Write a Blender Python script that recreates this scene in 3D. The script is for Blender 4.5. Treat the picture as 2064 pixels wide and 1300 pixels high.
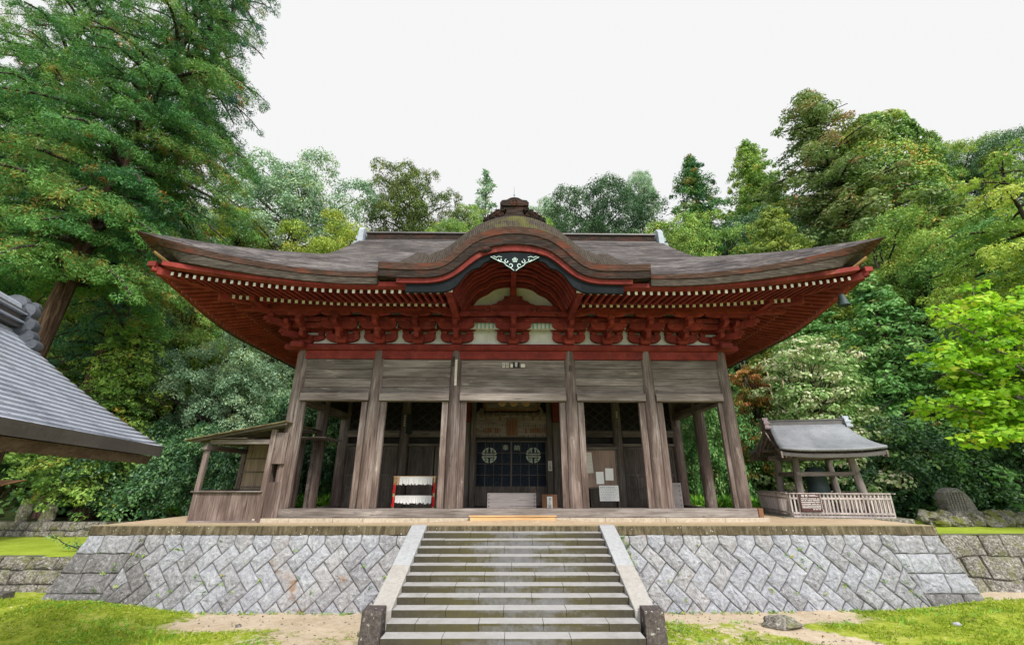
import bpy, math, random
import numpy as np
from mathutils import Vector, Matrix, noise as mnoise

for o in list(bpy.data.objects):
    bpy.data.objects.remove(o)
S = bpy.context.scene
COL = S.collection
R = math.radians

# ------------------------------------------------------------------ camera
cam_d = bpy.data.cameras.new('camera')
cam = bpy.data.objects.new('camera', cam_d)
COL.objects.link(cam)
cam.location = (0, 0, 3.45)
cam.rotation_euler = (R(90 + 20.21), 0, 0)
cam_d.sensor_width = 36
cam_d.lens = 865 / 2064 * 36
cam_d.shift_x = -0.001
cam_d.clip_end = 1500
S.camera = cam

# ------------------------------------------------------------------ overcast sky and soft sun
W = bpy.data.worlds.new('World')
S.world = W
W.use_nodes = True
nt = W.node_tree
nt.nodes.clear()
out = nt.nodes.new('ShaderNodeOutputWorld')
bg = nt.nodes.new('ShaderNodeBackground')
tc = nt.nodes.new('ShaderNodeTexCoord')
dp = nt.nodes.new('ShaderNodeVectorMath'); dp.operation = 'DOT_PRODUCT'
dp.inputs[1].default_value = Vector((0.12, -0.66, 0.74)).normalized()
mr = nt.nodes.new('ShaderNodeMapRange')
mr.inputs[1].default_value = 0.30; mr.inputs[2].default_value = 0.95
mr.inputs[3].default_value = 0.0; mr.inputs[4].default_value = 1.0
mx = nt.nodes.new('ShaderNodeMix'); mx.data_type = 'RGBA'
mx.inputs[6].default_value = (0.925, 0.927, 0.932, 1)
mx.inputs[7].default_value = (2.3, 2.33, 2.42, 1)
nt.links.new(tc.outputs['Generated'], dp.inputs[0])
nt.links.new(dp.outputs['Value'], mr.inputs[0])
nt.links.new(mr.outputs[0], mx.inputs[0])
nt.links.new(mx.outputs[2], bg.inputs[0])
bg.inputs[1].default_value = 1.0
nt.links.new(bg.outputs[0], out.inputs[0])

sd = bpy.data.lights.new('sun', 'SUN')
sd.energy = 3.8; sd.angle = R(11); sd.color = (1.0, 0.95, 0.86)
sun = bpy.data.objects.new('sun', sd); COL.objects.link(sun)
sun.location = (15, -25, 40)
sun.rotation_euler = (R(47), 0, R(24))

S.view_settings.view_transform = 'Standard'
S.view_settings.look = 'None'
S.view_settings.exposure = 0
S.view_settings.gamma = 1
S.render.engine = 'CYCLES'
S.cycles.max_bounces = 6
S.cycles.diffuse_bounces = 4
S.cycles.glossy_bounces = 2
S.cycles.transmission_bounces = 4
S.cycles.transparent_max_bounces = 4

# ------------------------------------------------------------------ object helpers
WL = {}

def thing(name, label, cat, loc, group=None):
    o = bpy.data.objects.new(name, None)
    o.empty_display_size = 0.3
    COL.objects.link(o)
    o.location = loc
    WL[o.name] = Vector(loc)
    o['label'] = label; o['category'] = cat
    if group: o['group'] = group
    return o

def tag(o, label, cat, group=None):
    o['label'] = label; o['category'] = cat
    if group: o['group'] = group
    return o

def set_parent(o, p):
    o.parent = p
    o.matrix_parent_inverse = Matrix.Translation(-WL[p.name])

def copy_thing(root, loc, rotz=0, scale=(1, 1, 1), label=None, mats=None):
    r = root.copy(); COL.objects.link(r)
    r.location = loc; r.rotation_euler = (0, 0, rotz); r.scale = scale
    WL[r.name] = Vector(loc)
    if label: r['label'] = label
    for ch in list(root.children):
        c = ch.copy(); COL.objects.link(c); c.parent = r
        if mats:
            for i, m in enumerate(mats.get(ch.name.split('.')[0], [])):
                c.material_slots[i].link = 'OBJECT'
                c.material_slots[i].material = m
    return r

class MB:
    def __init__(s):
        s.v = []; s.f = []; s.m = []
    def add(s, v, f, m=0):
        n = len(s.v)
        s.v.extend([tuple(p) for p in v])
        for q in f:
            s.f.append(tuple(i + n for i in q)); s.m.append(m)
        return s
    def hexa(s, p, m=0):
        return s.add(p, [(0, 3, 2, 1), (4, 5, 6, 7), (0, 1, 5, 4), (1, 2, 6, 5), (2, 3, 7, 6), (3, 0, 4, 7)], m)
    def box(s, x0, x1, y0, y1, z0, z1, m=0):
        return s.hexa([(x0, y0, z0), (x1, y0, z0), (x1, y1, z0), (x0, y1, z0),
                       (x0, y0, z1), (x1, y0, z1), (x1, y1, z1), (x0, y1, z1)], m)
    def bar(s, a, b, w, h, m=0, up=(0, 0, 1)):
        a = Vector(a); b = Vector(b); d = (b - a).normalized()
        u = Vector(up)
        if abs(d.dot(u)) > 0.98: u = Vector((0, 1, 0))
        x = d.cross(u).normalized() * (w / 2); z = x.cross(d).normalized() * (h / 2)
        return s.hexa([a - x - z, a + x - z, b + x - z, b - x - z, a - x + z, a + x + z, b + x + z, b - x + z], m)
    def prism(s, pts, axis, a, b, m=0):
        def P(u, w, t):
            return (t, u, w) if axis == 'x' else ((u, t, w) if axis == 'y' else (u, w, t))
        n = len(pts)
        v = [P(u, w, a) for u, w in pts] + [P(u, w, b) for u, w in pts]
        f = [tuple(range(n)), tuple(range(2 * n - 1, n - 1, -1))]
        for i in range(n):
            j = (i + 1) % n
            f.append((i, i + n, j + n, j))
        return s.add(v, f, m)
    def tube(s, path, rad, n=8, m=0, cap=True, jit=0, rng=None):
        path = [Vector(p) for p in path]
        if not hasattr(rad, '__len__'): rad = [rad] * len(path)
        v = []; f = []
        ref = Vector((0.3, 1, 0.2)).normalized()
        for i, p in enumerate(path):
            d = (path[min(i + 1, len(path) - 1)] - path[max(i - 1, 0)]).normalized()
            x = d.cross(ref)
            if x.length < 0.1: x = d.cross(Vector((1, 0, 0)))
            x.normalize(); y = d.cross(x)
            for k in range(n):
                a = 2 * math.pi * k / n
                r = rad[i] * (1 + (rng.uniform(-jit, jit) if jit else 0))
                v.append(p + x * (r * math.cos(a)) + y * (r * math.sin(a)))
        for i in range(len(path) - 1):
            for k in range(n):
                k2 = (k + 1) % n
                f.append((i * n + k, i * n + k2, (i + 1) * n + k2, (i + 1) * n + k))
        if cap:
            f.append(tuple(range(n - 1, -1, -1)))
            f.append(tuple((len(path) - 1) * n + k for k in range(n)))
        return s.add(v, f, m)
    def lathe(s, prof, c=(0, 0, 0), n=20, m=0):
        v = []; f = []
        for r, z in prof:
            for k in range(n):
                a = 2 * math.pi * k / n
                v.append((c[0] + r * math.cos(a), c[1] + r * math.sin(a), c[2] + z))
        for i in range(len(prof) - 1):
            for k in range(n):
                k2 = (k + 1) % n
                f.append((i * n + k, i * n + k2, (i + 1) * n + k2, (i + 1) * n + k))
        f.append(tuple(range(n - 1, -1, -1)))
        f.append(tuple((len(prof) - 1) * n + k for k in range(n)))
        return s.add(v, f, m)
    def loft(s, secs, m=0, closed=True, cap=True):
        n = len(secs[0]); v = []; f = []
        for q in secs: v.extend(q)
        for i in range(len(secs) - 1):
            for k in range(n if closed else n - 1):
                k2 = (k + 1) % n
                f.append((i * n + k, i * n + k2, (i + 1) * n + k2, (i + 1) * n + k))
        if closed and cap:
            f.append(tuple(range(n - 1, -1, -1)))
            f.append(tuple((len(secs) - 1) * n + k for k in range(n)))
        return s.add(v, f, m)
    def ball(s, c, r, m=0, n=8, k=6, jit=0, rng=None):
        r = r if hasattr(r, '__len__') else (r, r, r)
        v = []; f = []
        for i in range(k + 1):
            t = math.pi * i / k
            for j in range(n):
                a = 2 * math.pi * j / n
                q = 1 + (rng.uniform(-jit, jit) if jit else 0)
                v.append((c[0] + r[0] * q * math.sin(t) * math.cos(a), c[1] + r[1] * q * math.sin(t) * math.sin(a), c[2] + r[2] * q * math.cos(t)))
        for i in range(k):
            for j in range(n):
                j2 = (j + 1) % n
                f.append((i * n + j, (i + 1) * n + j, (i + 1) * n + j2, i * n + j2))
        return s.add(v, f, m)
    def build(s, name, mats, parent=None, smooth=False, bevel=0, segs=1, base=False, fix=True):
        if not isinstance(mats, (list, tuple)): mats = [mats]
        a = np.array(s.v, dtype=float)
        lo = a.min(0); hi = a.max(0); c = (lo + hi) / 2
        if parent is None or base: c[2] = lo[2]
        me = bpy.data.meshes.new(name)
        me.from_pydata((a - c).tolist(), [], s.f)
        if fix:
            import bmesh
            bm = bmesh.new(); bm.from_mesh(me)
            bmesh.ops.recalc_face_normals(bm, faces=bm.faces)
            bm.to_mesh(me); bm.free()
        for m in mats: me.materials.append(m)
        me.polygons.foreach_set('material_index', s.m)
        if smooth:
            me.polygons.foreach_set('use_smooth', [True] * len(me.polygons))
            if smooth != 'all':
                me.set_sharp_from_angle(angle=R(40))
        me.update()
        o = bpy.data.objects.new(name, me)
        COL.objects.link(o)
        o.location = c
        WL[o.name] = Vector(c)
        if parent is not None: set_parent(o, parent)
        if bevel:
            b = o.modifiers.new('bevel', 'BEVEL'); b.width = bevel; b.segments = segs
            b.limit_method = 'ANGLE'; b.angle_limit = R(40)
            b.use_clamp_overlap = True
        return o

def structure(o):
    o['kind'] = 'structure'
    return o

def text_part(name, body, mat, parent, loc, size, vertical=False, rot=(R(90), 0, 0), depth=0.002, sx=1.0, bold=0.0):
    cu = bpy.data.curves.new(name, 'FONT')
    cu.body = '\n'.join(body) if vertical else body
    cu.size = size; cu.extrude = depth; cu.align_x = 'CENTER'; cu.align_y = 'CENTER'
    cu.space_line = 0.9; cu.offset = bold
    t = bpy.data.objects.new(name + '_curve', cu)
    COL.objects.link(t)
    dg = bpy.context.evaluated_depsgraph_get()
    me = bpy.data.meshes.new_from_object(t.evaluated_get(dg))
    bpy.data.objects.remove(t)
    me.name = name
    me.materials.clear(); me.materials.append(mat)
    o = bpy.data.objects.new(name, me); COL.objects.link(o)
    o.location = loc; o.rotation_euler = rot; o.scale = (sx, 1, 1)
    WL[o.name] = Vector(loc)
    if parent is not None: set_parent(o, parent)
    return o
# ------------------------------------------------------------------ materials
class NT:
    def __init__(s, name):
        s.m = bpy.data.materials.new(name); s.m.use_nodes = True
        s.t = s.m.node_tree; s.t.nodes.clear()
        s.o = s.n('ShaderNodeOutputMaterial')
        s.b = s.n('ShaderNodeBsdfPrincipled')
        s.l(s.b.outputs[0], s.o.inputs[0])
        s.b.inputs['Specular IOR Level'].default_value = 0.25
    def n(s, k): return s.t.nodes.new(k)
    def l(s, a, b): s.t.links.new(a, b)
    def put(s, sock, v):
        if hasattr(v, 'is_linked') or hasattr(v, 'links'): s.l(v, sock)
        elif hasattr(v, '__len__') and len(v) == 3 and sock.type == 'RGBA': sock.default_value = (*v, 1)
        else: sock.default_value = v
    def obj(s, rnd=True):
        c = s.n('ShaderNodeTexCoord').outputs['Object']
        if not rnd: return c
        oi = s.n('ShaderNodeObjectInfo')
        v = s.n('ShaderNodeVectorMath'); v.operation = 'MULTIPLY'
        cx = s.n('ShaderNodeCombineXYZ')
        for i in range(3): s.l(oi.outputs['Random'], cx.inputs[i])
        s.l(cx.outputs[0], v.inputs[0]); v.inputs[1].default_value = (37, 53, 71)
        a = s.n('ShaderNodeVectorMath'); a.operation = 'ADD'
        s.l(c, a.inputs[0]); s.l(v.outputs[0], a.inputs[1])
        return a.outputs[0]
    def pos(s): return s.n('ShaderNodeNewGeometry').outputs['Position']
    def nrm(s): return s.n('ShaderNodeNewGeometry').outputs['Normal']
    def sep(s, v, i):
        x = s.n('ShaderNodeSeparateXYZ'); s.l(v, x.inputs[0]); return x.outputs[i]
    def scl(s, v, k):
        m = s.n('ShaderNodeVectorMath'); m.operation = 'MULTIPLY'
        s.l(v, m.inputs[0]); m.inputs[1].default_value = k; return m.outputs[0]
    def noise(s, v, sc, det=4, ro=0.55, dist=0.0):
        n = s.n('ShaderNodeTexNoise'); s.l(v, n.inputs['Vector'])
        n.inputs['Scale'].default_value = sc; n.inputs['Detail'].default_value = det
        n.inputs['Roughness'].default_value = ro; n.inputs['Distortion'].default_value = dist
        return n.outputs['Fac']
    def vor(s, v, sc, feat='F1', out='Distance'):
        n = s.n('ShaderNodeTexVoronoi'); s.l(v, n.inputs['Vector']); n.feature = feat
        n.inputs['Scale'].default_value = sc
        return n.outputs[out]
    def rng(s, f, a, b, c=0.0, d=1.0):
        n = s.n('ShaderNodeMapRange'); s.put(n.inputs[0], f)
        n.inputs[1].default_value = a; n.inputs[2].default_value = b
        n.inputs[3].default_value = c; n.inputs[4].default_value = d
        return n.outputs[0]
    def math(s, op, a, b=0.0):
        n = s.n('ShaderNodeMath'); n.operation = op
        s.put(n.inputs[0], a); s.put(n.inputs[1], b); return n.outputs[0]
    def ramp(s, f, stops):
        n = s.n('ShaderNodeValToRGB'); s.l(f, n.inputs[0])
        e = n.color_ramp.elements
        while len(e) < len(stops): e.new(0.5)
        for i, (p, c) in enumerate(stops):
            e[i].position = p; e[i].color = (*c, 1)
        return n.outputs[0]
    def mix(s, f, a, b, mode='MIX'):
        n = s.n('ShaderNodeMix'); n.data_type = 'RGBA'; n.blend_type = mode
        s.put(n.inputs[0], f); s.put(n.inputs[6], a); s.put(n.inputs[7], b)
        return n.outputs[2]
    def vary(s, c, a, b):
        v = s.rng(s.n('ShaderNodeObjectInfo').outputs['Random'], 0, 1, a, b)
        cx = s.n('ShaderNodeCombineXYZ')
        for i in range(3): s.l(v, cx.inputs[i])
        n = s.n('ShaderNodeMix'); n.data_type = 'RGBA'; n.blend_type = 'MULTIPLY'; n.inputs[0].default_value = 1
        s.put(n.inputs[6], c); s.l(cx.outputs[0], n.inputs[7]); return n.outputs[2]
    def bump(s, h, st=0.4, dist=0.02):
        n = s.n('ShaderNodeBump'); s.l(h, n.inputs['Height'])
        n.inputs['Strength'].default_value = st; n.inputs['Distance'].default_value = dist
        s.l(n.outputs[0], s.b.inputs['Normal'])
    def done(s, col, rough=0.85, spec=None):
        s.put(s.b.inputs['Base Color'], col); s.put(s.b.inputs['Roughness'], rough)
        if spec is not None: s.b.inputs['Specular IOR Level'].default_value = spec
        return s.m

def wood(name, dark, mid, light, axis, pale=0.25, palecol=(0.42, 0.38, 0.33), fine=22, warm=False):
    t = NT(name)
    co = t.obj()
    k = [1, 1, 1]; k['xyz'.index(axis)] = 0.045
    k2 = [1, 1, 1]; k2['xyz'.index(axis)] = 0.22
    g = t.noise(t.scl(co, k), fine, 7, 0.7, 0.4)
    b = t.noise(t.scl(co, k2), 2.2, 4, 0.6)
    f = t.math('ADD', t.math('MULTIPLY', g, 0.62), t.math('MULTIPLY', b, 0.58))
    c = t.ramp(f, [(0.40, dark), (0.58, mid), (0.80, light)])
    if warm:
        w_ = t.math('ADD', t.sep(t.pos(), 2), t.math('MULTIPLY', b, 3.0))
        c = t.mix(t.rng(w_, 7.2, 5.2, 0, 0.55), c, t.mix(1.0, c, (0.97, 0.83, 0.77), 'MULTIPLY'))
    kn = t.vor(t.scl(co, [q * 1.6 if q < 1 else 1 for q in k2]), 2.6)
    cr = t.math('MAXIMUM', t.rng(t.noise(t.scl(co, k), fine * 0.9, 3, 0.5, 0.2), 0.64, 0.67), t.rng(kn, 0.07, 0.04))
    c = t.mix(t.math('MULTIPLY', cr, 0.55), c, tuple(x * 0.35 for x in dark))
    p = t.rng(t.noise(t.scl(co, k2), 3.1, 6, 0.75), 0.60, 0.70)
    p = t.math('MULTIPLY', t.math('MULTIPLY', p, t.rng(g, 0.35, 0.6)), pale * 3)
    c = t.mix(p, c, palecol)
    c = t.vary(c, 0.78, 1.2)
    t.bump(f, 0.5, 0.012)
    return t.done(c, 0.88, 0.15)

WD = dict(dark=(0.048, 0.037, 0.033), mid=(0.119, 0.092, 0.083), light=(0.285, 0.250, 0.233))
m_wood_z = wood('weathered_wood_upright', **WD, axis='z', warm=True)
m_wood_x = wood('weathered_wood_level', dark=(0.052, 0.044, 0.040), mid=(0.142, 0.120, 0.109), light=(0.294, 0.265, 0.249), axis='x', pale=0.3)
m_wood_x2 = wood('darker_weathered_board', dark=(0.040, 0.034, 0.031), mid=(0.104, 0.089, 0.081), light=(0.228, 0.204, 0.191), axis='x', pale=0.25)
m_lintel = wood('pale_weathered_lintel', dark=(0.085, 0.07, 0.062), mid=(0.21, 0.175, 0.16), light=(0.38, 0.335, 0.31), axis='x', pale=0.3)
m_votive = wood('papered_votive_board', (0.09, 0.07, 0.055), (0.19, 0.155, 0.125), (0.30, 0.26, 0.215), 'x', 0.2)
m_wood_y = wood('weathered_wood_deep', **WD, axis='y')
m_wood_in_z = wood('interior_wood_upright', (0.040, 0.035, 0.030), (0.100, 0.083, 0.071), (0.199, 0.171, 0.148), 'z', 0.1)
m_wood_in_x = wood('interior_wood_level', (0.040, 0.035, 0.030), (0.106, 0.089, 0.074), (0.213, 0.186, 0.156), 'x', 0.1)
m_wood_tan = wood('fresh_tan_wood', (0.30, 0.18, 0.085), (0.44, 0.28, 0.14), (0.56, 0.38, 0.20), 'x', 0.05)
m_wood_brown = wood('brown_plaque_wood', (0.09, 0.045, 0.024), (0.16, 0.08, 0.042), (0.24, 0.13, 0.07), 'z', 0.02)
m_wood_pale = wood('pale_grey_plank', (0.20, 0.175, 0.175), (0.30, 0.265, 0.26), (0.40, 0.36, 0.35), 'x', 0.1)
m_wood_post = wood('pale_grey_post_wood', (0.075, 0.063, 0.056), (0.17, 0.148, 0.134), (0.30, 0.27, 0.25), 'z', 0.25)
m_wood_fence = wood('silvery_fence_wood', (0.169, 0.149, 0.144), (0.389, 0.338, 0.321), (0.641, 0.574, 0.540), 'z', 0.3)

def paint(name, c1, c2, c3, rough=0.7, fade=None):
    t = NT(name); co = t.obj()
    a = t.noise(co, 2.0, 5, 0.65); b = t.noise(co, 28, 4, 0.6)
    f = t.math('ADD', t.math('MULTIPLY', a, 0.6), t.math('MULTIPLY', b, 0.4))
    c = t.ramp(f, [(0.35, c1), (0.5, c2), (0.68, c3)])
    if fade:
        fd = t.rng(t.noise(t.scl(co, (1, 1, 0.5)), 3.5, 7, 0.75), 0.56, 0.68)
        c = t.mix(t.math('MULTIPLY', fd, 0.45), c, fade)
        dk = t.rng(t.noise(co, 1.7, 5, 0.7), 0.52, 0.64)
        c = t.mix(t.math('MULTIPLY', dk, 0.5), c, tuple(q * 0.45 for q in c1))
        c = t.vary(c, 0.8, 1.2)
    t.bump(b, 0.2, 0.006)
    return t.done(c, rough, 0.2)
m_lattice = paint('dark_lattice_wood', (0.018, 0.015, 0.013), (0.034, 0.029, 0.025), (0.06, 0.05, 0.043))
m_red = paint('red_ochre_paint', (0.111, 0.017, 0.013), (0.183, 0.025, 0.020), (0.255, 0.043, 0.032), fade=(0.317, 0.118, 0.079))
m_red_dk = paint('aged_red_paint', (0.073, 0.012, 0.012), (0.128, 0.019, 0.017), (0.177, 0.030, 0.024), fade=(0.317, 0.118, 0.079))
m_white = paint('white_lime_paint', (0.48, 0.46, 0.41), (0.70, 0.68, 0.63), (0.80, 0.78, 0.74), fade=(0.35, 0.28, 0.22))
m_plaster = paint('white_plaster', (0.468, 0.468, 0.442), (0.612, 0.612, 0.586), (0.660, 0.660, 0.660))
m_black = paint('black_lacquer_board', (0.004, 0.006, 0.008), (0.007, 0.010, 0.013), (0.014, 0.018, 0.022), 0.9)
m_green = paint('faded_green_paint', (0.13, 0.24, 0.19), (0.20, 0.33, 0.26), (0.30, 0.42, 0.34))
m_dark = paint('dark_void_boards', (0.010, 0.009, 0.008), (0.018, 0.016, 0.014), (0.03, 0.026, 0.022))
m_ink = paint('black_ink', (0.012, 0.012, 0.012), (0.016, 0.016, 0.016), (0.022, 0.022, 0.022))
m_paper = paint('white_paper', (0.66, 0.66, 0.64), (0.74, 0.74, 0.72), (0.80, 0.80, 0.78))
m_paper_aged = paint('aged_paper', (0.42, 0.39, 0.34), (0.52, 0.49, 0.43), (0.6, 0.57, 0.5))
m_grey_ink = paint('grey_print', (0.22, 0.22, 0.22), (0.28, 0.28, 0.28), (0.34, 0.34, 0.34))
m_redcloth = paint('red_cord', (0.42, 0.012, 0.016), (0.55, 0.018, 0.022), (0.62, 0.03, 0.03))
m_signbrown = paint('brown_sign_panel', (0.055, 0.026, 0.024), (0.075, 0.036, 0.032), (0.10, 0.05, 0.045), 0.45)
m_bronze = paint('green_bronze', (0.05, 0.085, 0.085), (0.085, 0.13, 0.13), (0.14, 0.19, 0.18), 0.5)
m_bronze_dk = paint('dark_bronze', (0.02, 0.035, 0.035), (0.035, 0.055, 0.055), (0.06, 0.085, 0.08), 0.5)
m_curtain = paint('navy_curtain', (0.006, 0.010, 0.02), (0.010, 0.016, 0.03), (0.016, 0.024, 0.04))
m_emblem = paint('cream_curtain_mark', (0.40, 0.42, 0.31), (0.52, 0.54, 0.41), (0.62, 0.63, 0.50))
m_greymetal = paint('blue_grey_ridge_metal', (0.20, 0.235, 0.27), (0.29, 0.33, 0.37), (0.40, 0.44, 0.48), 0.5)
m_greymetal_dk = paint('dark_ridge_metal', (0.054, 0.060, 0.075), (0.084, 0.093, 0.111), (0.126, 0.138, 0.156), 0.4)
m_gegyo = paint('pale_green_scroll', (0.42, 0.56, 0.54), (0.55, 0.70, 0.67), (0.65, 0.78, 0.75))

def bark_roof():
    t = NT('bark_shingle_roof'); co = t.obj(False)
    g = t.noise(t.scl(co, (0.10, 0.7, 1.0)), 9, 8, 0.74)
    b = t.noise(co, 0.55, 5, 0.65)
    wv = t.n('ShaderNodeTexWave'); t.l(co, wv.inputs['Vector']); wv.bands_direction = 'Z'
    wv.inputs['Scale'].default_value = 2.6; wv.inputs['Distortion'].default_value = 2.2
    wv.inputs['Detail'].default_value = 3; wv.inputs['Detail Scale'].default_value = 2.5
    f = t.math('ADD', t.math('MULTIPLY', g, 0.8), t.math('MULTIPLY', b, 0.3))
    f = t.math('ADD', f, t.math('MULTIPLY', wv.outputs['Fac'], 0.12))
    c = t.ramp(f, [(0.50, (0.018, 0.0155, 0.0155)), (0.60, (0.055, 0.048, 0.048)), (0.68, (0.115, 0.103, 0.10)), (0.78, (0.24, 0.22, 0.21))])
    mo = t.rng(t.noise(co, 0.9, 6, 0.7), 0.57, 0.70)
    c = t.mix(t.math('MULTIPLY', mo, 0.35), c, (0.10, 0.088, 0.038))
    t.bump(f, 0.8, 0.04)
    return t.done(c, 0.95, 0.1)
m_roof = bark_roof()

def kara_top():
    t = NT('ribbed_bark_roof'); co = t.obj(False)
    wv = t.n('ShaderNodeTexWave'); t.l(co, wv.inputs['Vector']); wv.bands_direction = 'X'
    wv.inputs['Scale'].default_value = 4.6; wv.inputs['Distortion'].default_value = 0.6; wv.inputs['Detail'].default_value = 2
    g = t.noise(t.scl(co, (3, 0.3, 0.5)), 6, 7, 0.7)
    f = t.math('ADD', t.math('MULTIPLY', wv.outputs['Fac'], 0.15), t.math('MULTIPLY', g, 0.75))
    c = t.ramp(f, [(0.36, (0.027, 0.021, 0.017)), (0.60, (0.076, 0.062, 0.050)), (0.9, (0.160, 0.134, 0.108))])
    up = t.rng(t.math('ABSOLUTE', t.sep(co, 0)), 0.3, 2.2, 1, 0)
    mo = t.math('MULTIPLY', t.rng(t.noise(co, 1.6, 6, 0.7), 0.46, 0.64), up)
    c = t.mix(t.math('MULTIPLY', mo, 0.6), c, (0.10, 0.105, 0.022))
    t.bump(f, 0.7, 0.03)
    return t.done(c, 0.95, 0.1)
m_kara = kara_top()

def edge_bark(name, a, b, c_, redmix):
    t = NT(name); co = t.obj(False)
    g = t.noise(t.scl(co, (0.35, 1, 5)), 7, 7, 0.7)
    c = t.ramp(g, [(0.36, a), (0.52, b), (0.7, c_)])
    r = t.rng(t.noise(t.scl(co, (0.4, 1, 1.5)), 2.3, 6, 0.7), 0.50, 0.60)
    c = t.mix(t.math('MULTIPLY', r, redmix), c, (0.15, 0.042, 0.024))
    t.bump(g, 0.6, 0.02)
    return t.done(c, 0.95, 0.1)
m_edge1 = edge_bark('red_brown_bark_edge', (0.027, 0.017, 0.013), (0.065, 0.038, 0.029), (0.130, 0.093, 0.076), 0.55)
m_edge2 = edge_bark('grey_bark_edge', (0.026, 0.021, 0.018), (0.063, 0.054, 0.045), (0.140, 0.126, 0.105), 0.05)
m_edge3 = edge_bark('dark_bark_edge', (0.012, 0.009, 0.008), (0.032, 0.024, 0.021), (0.074, 0.063, 0.055), 0.2)

def stone(name, a, b, c_, spk=120, orange=0.0, lichen=0.0, bumpd=0.055, lcol=(0.6, 0.6, 0.55), moss=0.0):
    t = NT(name); co = t.obj()
    g = t.noise(co, 10, 8, 0.74); s_ = t.noise(co, spk, 2, 0.5); l = t.noise(co, 0.9, 4, 0.6)
    f = t.math('ADD', t.math('ADD', t.math('MULTIPLY', g, 0.55), t.math('MULTIPLY', s_, 0.30)), t.math('MULTIPLY', l, 0.17))
    c = t.ramp(f, [(0.38, a), (0.52, b), (0.66, c_)])
    if orange:
        o_ = t.math('MULTIPLY', t.rng(t.noise(co, 1.3, 5, 0.65), 0.57, 0.68), orange)
        c = t.mix(o_, c, (0.32, 0.18, 0.085))
    if moss:
        mo = t.math('MULTIPLY', t.rng(t.noise(co, 2.2, 6, 0.7), 0.48, 0.60), moss)
        c = t.mix(mo, c, (0.13, 0.14, 0.025))
    if lichen:
        li = t.math('MULTIPLY', t.rng(t.noise(co, 9, 5, 0.7), 0.60, 0.66), lichen)
        c = t.mix(li, c, lcol)
    t.bump(t.math('ADD', t.math('MULTIPLY', g, 1.0), t.math('MULTIPLY', s_, 0.25)), 1.0, bumpd)
    return t.done(c, 0.9, 0.2)
m_granite = stone('rough_granite', (0.159, 0.163, 0.182), (0.328, 0.337, 0.375), (0.548, 0.562, 0.561), 70, 0.0)
m_granite_o = stone('rust_tinted_granite', (0.159, 0.158, 0.165), (0.328, 0.327, 0.342), (0.548, 0.543, 0.561), 70, 0.7)
m_granite_m = stone('mid_grey_granite', (0.122, 0.121, 0.129), (0.272, 0.272, 0.290), (0.488, 0.494, 0.525), 60, 0.0, 0.2, 0.05)
m_granite_d = stone('dark_lichened_granite', (0.059, 0.055, 0.057), (0.149, 0.143, 0.144), (0.309, 0.308, 0.312), 50, 0.0, 0.55, 0.03, (0.533, 0.550, 0.544))
m_grout = stone('joint_mortar', (0.06, 0.055, 0.05), (0.11, 0.10, 0.09), (0.17, 0.155, 0.14), 60)
m_slab = stone('smooth_stringer_granite', (0.251, 0.260, 0.274), (0.344, 0.353, 0.367), (0.419, 0.428, 0.442), 150, 0.0, 0, 0.004)
m_slab2 = stone('cream_stringer_granite', (0.258, 0.242, 0.222), (0.344, 0.328, 0.309), (0.406, 0.391, 0.371), 150, 0.0, 0, 0.004)
m_basestone = stone('cream_base_stone', (0.26, 0.21, 0.15), (0.42, 0.36, 0.28), (0.54, 0.49, 0.41), 60, 0.15, 0, 0.008)
m_rubble = stone('lichened_rubble', (0.06, 0.055, 0.045), (0.18, 0.165, 0.145), (0.40, 0.385, 0.36), 20, 0.0, 0.65, 0.05, (0.55, 0.55, 0.52), 0.6)
m_mossrock = stone('mossy_rock', (0.07, 0.065, 0.045), (0.17, 0.16, 0.13), (0.36, 0.35, 0.32), 20, 0.0, 0.45, 0.05, (0.55, 0.55, 0.52), 1.0)
m_monu = stone('dark_monument_stone', (0.06, 0.057, 0.052), (0.13, 0.123, 0.113), (0.23, 0.22, 0.20), 40, 0.0, 0.25, 0.02, (0.3, 0.32, 0.27))
m_newel = stone('dark_newel_stone', (0.035, 0.028, 0.027), (0.075, 0.062, 0.058), (0.15, 0.13, 0.12), 30, 0.0, 0.9, 0.012, (0.42, 0.42, 0.38))

def coping_mat():
    t = NT('stained_coping_stone'); co = t.obj()
    g = t.noise(t.scl(co, (1.6, 1, 0.35)), 5, 7, 0.7); s_ = t.noise(co, 60, 2, 0.5)
    f = t.math('ADD', t.math('MULTIPLY', g, 0.75), t.math('MULTIPLY', s_, 0.25))
    c = t.ramp(f, [(0.35, (0.030, 0.024, 0.015)), (0.5, (0.085, 0.069, 0.041)), (0.66, (0.20, 0.17, 0.115))])
    li = t.rng(t.vor(co, 9), 0.14, 0.10)
    li = t.math('MULTIPLY', li, t.rng(t.noise(co, 1.3, 3, 0.5), 0.50, 0.58))
    c = t.mix(li, c, (0.55, 0.55, 0.5))
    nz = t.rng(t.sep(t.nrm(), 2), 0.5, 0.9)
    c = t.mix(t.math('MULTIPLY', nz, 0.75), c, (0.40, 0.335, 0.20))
    t.bump(f, 0.5, 0.012)
    return t.done(c, 0.92, 0.15)
m_coping = coping_mat()

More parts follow.
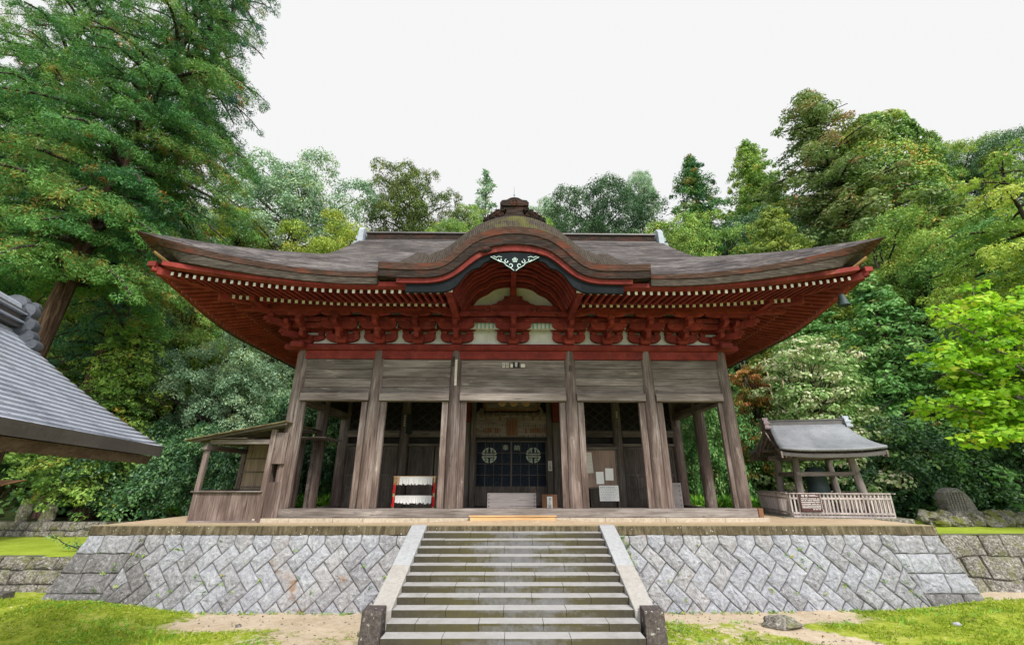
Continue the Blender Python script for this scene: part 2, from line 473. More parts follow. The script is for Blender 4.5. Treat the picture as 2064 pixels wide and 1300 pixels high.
def step_mat():
    t = NT('moss_stained_step_granite_shaded_risers'); co = t.obj(); p = t.pos()
    s_ = t.noise(co, 120, 2, 0.5); g = t.noise(co, 4, 6, 0.65)
    br = t.n('ShaderNodeTexBrick'); t.l(p, br.inputs['Vector'])
    f = t.math('ADD', t.math('MULTIPLY', s_, 0.5), t.math('MULTIPLY', g, 0.5))
    base = t.ramp(f, [(0.36, (0.11, 0.11, 0.116)), (0.5, (0.16, 0.16, 0.168)), (0.65, (0.22, 0.22, 0.23))])
    ax = t.math('ABSOLUTE', t.sep(p, 0))
    idx = t.math('FLOOR', t.math('DIVIDE', t.math('ADD', t.sep(p, 2), 0.012), 0.15))
    cx = t.n('ShaderNodeCombineXYZ'); t.l(t.sep(p, 0), cx.inputs[0]); t.l(t.math('MULTIPLY', idx, 5.37), cx.inputs[1]); t.l(t.math('MULTIPLY', t.sep(p, 2), 1.5), cx.inputs[2])
    n1 = t.noise(cx.outputs[0], 0.8, 4, 0.55)
    q = t.math('ADD', t.math('MULTIPLY', ax, 0.24), t.math('MULTIPLY', t.math('SUBTRACT', n1, 0.5), 1.7))
    q = t.math('ADD', q, t.rng(t.sep(p, 2), 0.2, 1.2, 0.10, -0.03))
    n2 = t.noise(p, 14, 4, 0.6)
    q = t.math('ADD', q, t.math('MULTIPLY', t.math('SUBTRACT', n2, 0.5), 0.25))
    mk = t.rng(t.math('ADD', q, t.math('MULTIPLY', t.math('SUBTRACT', t.noise(p, 7.0, 5, 0.65), 0.5), 0.30)), -0.02, 0.30)
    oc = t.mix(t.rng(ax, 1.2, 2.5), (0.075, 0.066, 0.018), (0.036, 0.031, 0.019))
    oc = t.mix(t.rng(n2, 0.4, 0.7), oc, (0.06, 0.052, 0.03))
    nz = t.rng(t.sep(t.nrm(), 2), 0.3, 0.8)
    shaded_riser = t.mix(t.math('MULTIPLY', mk, 0.88), t.mix(0.25, base, (0.09, 0.085, 0.06)), oc)  # real moss over stone darkened to paint shade onto the upright faces
    tread_d = t.math('MULTIPLY', t.rng(t.noise(p, 2.6, 6, 0.7), 0.46, 0.66), t.rng(ax, 0.6, 2.6, 0.12, 0.42))
    tread = t.mix(tread_d, t.mix(0.55, base, (0.50, 0.49, 0.48)), (0.14, 0.115, 0.085))
    c = t.mix(nz, shaded_riser, tread)
    t.bump(f, 0.5, 0.006)
    return t.done(c, 0.97, 0.05)
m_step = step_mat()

def earth(name, a, b, c_, sc=6):
    t = NT(name); p = t.pos()
    g = t.noise(p, sc, 8, 0.7); h = t.noise(p, sc * 14, 3, 0.6); l = t.noise(p, 0.7, 4, 0.6)
    f = t.math('ADD', t.math('ADD', t.math('MULTIPLY', g, 0.4), t.math('MULTIPLY', h, 0.3)), t.math('MULTIPLY', l, 0.3))
    c = t.ramp(f, [(0.36, a), (0.5, b), (0.64, c_)])
    t.bump(t.math('ADD', g, h), 0.6, 0.02)
    return t.done(c, 0.95, 0.1)
m_sand = earth('platform_sand', (0.34, 0.25, 0.16), (0.46, 0.35, 0.235), (0.56, 0.45, 0.33))
m_hill = earth('forest_floor', (0.012, 0.018, 0.007), (0.03, 0.045, 0.014), (0.06, 0.08, 0.025), 1.2)
m_lawn = earth('bright_lawn', (0.17, 0.24, 0.02), (0.27, 0.35, 0.035), (0.38, 0.45, 0.07), 3)

def ground_mat():
    t = NT('mossy_ground'); p = t.pos()
    at = t.n('ShaderNodeAttribute'); at.attribute_name = 'sand'
    g = t.noise(p, 5, 8, 0.75); h = t.noise(p, 45, 4, 0.65); l = t.noise(p, 0.8, 4, 0.6)
    f = t.math('ADD', t.math('ADD', t.math('MULTIPLY', g, 0.4), t.math('MULTIPLY', h, 0.3)), t.math('MULTIPLY', l, 0.3))
    moss = t.ramp(f, [(0.36, (0.062, 0.094, 0.013)), (0.45, (0.163, 0.219, 0.018)), (0.53, (0.288, 0.338, 0.037)), (0.64, (0.500, 0.450, 0.188))])
    sand = t.ramp(f, [(0.34, (0.29, 0.225, 0.15)), (0.5, (0.46, 0.375, 0.275)), (0.66, (0.60, 0.52, 0.42))])
    q = t.math('ADD', at.outputs['Fac'], t.math('MULTIPLY', t.math('SUBTRACT', g, 0.5), 1.9))
    q = t.math('ADD', q, t.math('MULTIPLY', t.math('SUBTRACT', h, 0.5), 0.9))
    q = t.math('ADD', q, t.math('MULTIPLY', t.math('SUBTRACT', t.noise(p, 1.1, 5, 0.7), 0.45), 1.3))
    c = t.mix(t.rng(q, 0.40, 0.62), moss, sand)
    t.bump(t.math('ADD', g, t.math('MULTIPLY', h, 0.5)), 0.7, 0.03)
    return t.done(c, 0.95, 0.1)
m_ground = ground_mat()

def tile_mat(name, c1, c2, c3, sc, rough=0.42):
    t = NT(name); co = t.obj(False)
    a = t.noise(co, 1.2, 5, 0.6); b = t.noise(co, 18, 3, 0.6)
    f = t.math('ADD', t.math('MULTIPLY', a, 0.6), t.math('MULTIPLY', b, 0.4))
    c = t.ramp(f, [(0.35, c1), (0.5, c2), (0.66, c3)])
    t.bump(b, 0.15, 0.004)
    return t.done(c, rough, 0.5)
m_tile = tile_mat('blue_grey_metal_tile', (0.236, 0.256, 0.313), (0.319, 0.347, 0.415), (0.401, 0.431, 0.504), 1)
m_tile_dk = tile_mat('dark_metal_edge', (0.055, 0.05, 0.052), (0.085, 0.078, 0.08), (0.12, 0.11, 0.11), 1)
m_belltile = tile_mat('slate_grey_shingle', (0.12, 0.13, 0.145), (0.18, 0.19, 0.21), (0.26, 0.275, 0.295), 1, 0.6)

def trunk_mat(name, a, b, c_):
    t = NT(name); co = t.obj()
    g = t.noise(t.scl(co, (1, 1, 0.10)), 9, 7, 0.7, 0.5)
    c = t.ramp(g, [(0.36, a), (0.5, b), (0.66, c_)])
    t.bump(g, 0.9, 0.05)
    return t.done(c, 0.95, 0.1)
m_trunk = trunk_mat('red_brown_cedar_bark', (0.022, 0.013, 0.009), (0.07, 0.042, 0.031), (0.15, 0.098, 0.076))
m_trunk_dk = trunk_mat('dark_tree_bark', (0.016, 0.013, 0.011), (0.045, 0.038, 0.031), (0.11, 0.095, 0.08))
m_trunk_gr = trunk_mat('pale_grey_bark', (0.08, 0.075, 0.065), (0.17, 0.155, 0.135), (0.28, 0.26, 0.23))

def leafmat(name, cols, accent=None, trans=0.24, rough=0.55, spec=0.25):
    t = NT(name)
    at = t.n('ShaderNodeAttribute'); at.attribute_name = 'tint'
    n = len(cols); st = [(0.95 * i / (n - 1), c) for i, c in enumerate(cols)]
    if accent: st = [(p * 0.955, c) for p, c in st] + [(0.965, accent)]
    c = t.ramp(at.outputs['Fac'], st)
    t.done(c, rough, spec)
    tr = t.n('ShaderNodeBsdfTranslucent')
    tc_ = t.mix(1.0, c, (1.0, 1.0, 0.55), 'MULTIPLY'); t.l(tc_, tr.inputs[0])
    ms = t.n('ShaderNodeMixShader'); ms.inputs[0].default_value = trans
    t.l(t.b.outputs[0], ms.inputs[1]); t.l(tr.outputs[0], ms.inputs[2]); t.l(ms.outputs[0], t.o.inputs[0])
    return t.m
OR = (0.34, 0.15, 0.03)
lf_cedar = leafmat('cedar_green', [(0.020, 0.087, 0.034), (0.043, 0.157, 0.047), (0.096, 0.246, 0.055), (0.193, 0.339, 0.079)], OR)
lf_cedar_b = leafmat('far_cedar_green', [(0.020, 0.086, 0.061), (0.038, 0.139, 0.085), (0.071, 0.204, 0.112), (0.111, 0.264, 0.140)], (0.130, 0.102, 0.061))
lf_dark = leafmat('dark_glossy_green', [(0.018, 0.056, 0.027), (0.037, 0.110, 0.048), (0.081, 0.189, 0.071), (0.179, 0.322, 0.123)], None, 0.2, 0.38, 0.5)
lf_mid = leafmat('mid_green', [(0.070, 0.161, 0.041), (0.140, 0.283, 0.061), (0.256, 0.416, 0.082), (0.420, 0.548, 0.123)], (0.451, 0.268, 0.040))
lf_yel = leafmat('yellow_green', [(0.128, 0.209, 0.032), (0.241, 0.354, 0.048), (0.386, 0.498, 0.081), (0.531, 0.561, 0.128)], (0.435, 0.311, 0.052))
lf_bright = leafmat('bright_lime_green', [(0.115, 0.280, 0.012), (0.221, 0.460, 0.020), (0.344, 0.620, 0.035), (0.476, 0.660, 0.070)], (0.508, 0.520, 0.050), 0.45)
lf_grey = leafmat('grey_green', [(0.104, 0.199, 0.123), (0.179, 0.312, 0.189), (0.283, 0.436, 0.275), (0.416, 0.567, 0.360)], (0.317, 0.329, 0.098))
lf_olive = leafmat('olive_green', [(0.085, 0.142, 0.028), (0.161, 0.237, 0.048), (0.265, 0.360, 0.076), (0.416, 0.492, 0.113)], (0.403, 0.329, 0.061))
lf_brown = leafmat('brownish_cedar_green', [(0.073, 0.140, 0.049), (0.134, 0.220, 0.073), (0.220, 0.305, 0.110), (0.329, 0.354, 0.159)], (0.390, 0.207, 0.110))
lf_fir = leafmat('fir_yellow_green', [(0.104, 0.209, 0.034), (0.209, 0.360, 0.048), (0.360, 0.511, 0.076), (0.567, 0.660, 0.133)], (0.366, 0.305, 0.098))
lf_pale = leafmat('pale_blossom_green', [(0.12, 0.24, 0.06), (0.22, 0.38, 0.11), (0.38, 0.50, 0.22), (0.58, 0.60, 0.40)], (0.62, 0.55, 0.42))
lf_maple = leafmat('orange_maple', [(0.086, 0.145, 0.023), (0.205, 0.176, 0.027), (0.342, 0.166, 0.036), (0.393, 0.207, 0.063)], (0.385, 0.104, 0.045))
lf_yew = leafmat('yew_green', [(0.050, 0.151, 0.045), (0.101, 0.265, 0.071), (0.179, 0.378, 0.112), (0.300, 0.511, 0.163)], (0.285, 0.244, 0.093))
lf_ever = leafmat('evergreen_olive', [(0.035, 0.07, 0.018), (0.07, 0.12, 0.028), (0.13, 0.19, 0.042), (0.23, 0.29, 0.065)], (0.3, 0.27, 0.06))
lf_ever2 = leafmat('evergreen_blue_green', [(0.03, 0.075, 0.04), (0.055, 0.125, 0.06), (0.095, 0.18, 0.085), (0.15, 0.24, 0.11)], None)
lf_fern = leafmat('fern_green', [(0.056, 0.189, 0.023), (0.133, 0.378, 0.038), (0.246, 0.567, 0.056), (0.378, 0.660, 0.095)])
lf_scrub = leafmat('forest_scrub_green', [(0.023, 0.065, 0.023), (0.045, 0.123, 0.038), (0.095, 0.209, 0.056), (0.170, 0.303, 0.085)])
lf_moss = leafmat('moss_tuft_green', [(0.12, 0.19, 0.012), (0.22, 0.32, 0.018), (0.33, 0.43, 0.03), (0.42, 0.47, 0.10)])
# ------------------------------------------------------------------ ground, terraces, hillside
def nz(x, y, s=1.0, seed=0.0):
    return mnoise.noise(Vector((x * s + seed * 13.1, y * s - seed * 7.7, seed * 3.3)))

def sstep(a, b, x):
    t = min(1, max(0, (x - a) / (b - a))); return t * t * (3 - 2 * t)

def ground_z(x, y):
    near = sstep(40, 22, abs(x)) * sstep(-10, 6, y) * sstep(34, 24, y)
    z = 0.05 * nz(x, y, 0.35, 1) + 0.02 * nz(x, y, 1.3, 2)
    z += 0.26 * sstep(-8.5, -12.5, x) * sstep(11.2, 13.4, y)
    z += 0.30 * sstep(9.5, 14.5, x) * sstep(11.0, 13.8, y)
    z -= 0.04 * sstep(1.2, 0.2, abs(abs(x) - 6) / 3.5) * sstep(12.8, 13.8, y)
    return z * near

def sand_amt(x, y):
    s = 0.0
    s = max(s, sstep(-9.6, -7.8, x) * sstep(-2.0, -3.2, x) * sstep(11.9, 12.9, y) * 1.0)
    s = max(s, 0.62 * sstep(-7.5, -5.2, x) * sstep(-2, -3, x) * sstep(10.3, 11.6, y))
    s = max(s, 1.0 * sstep(3.0, 3.4, x) * sstep(10.5, 8.2, x) * sstep(12.75, 13.35, y))
    s = max(s, 1.0 * sstep(1.0, 0.45, abs(x - (6.2 + (13.0 - y) * 1.0)) / 1.05) * sstep(13.2, 12.8, y))
    s = max(s, 0.38 * sstep(3.0, 3.6, x) * sstep(7.5, 5.5, x))
    s = max(s, 0.8 * sstep(3.3, 2.0, abs(x)) * sstep(10.2, 9.0, y))
    s = max(s, 0.9 * sstep(0.9, 0.35, abs(x - 14.6) / 1.6) * sstep(13.9, 14.3, y))
    return s

def axis_pts(lo, hi, a, b, fine, coarse):
    p = list(np.arange(lo, a, coarse)) + list(np.arange(a, b, fine)) + list(np.arange(b, hi + coarse, coarse))
    return p

def sheet(name, xs, ys, fz, mat, attr=None):
    v = [(x, y, fz(x, y)) for y in ys for x in xs]
    n = len(xs)
    f = [(j * n + i, j * n + i + 1, (j + 1) * n + i + 1, (j + 1) * n + i) for j in range(len(ys) - 1) for i in range(n - 1)]
    me = bpy.data.meshes.new(name); me.from_pydata(v, [], f)
    me.materials.append(mat)
    me.polygons.foreach_set('use_smooth', [True] * len(f))
    if attr:
        a = me.attributes.new(attr[0], 'FLOAT', 'POINT')
        a.data.foreach_set('value', [attr[1](p[0], p[1]) for p in v])
    o = bpy.data.objects.new(name, me); COL.objects.link(o)
    return structure(o)

sheet('ground', axis_pts(-300, 300, -22, 24, 0.22, 14), axis_pts(-60, 380, 7, 15.4, 0.16, 11), ground_z, m_ground, ('sand', sand_amt))

def hill_h(x, y):
    y0 = 33 - 8 * sstep(10.5, 15, abs(x))
    d = y - y0
    sp = math.log1p(math.exp(min(30, d * 0.6))) / 0.6
    sp = min(sp, 46) if sp < 30 else 30 + 16 * math.tanh((sp - 30) / 16)
    side = max(0, abs(x) - 26); ss = 0.55 * side * sstep(10, 26, y)
    return 0.9 + 0.80 * sp + min(ss, 14) + 0.7 * nz(x, y, 0.12, 3) * sstep(0, 6, d) - 0.9 * sstep(-1, -6, d)

sheet('hillside', list(np.arange(-150, 151, 3.0)), list(np.arange(18, 150, 2.0)), hill_h, m_hill)

mb = MB(); mb.box(-13.0, 13.0, 14.75, 34, 0.3, 2.135)
structure(mb.build('platform_earth', m_sand))
def lawn_z(z0, amp=0.03):
    return lambda x, y: z0 + amp * nz(x, y, 0.5, 4)
sheet('left_lawn', axis_pts(-60, -13.2, -30, -13.2, 0.8, 6), list(np.arange(15.55, 21.4, 0.6)), lawn_z(1.14), m_lawn)
sheet('left_upper_terrace', axis_pts(-60, -12.9, -30, -13.0, 0.8, 6), list(np.arange(21.1, 28, 0.8)), lawn_z(1.66, 0.08), m_hill)
sheet('right_terrace', axis_pts(12.95, 60, 12.95, 30, 0.8, 6), list(np.arange(15.5, 28, 0.6)), lawn_z(1.79), m_lawn)

# ------------------------------------------------------------------ stone masonry
rs = random.Random(11)

def clip_half(poly, a, b, c):
    """keep a*u+b*v<=c"""
    outp = []
    for i in range(len(poly)):
        p = poly[i]; q = poly[(i + 1) % len(poly)]
        dp_ = a * p[0] + b * p[1] - c; dq = a * q[0] + b * q[1] - c
        if dp_ <= 0: outp.append(p)
        if (dp_ < 0) != (dq < 0) and abs(dp_ - dq) > 1e-9:
            t = dp_ / (dp_ - dq)
            outp.append((p[0] + (q[0] - p[0]) * t, p[1] + (q[1] - p[1]) * t))
    return outp

def area(p):
    return 0.5 * abs(sum(p[i][0] * p[(i + 1) % len(p)][1] - p[(i + 1) % len(p)][0] * p[i][1] for i in range(len(p))))

def add_stone(mb, poly, fmap, m, gap=0.006, depth=0.05, sub=5, rough=0.032, pillow=0.03):
    if len(poly) < 3 or area(poly) < 0.012: return
    cu = sum(p[0] for p in poly) / len(poly); cv = sum(p[1] for p in poly) / len(poly)
    ring = []
    for i in range(len(poly)):
        p = poly[i]; q = poly[(i + 1) % len(poly)]
        L = math.hypot(q[0] - p[0], q[1] - p[1])
        n = max(1, min(sub, int(L / 0.1)))
        for k in range(n):
            t = k / n
            ring.append((p[0] + (q[0] - p[0]) * t, p[1] + (q[1] - p[1]) * t))
    warp = lambda u, v: (u + 0.035 * nz(u, v, 2.2, 5), v + 0.03 * nz(u, v, 2.2, 6))
    rad = math.sqrt(area(poly) / math.pi)
    tilt = (rs.uniform(-0.02, 0.02), rs.uniform(-0.02, 0.02))
    base = rs.uniform(0.6, 1.15)
    secs = []
    for sc, dd in ((1 - gap / rad, -0.04), (1 - gap / rad - 0.02, depth * 0.35), (1 - gap / rad - 0.10, depth * 0.85), (0.62, depth + pillow * 0.5), (0.32, depth + pillow)):
        sec = []
        for (u, v) in ring:
            uu, vv = warp(cu + (u - cu) * sc, cv + (v - cv) * sc)
            d = dd * (base if dd > 0 else 1)
            if dd > 0:
                d += rough * (mnoise.noise(Vector((uu * 9, vv * 9, 4))) + 0.7 * mnoise.noise(Vector((uu * 21, vv * 21, 9)))) + (u - cu) * tilt[0] + (v - cv) * tilt[1]
            sec.append(fmap(uu, vv, d))
        secs.append(sec)
    mb.loft(secs, m, cap=False)
    n = len(ring); b = len(mb.v) - n
    mb.f.append(tuple(range(b, b + n))); mb.m.append(m)

YB, YT, ZT = 14.15, 14.66, 1.88
VV = math.hypot(YT - YB, ZT)
def wallmap(sgn):
    cb, sb = ZT / VV, (YT - YB) / VV
    def f(u, v, d):
        t = v / VV
        z = -0.1 + (ZT + 0.1) * t
        y = YB + (YT - YB) * t - 0.10 * (1 - t) ** 2 * 0
        return (sgn * u, y - d * cb, z + d * sb)
    return f

wall = thing('stone_retaining_wall', 'grey granite retaining wall laid in herringbone courses under a stained coping, below the temple hall', 'stone wall', (0, 14.4, 0))
def herringbone(sgn):
    mb = MB(); fm = wallmap(sgn)
    U0, U1 = 2.95, 13.05
    outer = lambda v: U1 + 0.52 * (1 - v / VV)
    w, h = 0.387, 0.463
    l = h * math.sqrt(2); c = math.sqrt(0.5); p = 2 * w * c
    qa = (11.95, 0.0); qb = (11.25, VV)                       # edge of the quoin blocks
    # half-plane u <= line(qa,qb)
    du, dv = qb[0] - qa[0], qb[1] - qa[1]
    A, B = dv, -du; Cc = A * qa[0] + B * qa[1]
    def put(poly, mi=None):
        poly = clip_half(poly, -1, 0, -U0); 
        if len(poly) > 2: poly = clip_half(poly, A, B, Cc)
        if len(poly) > 2: poly = clip_half(poly, 0, -1, 0.0)
        if len(poly) > 2: poly = clip_half(poly, 0, 1, VV)
        if len(poly) < 3: return
        cu = sum(q[0] for q in poly) / len(poly)
        r = rs.random()
        m = 0
        if cu < 8.5 and r < 0.5 - 0.05 * (cu - 3): m = 1
        elif cu > 9.6 and r < 0.3 + 0.3 * (cu - 9.6): m = 2 if (sgn < 0 and r < 0.3 and cu > 10.6) else 3
        elif r > 0.86: m = 3
        add_stone(mb, poly, fm, m)
    o = [3.2 - 10 * p, 0.05]
    up = [True, False, True]                                   # seen mirrored on the other side
    lows = []
    for k in range(3):
        d = (-c, c) if k % 2 == 0 else (c, c)
        e = (c, c) if k % 2 == 0 else (-c, c)
        lows.append(tuple(o))
        for j in range(-4, 40):
            ou, ov = o[0] + j * p, o[1]
            jl = 0
            put([(ou, ov), (ou + l * d[0], ov + l * d[1]), (ou + l * d[0] + w * e[0], ov + l * d[1] + w * e[1]), (ou + w * e[0], ov + w * e[1])])
        o = [o[0] + l * d[0], o[1] + l * d[1]]
    wc = w * c
    for j in range(-4, 40):
        u, v = o[0] + j * p, o[1]
        put([(u, v), (u + wc, v + wc), (u + wc, VV), (u - wc, VV), (u - wc, v + wc)])
        u, v = lows[0][0] + j * p, lows[0][1]
        put([(u, 0), (u, v), (u + wc, v + wc), (u + p, v), (u + p, 0)])
    # quoins
    nrow = 4; hh = VV / nrow
    for k in range(nrow):
        v0, v1 = k * hh, (k + 1) * hh
        off = (0.72, 0.38, 0.66, 0.45)[k]
        a = 10.8; cuts = [a, 12.0 - 0.12 * k + (off - 0.5) * 0.4, 12.75 - 0.06 * k + (off - 0.5) * 0.5]
        for i in range(3):
            ua = cuts[i]; ub = cuts[i + 1] if i < 2 else None
            poly = [(ua, v0), (ub if ub else outer(v0), v0), (ub if ub else outer(v1), v1), (ua, v1)]
            poly = clip_half(poly, -A, -B, -Cc)
            if len(poly) > 2: add_stone(mb, poly, fm, (2 if (k == 0 or (sgn < 0 and k < 3)) else (3 if rs.random() < 0.6 else 0)))
    mb.build('herringbone_stonework', [m_granite, m_granite_o, m_granite_d, m_granite_m], wall)
    b = MB()                                                   # mortar core behind the stones, and the plain end
    q = [fm(2.9, 0, -0.012), fm(outer(0) - 0.02, 0, -0.012), fm(outer(VV) - 0.02, VV, -0.012), fm(2.9, VV, -0.012)]
    q2 = [(x, 14.74, z) for x, y, z in q]
    b.hexa(q + q2)
    b.build('mortar_core', m_grout, wall)
    e_ = MB()
    x0, x1 = outer(0), outer(VV)
    e_.hexa([(sgn * (x0 - 0.03), YB + 0.05, -0.1), (sgn * x0, YB + 0.05, -0.1), (sgn * x0, 34, -0.1), (sgn * (x0 - 0.03), 34, -0.1),
             (sgn * (x1 - 0.03), YT + 0.03, ZT), (sgn * x1, YT + 0.03, ZT), (sgn * x1, 34, ZT), (sgn * (x1 - 0.03), 34, ZT)])
    e_.build('end_face', m_granite_d, wall)
herringbone(-1); herringbone(1)
def coping():
    edges = [-13.08, -10.2, -7.9, -5.3, -3.14]
    segs = [(edges[i], edges[i + 1]) for i in range(4)] + [(-2.66, 0.2), (0.2, 2.66)]
    e2 = [3.14, 5.2, 6.6, 8.3, 10.6, 13.08]
    segs += [(e2[i], e2[i + 1]) for i in range(5)]
    for a, b in segs:
        m_ = MB()
        zz = 1.882 + rs.uniform(-0.003, 0.003)
        if abs(a) < 2.7 and abs(b) < 2.7: zz = 1.86
        yf = 14.628 + rs.uniform(-0.006, 0.006)
        m_.hexa([(a + 0.004, yf - 0.01, zz), (b - 0.004, yf - 0.01, zz), (b - 0.004, 15.05, zz), (a + 0.004, 15.05, zz),
                 (a + 0.004, yf + 0.02, 2.139), (b - 0.004, yf + 0.02, 2.139), (b - 0.004, 15.05, 2.145), (a + 0.004, 15.05, 2.145)])
        m_.build('coping_stone', m_coping, wall, bevel=0.012, segs=2)
coping()

stair = thing('stone_staircase', 'wide moss-stained granite staircase with two smooth sloping side slabs, leading up to the temple hall', 'staircase', (0, 12, 0))
for k in range(1, 15):
    zt = 1.987 - 0.15 * (k - 1); yf = 14.23 - 0.398 * (k - 1)
    m_ = MB()
    xs = [-2.665]
    first = (1.32 if k % 2 else 0.62) * rs.uniform(0.85, 1.1)
    x = -2.665 + first
    while x < 2.3:
        xs.append(x); x += rs.uniform(1.18, 1.42)
    xs.append(2.665)
    for a, b in zip(xs[:-1], xs[1:]):
        dz = rs.uniform(-0.003, 0.003); dy = rs.uniform(-0.004, 0.004)
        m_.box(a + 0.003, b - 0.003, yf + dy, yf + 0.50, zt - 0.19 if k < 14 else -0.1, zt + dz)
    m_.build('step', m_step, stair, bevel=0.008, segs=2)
for s in (-1, 1):
    x0, x1 = sorted((s * 2.668, s * 3.13))
    top = lambda y: 1.987 + (y - 14.23) * 0.377 + 0.03
    m_ = MB(); m_.prism([(14.80, 2.16), (14.60, 2.16), (12.62, top(12.62)), (12.62, 0.0), (14.80, 0.0)], 'x', x0, x1)
    m_.build('sloping_side_slab', m_slab, stair, bevel=0.01)['label'] = 'blue-grey upper side slab'
    m_ = MB(); m_.prism([(12.615, top(12.615)), (10.98, top(10.98)), (10.98, -0.05), (12.615, -0.05)], 'x', x0, x1)
    m_.build('sloping_side_slab', m_slab2, stair, bevel=0.01)['label'] = 'cream lower side slab'
    n0, n1 = sorted((s * 2.77, s * 3.19))
    m_ = MB(); m_.hexa([(n0 - 0.02, 10.57, -0.1), (n1 + 0.02, 10.57, -0.1), (n1 + 0.02, 11.0, -0.1), (n0 - 0.02, 11.0, -0.1),
                        (n0, 10.6, 0.87), (n1, 10.6, 0.87), (n1, 11.0, 0.89), (n0, 11.0, 0.89)])
    m_.build('newel_post', m_newel, stair, bevel=0.02, segs=2)

def rubble(name, label, x0, x1, yb, yt, z0, z1, cell, mat, rows, seed, cat='stone wall', sgn=-1, pillow=0.06):
    """rough dry stone wall along x facing the viewer"""
    r = random.Random(seed)
    t = thing(name, label, cat, ((x0 + x1) / 2, yb, z0))
    V = math.hypot(yt - yb, z1 - z0)
    nrm_ = ((z1 - z0) / V, (yt - yb) / V)
    def fm(u, v, d):
        k = v / V
        return (u, yb + (yt - yb) * k - d * nrm_[0], z0 + (z1 - z0) * k + d * nrm_[1])
    mb = MB(); v = 0
    hs = [r.uniform(0.7, 1.3) for _ in range(rows)]; sm = sum(hs)
    vb = [0]
    for q in hs: vb.append(vb[-1] + q / sm * V)
    lines = []
    for k in range(rows):
        u = x0 + r.uniform(-cell, 0); row = []
        while u < x1:
            wdt = cell * r.uniform(0.6, 1.5)
            row.append((u, u + wdt)); u += wdt
        for a, b in row:
            j = lambda s_: r.uniform(-s_, s_)
            sl = cell * 0.14
            nb = lambda uu, kk: vb[kk] + (0.22 * (V / rows) * nz(uu, kk * 7.3, 1.1 / cell, seed) if 0 < kk < rows else 0)
            poly = [(a + sl * nz(a, k, 3, 7), nb(a, k)), ((a + b) / 2, nb((a + b) / 2, k)), (b + sl * nz(b, k, 3, 7), nb(b, k)),
                    (b + sl * nz(b, k + 5, 3, 8), nb(b, k + 1)), ((a + b) / 2, nb((a + b) / 2, k + 1) + 0.02), (a + sl * nz(a, k + 5, 3, 8), nb(a, k + 1))]
            poly = clip_half(poly, -1, 0, -x0); 
            if len(poly) > 2: poly = clip_half(poly, 1, 0, x1)
            if len(poly) > 2: add_stone(mb, poly, fm, 0, gap=0.02, depth=0.07, sub=4, rough=0.035, pillow=pillow)
    mb.build('stonework', mat, t)
    b = MB()
    q = [fm(x0, 0, -0.02), fm(x1, 0, -0.02), fm(x1, V, -0.02), fm(x0, V, -0.02)]
    b.hexa(q + [(x, yt + 0.35, z) for x, y, z in q]); b.build('earth_core', m_grout, t)
    return t
rubble('dry_stone_wall', 'lichen-covered rubble wall holding the bright lawn left of the herringbone wall', -34, -13.55, 15.15, 15.6, 0.1, 1.15, 0.62, m_rubble, 3, 3)
rubble('dry_stone_wall', 'tall wall of big dark lichen-spotted boulders right of the herringbone wall', 13.5, 40, 14.95, 15.55, 0.0, 1.8, 0.85, m_rubble, 3, 5)
rubble('dry_stone_wall', 'low grey rubble wall at the back of the left lawn under the cedar', -40, -16.9, 20.9, 21.15, 1.1, 1.72, 0.5, m_rubble, 2, 8)
rubble('mossy_stone_kerb', 'low moss-covered kerb of long stones in front of the left rubble wall', -34, -14.6, 14.0, 14.2, 0.0, 0.42, 1.3, m_mossrock, 1, 9, 'kerb')
# ------------------------------------------------------------------ temple hall
hall = thing('temple_hall', 'large wooden temple hall with red bracketed eaves, upswept bark roof and undulating front gable', 'temple', (0, 16.2, 2.139))
H = hall
YC = 16.2; YW = 21.5; YR = 22.0
CX = [-8.1, -5.17, -2.19, 2.19, 5.17, 8.1]
XE = 12.16; YE = 12.30                                       # eave half width and eave line

def lift(a):
    a = abs(a)
    return 1.33 * max(0, (a - 5.2) / 7.08) ** 1.6
PROF = [(0, 9.66), (1.7, 10.72), (3.8, 12.18), (6.7, 14.30), (9.7, 16.72)]
def prof(d):
    for (a, za), (b, zb) in zip(PROF[:-1], PROF[1:]):
        if d <= b:
            return za + (zb - za) * (d - a) / (b - a)
    return PROF[-1][1]
def smooth_prof(d):
    return (prof(max(0, d - .35)) + prof(d) * 2 + prof(min(9.7, d + .35))) / 4 - (0.0 if d > .4 else (0.4 - d) * 0.13)

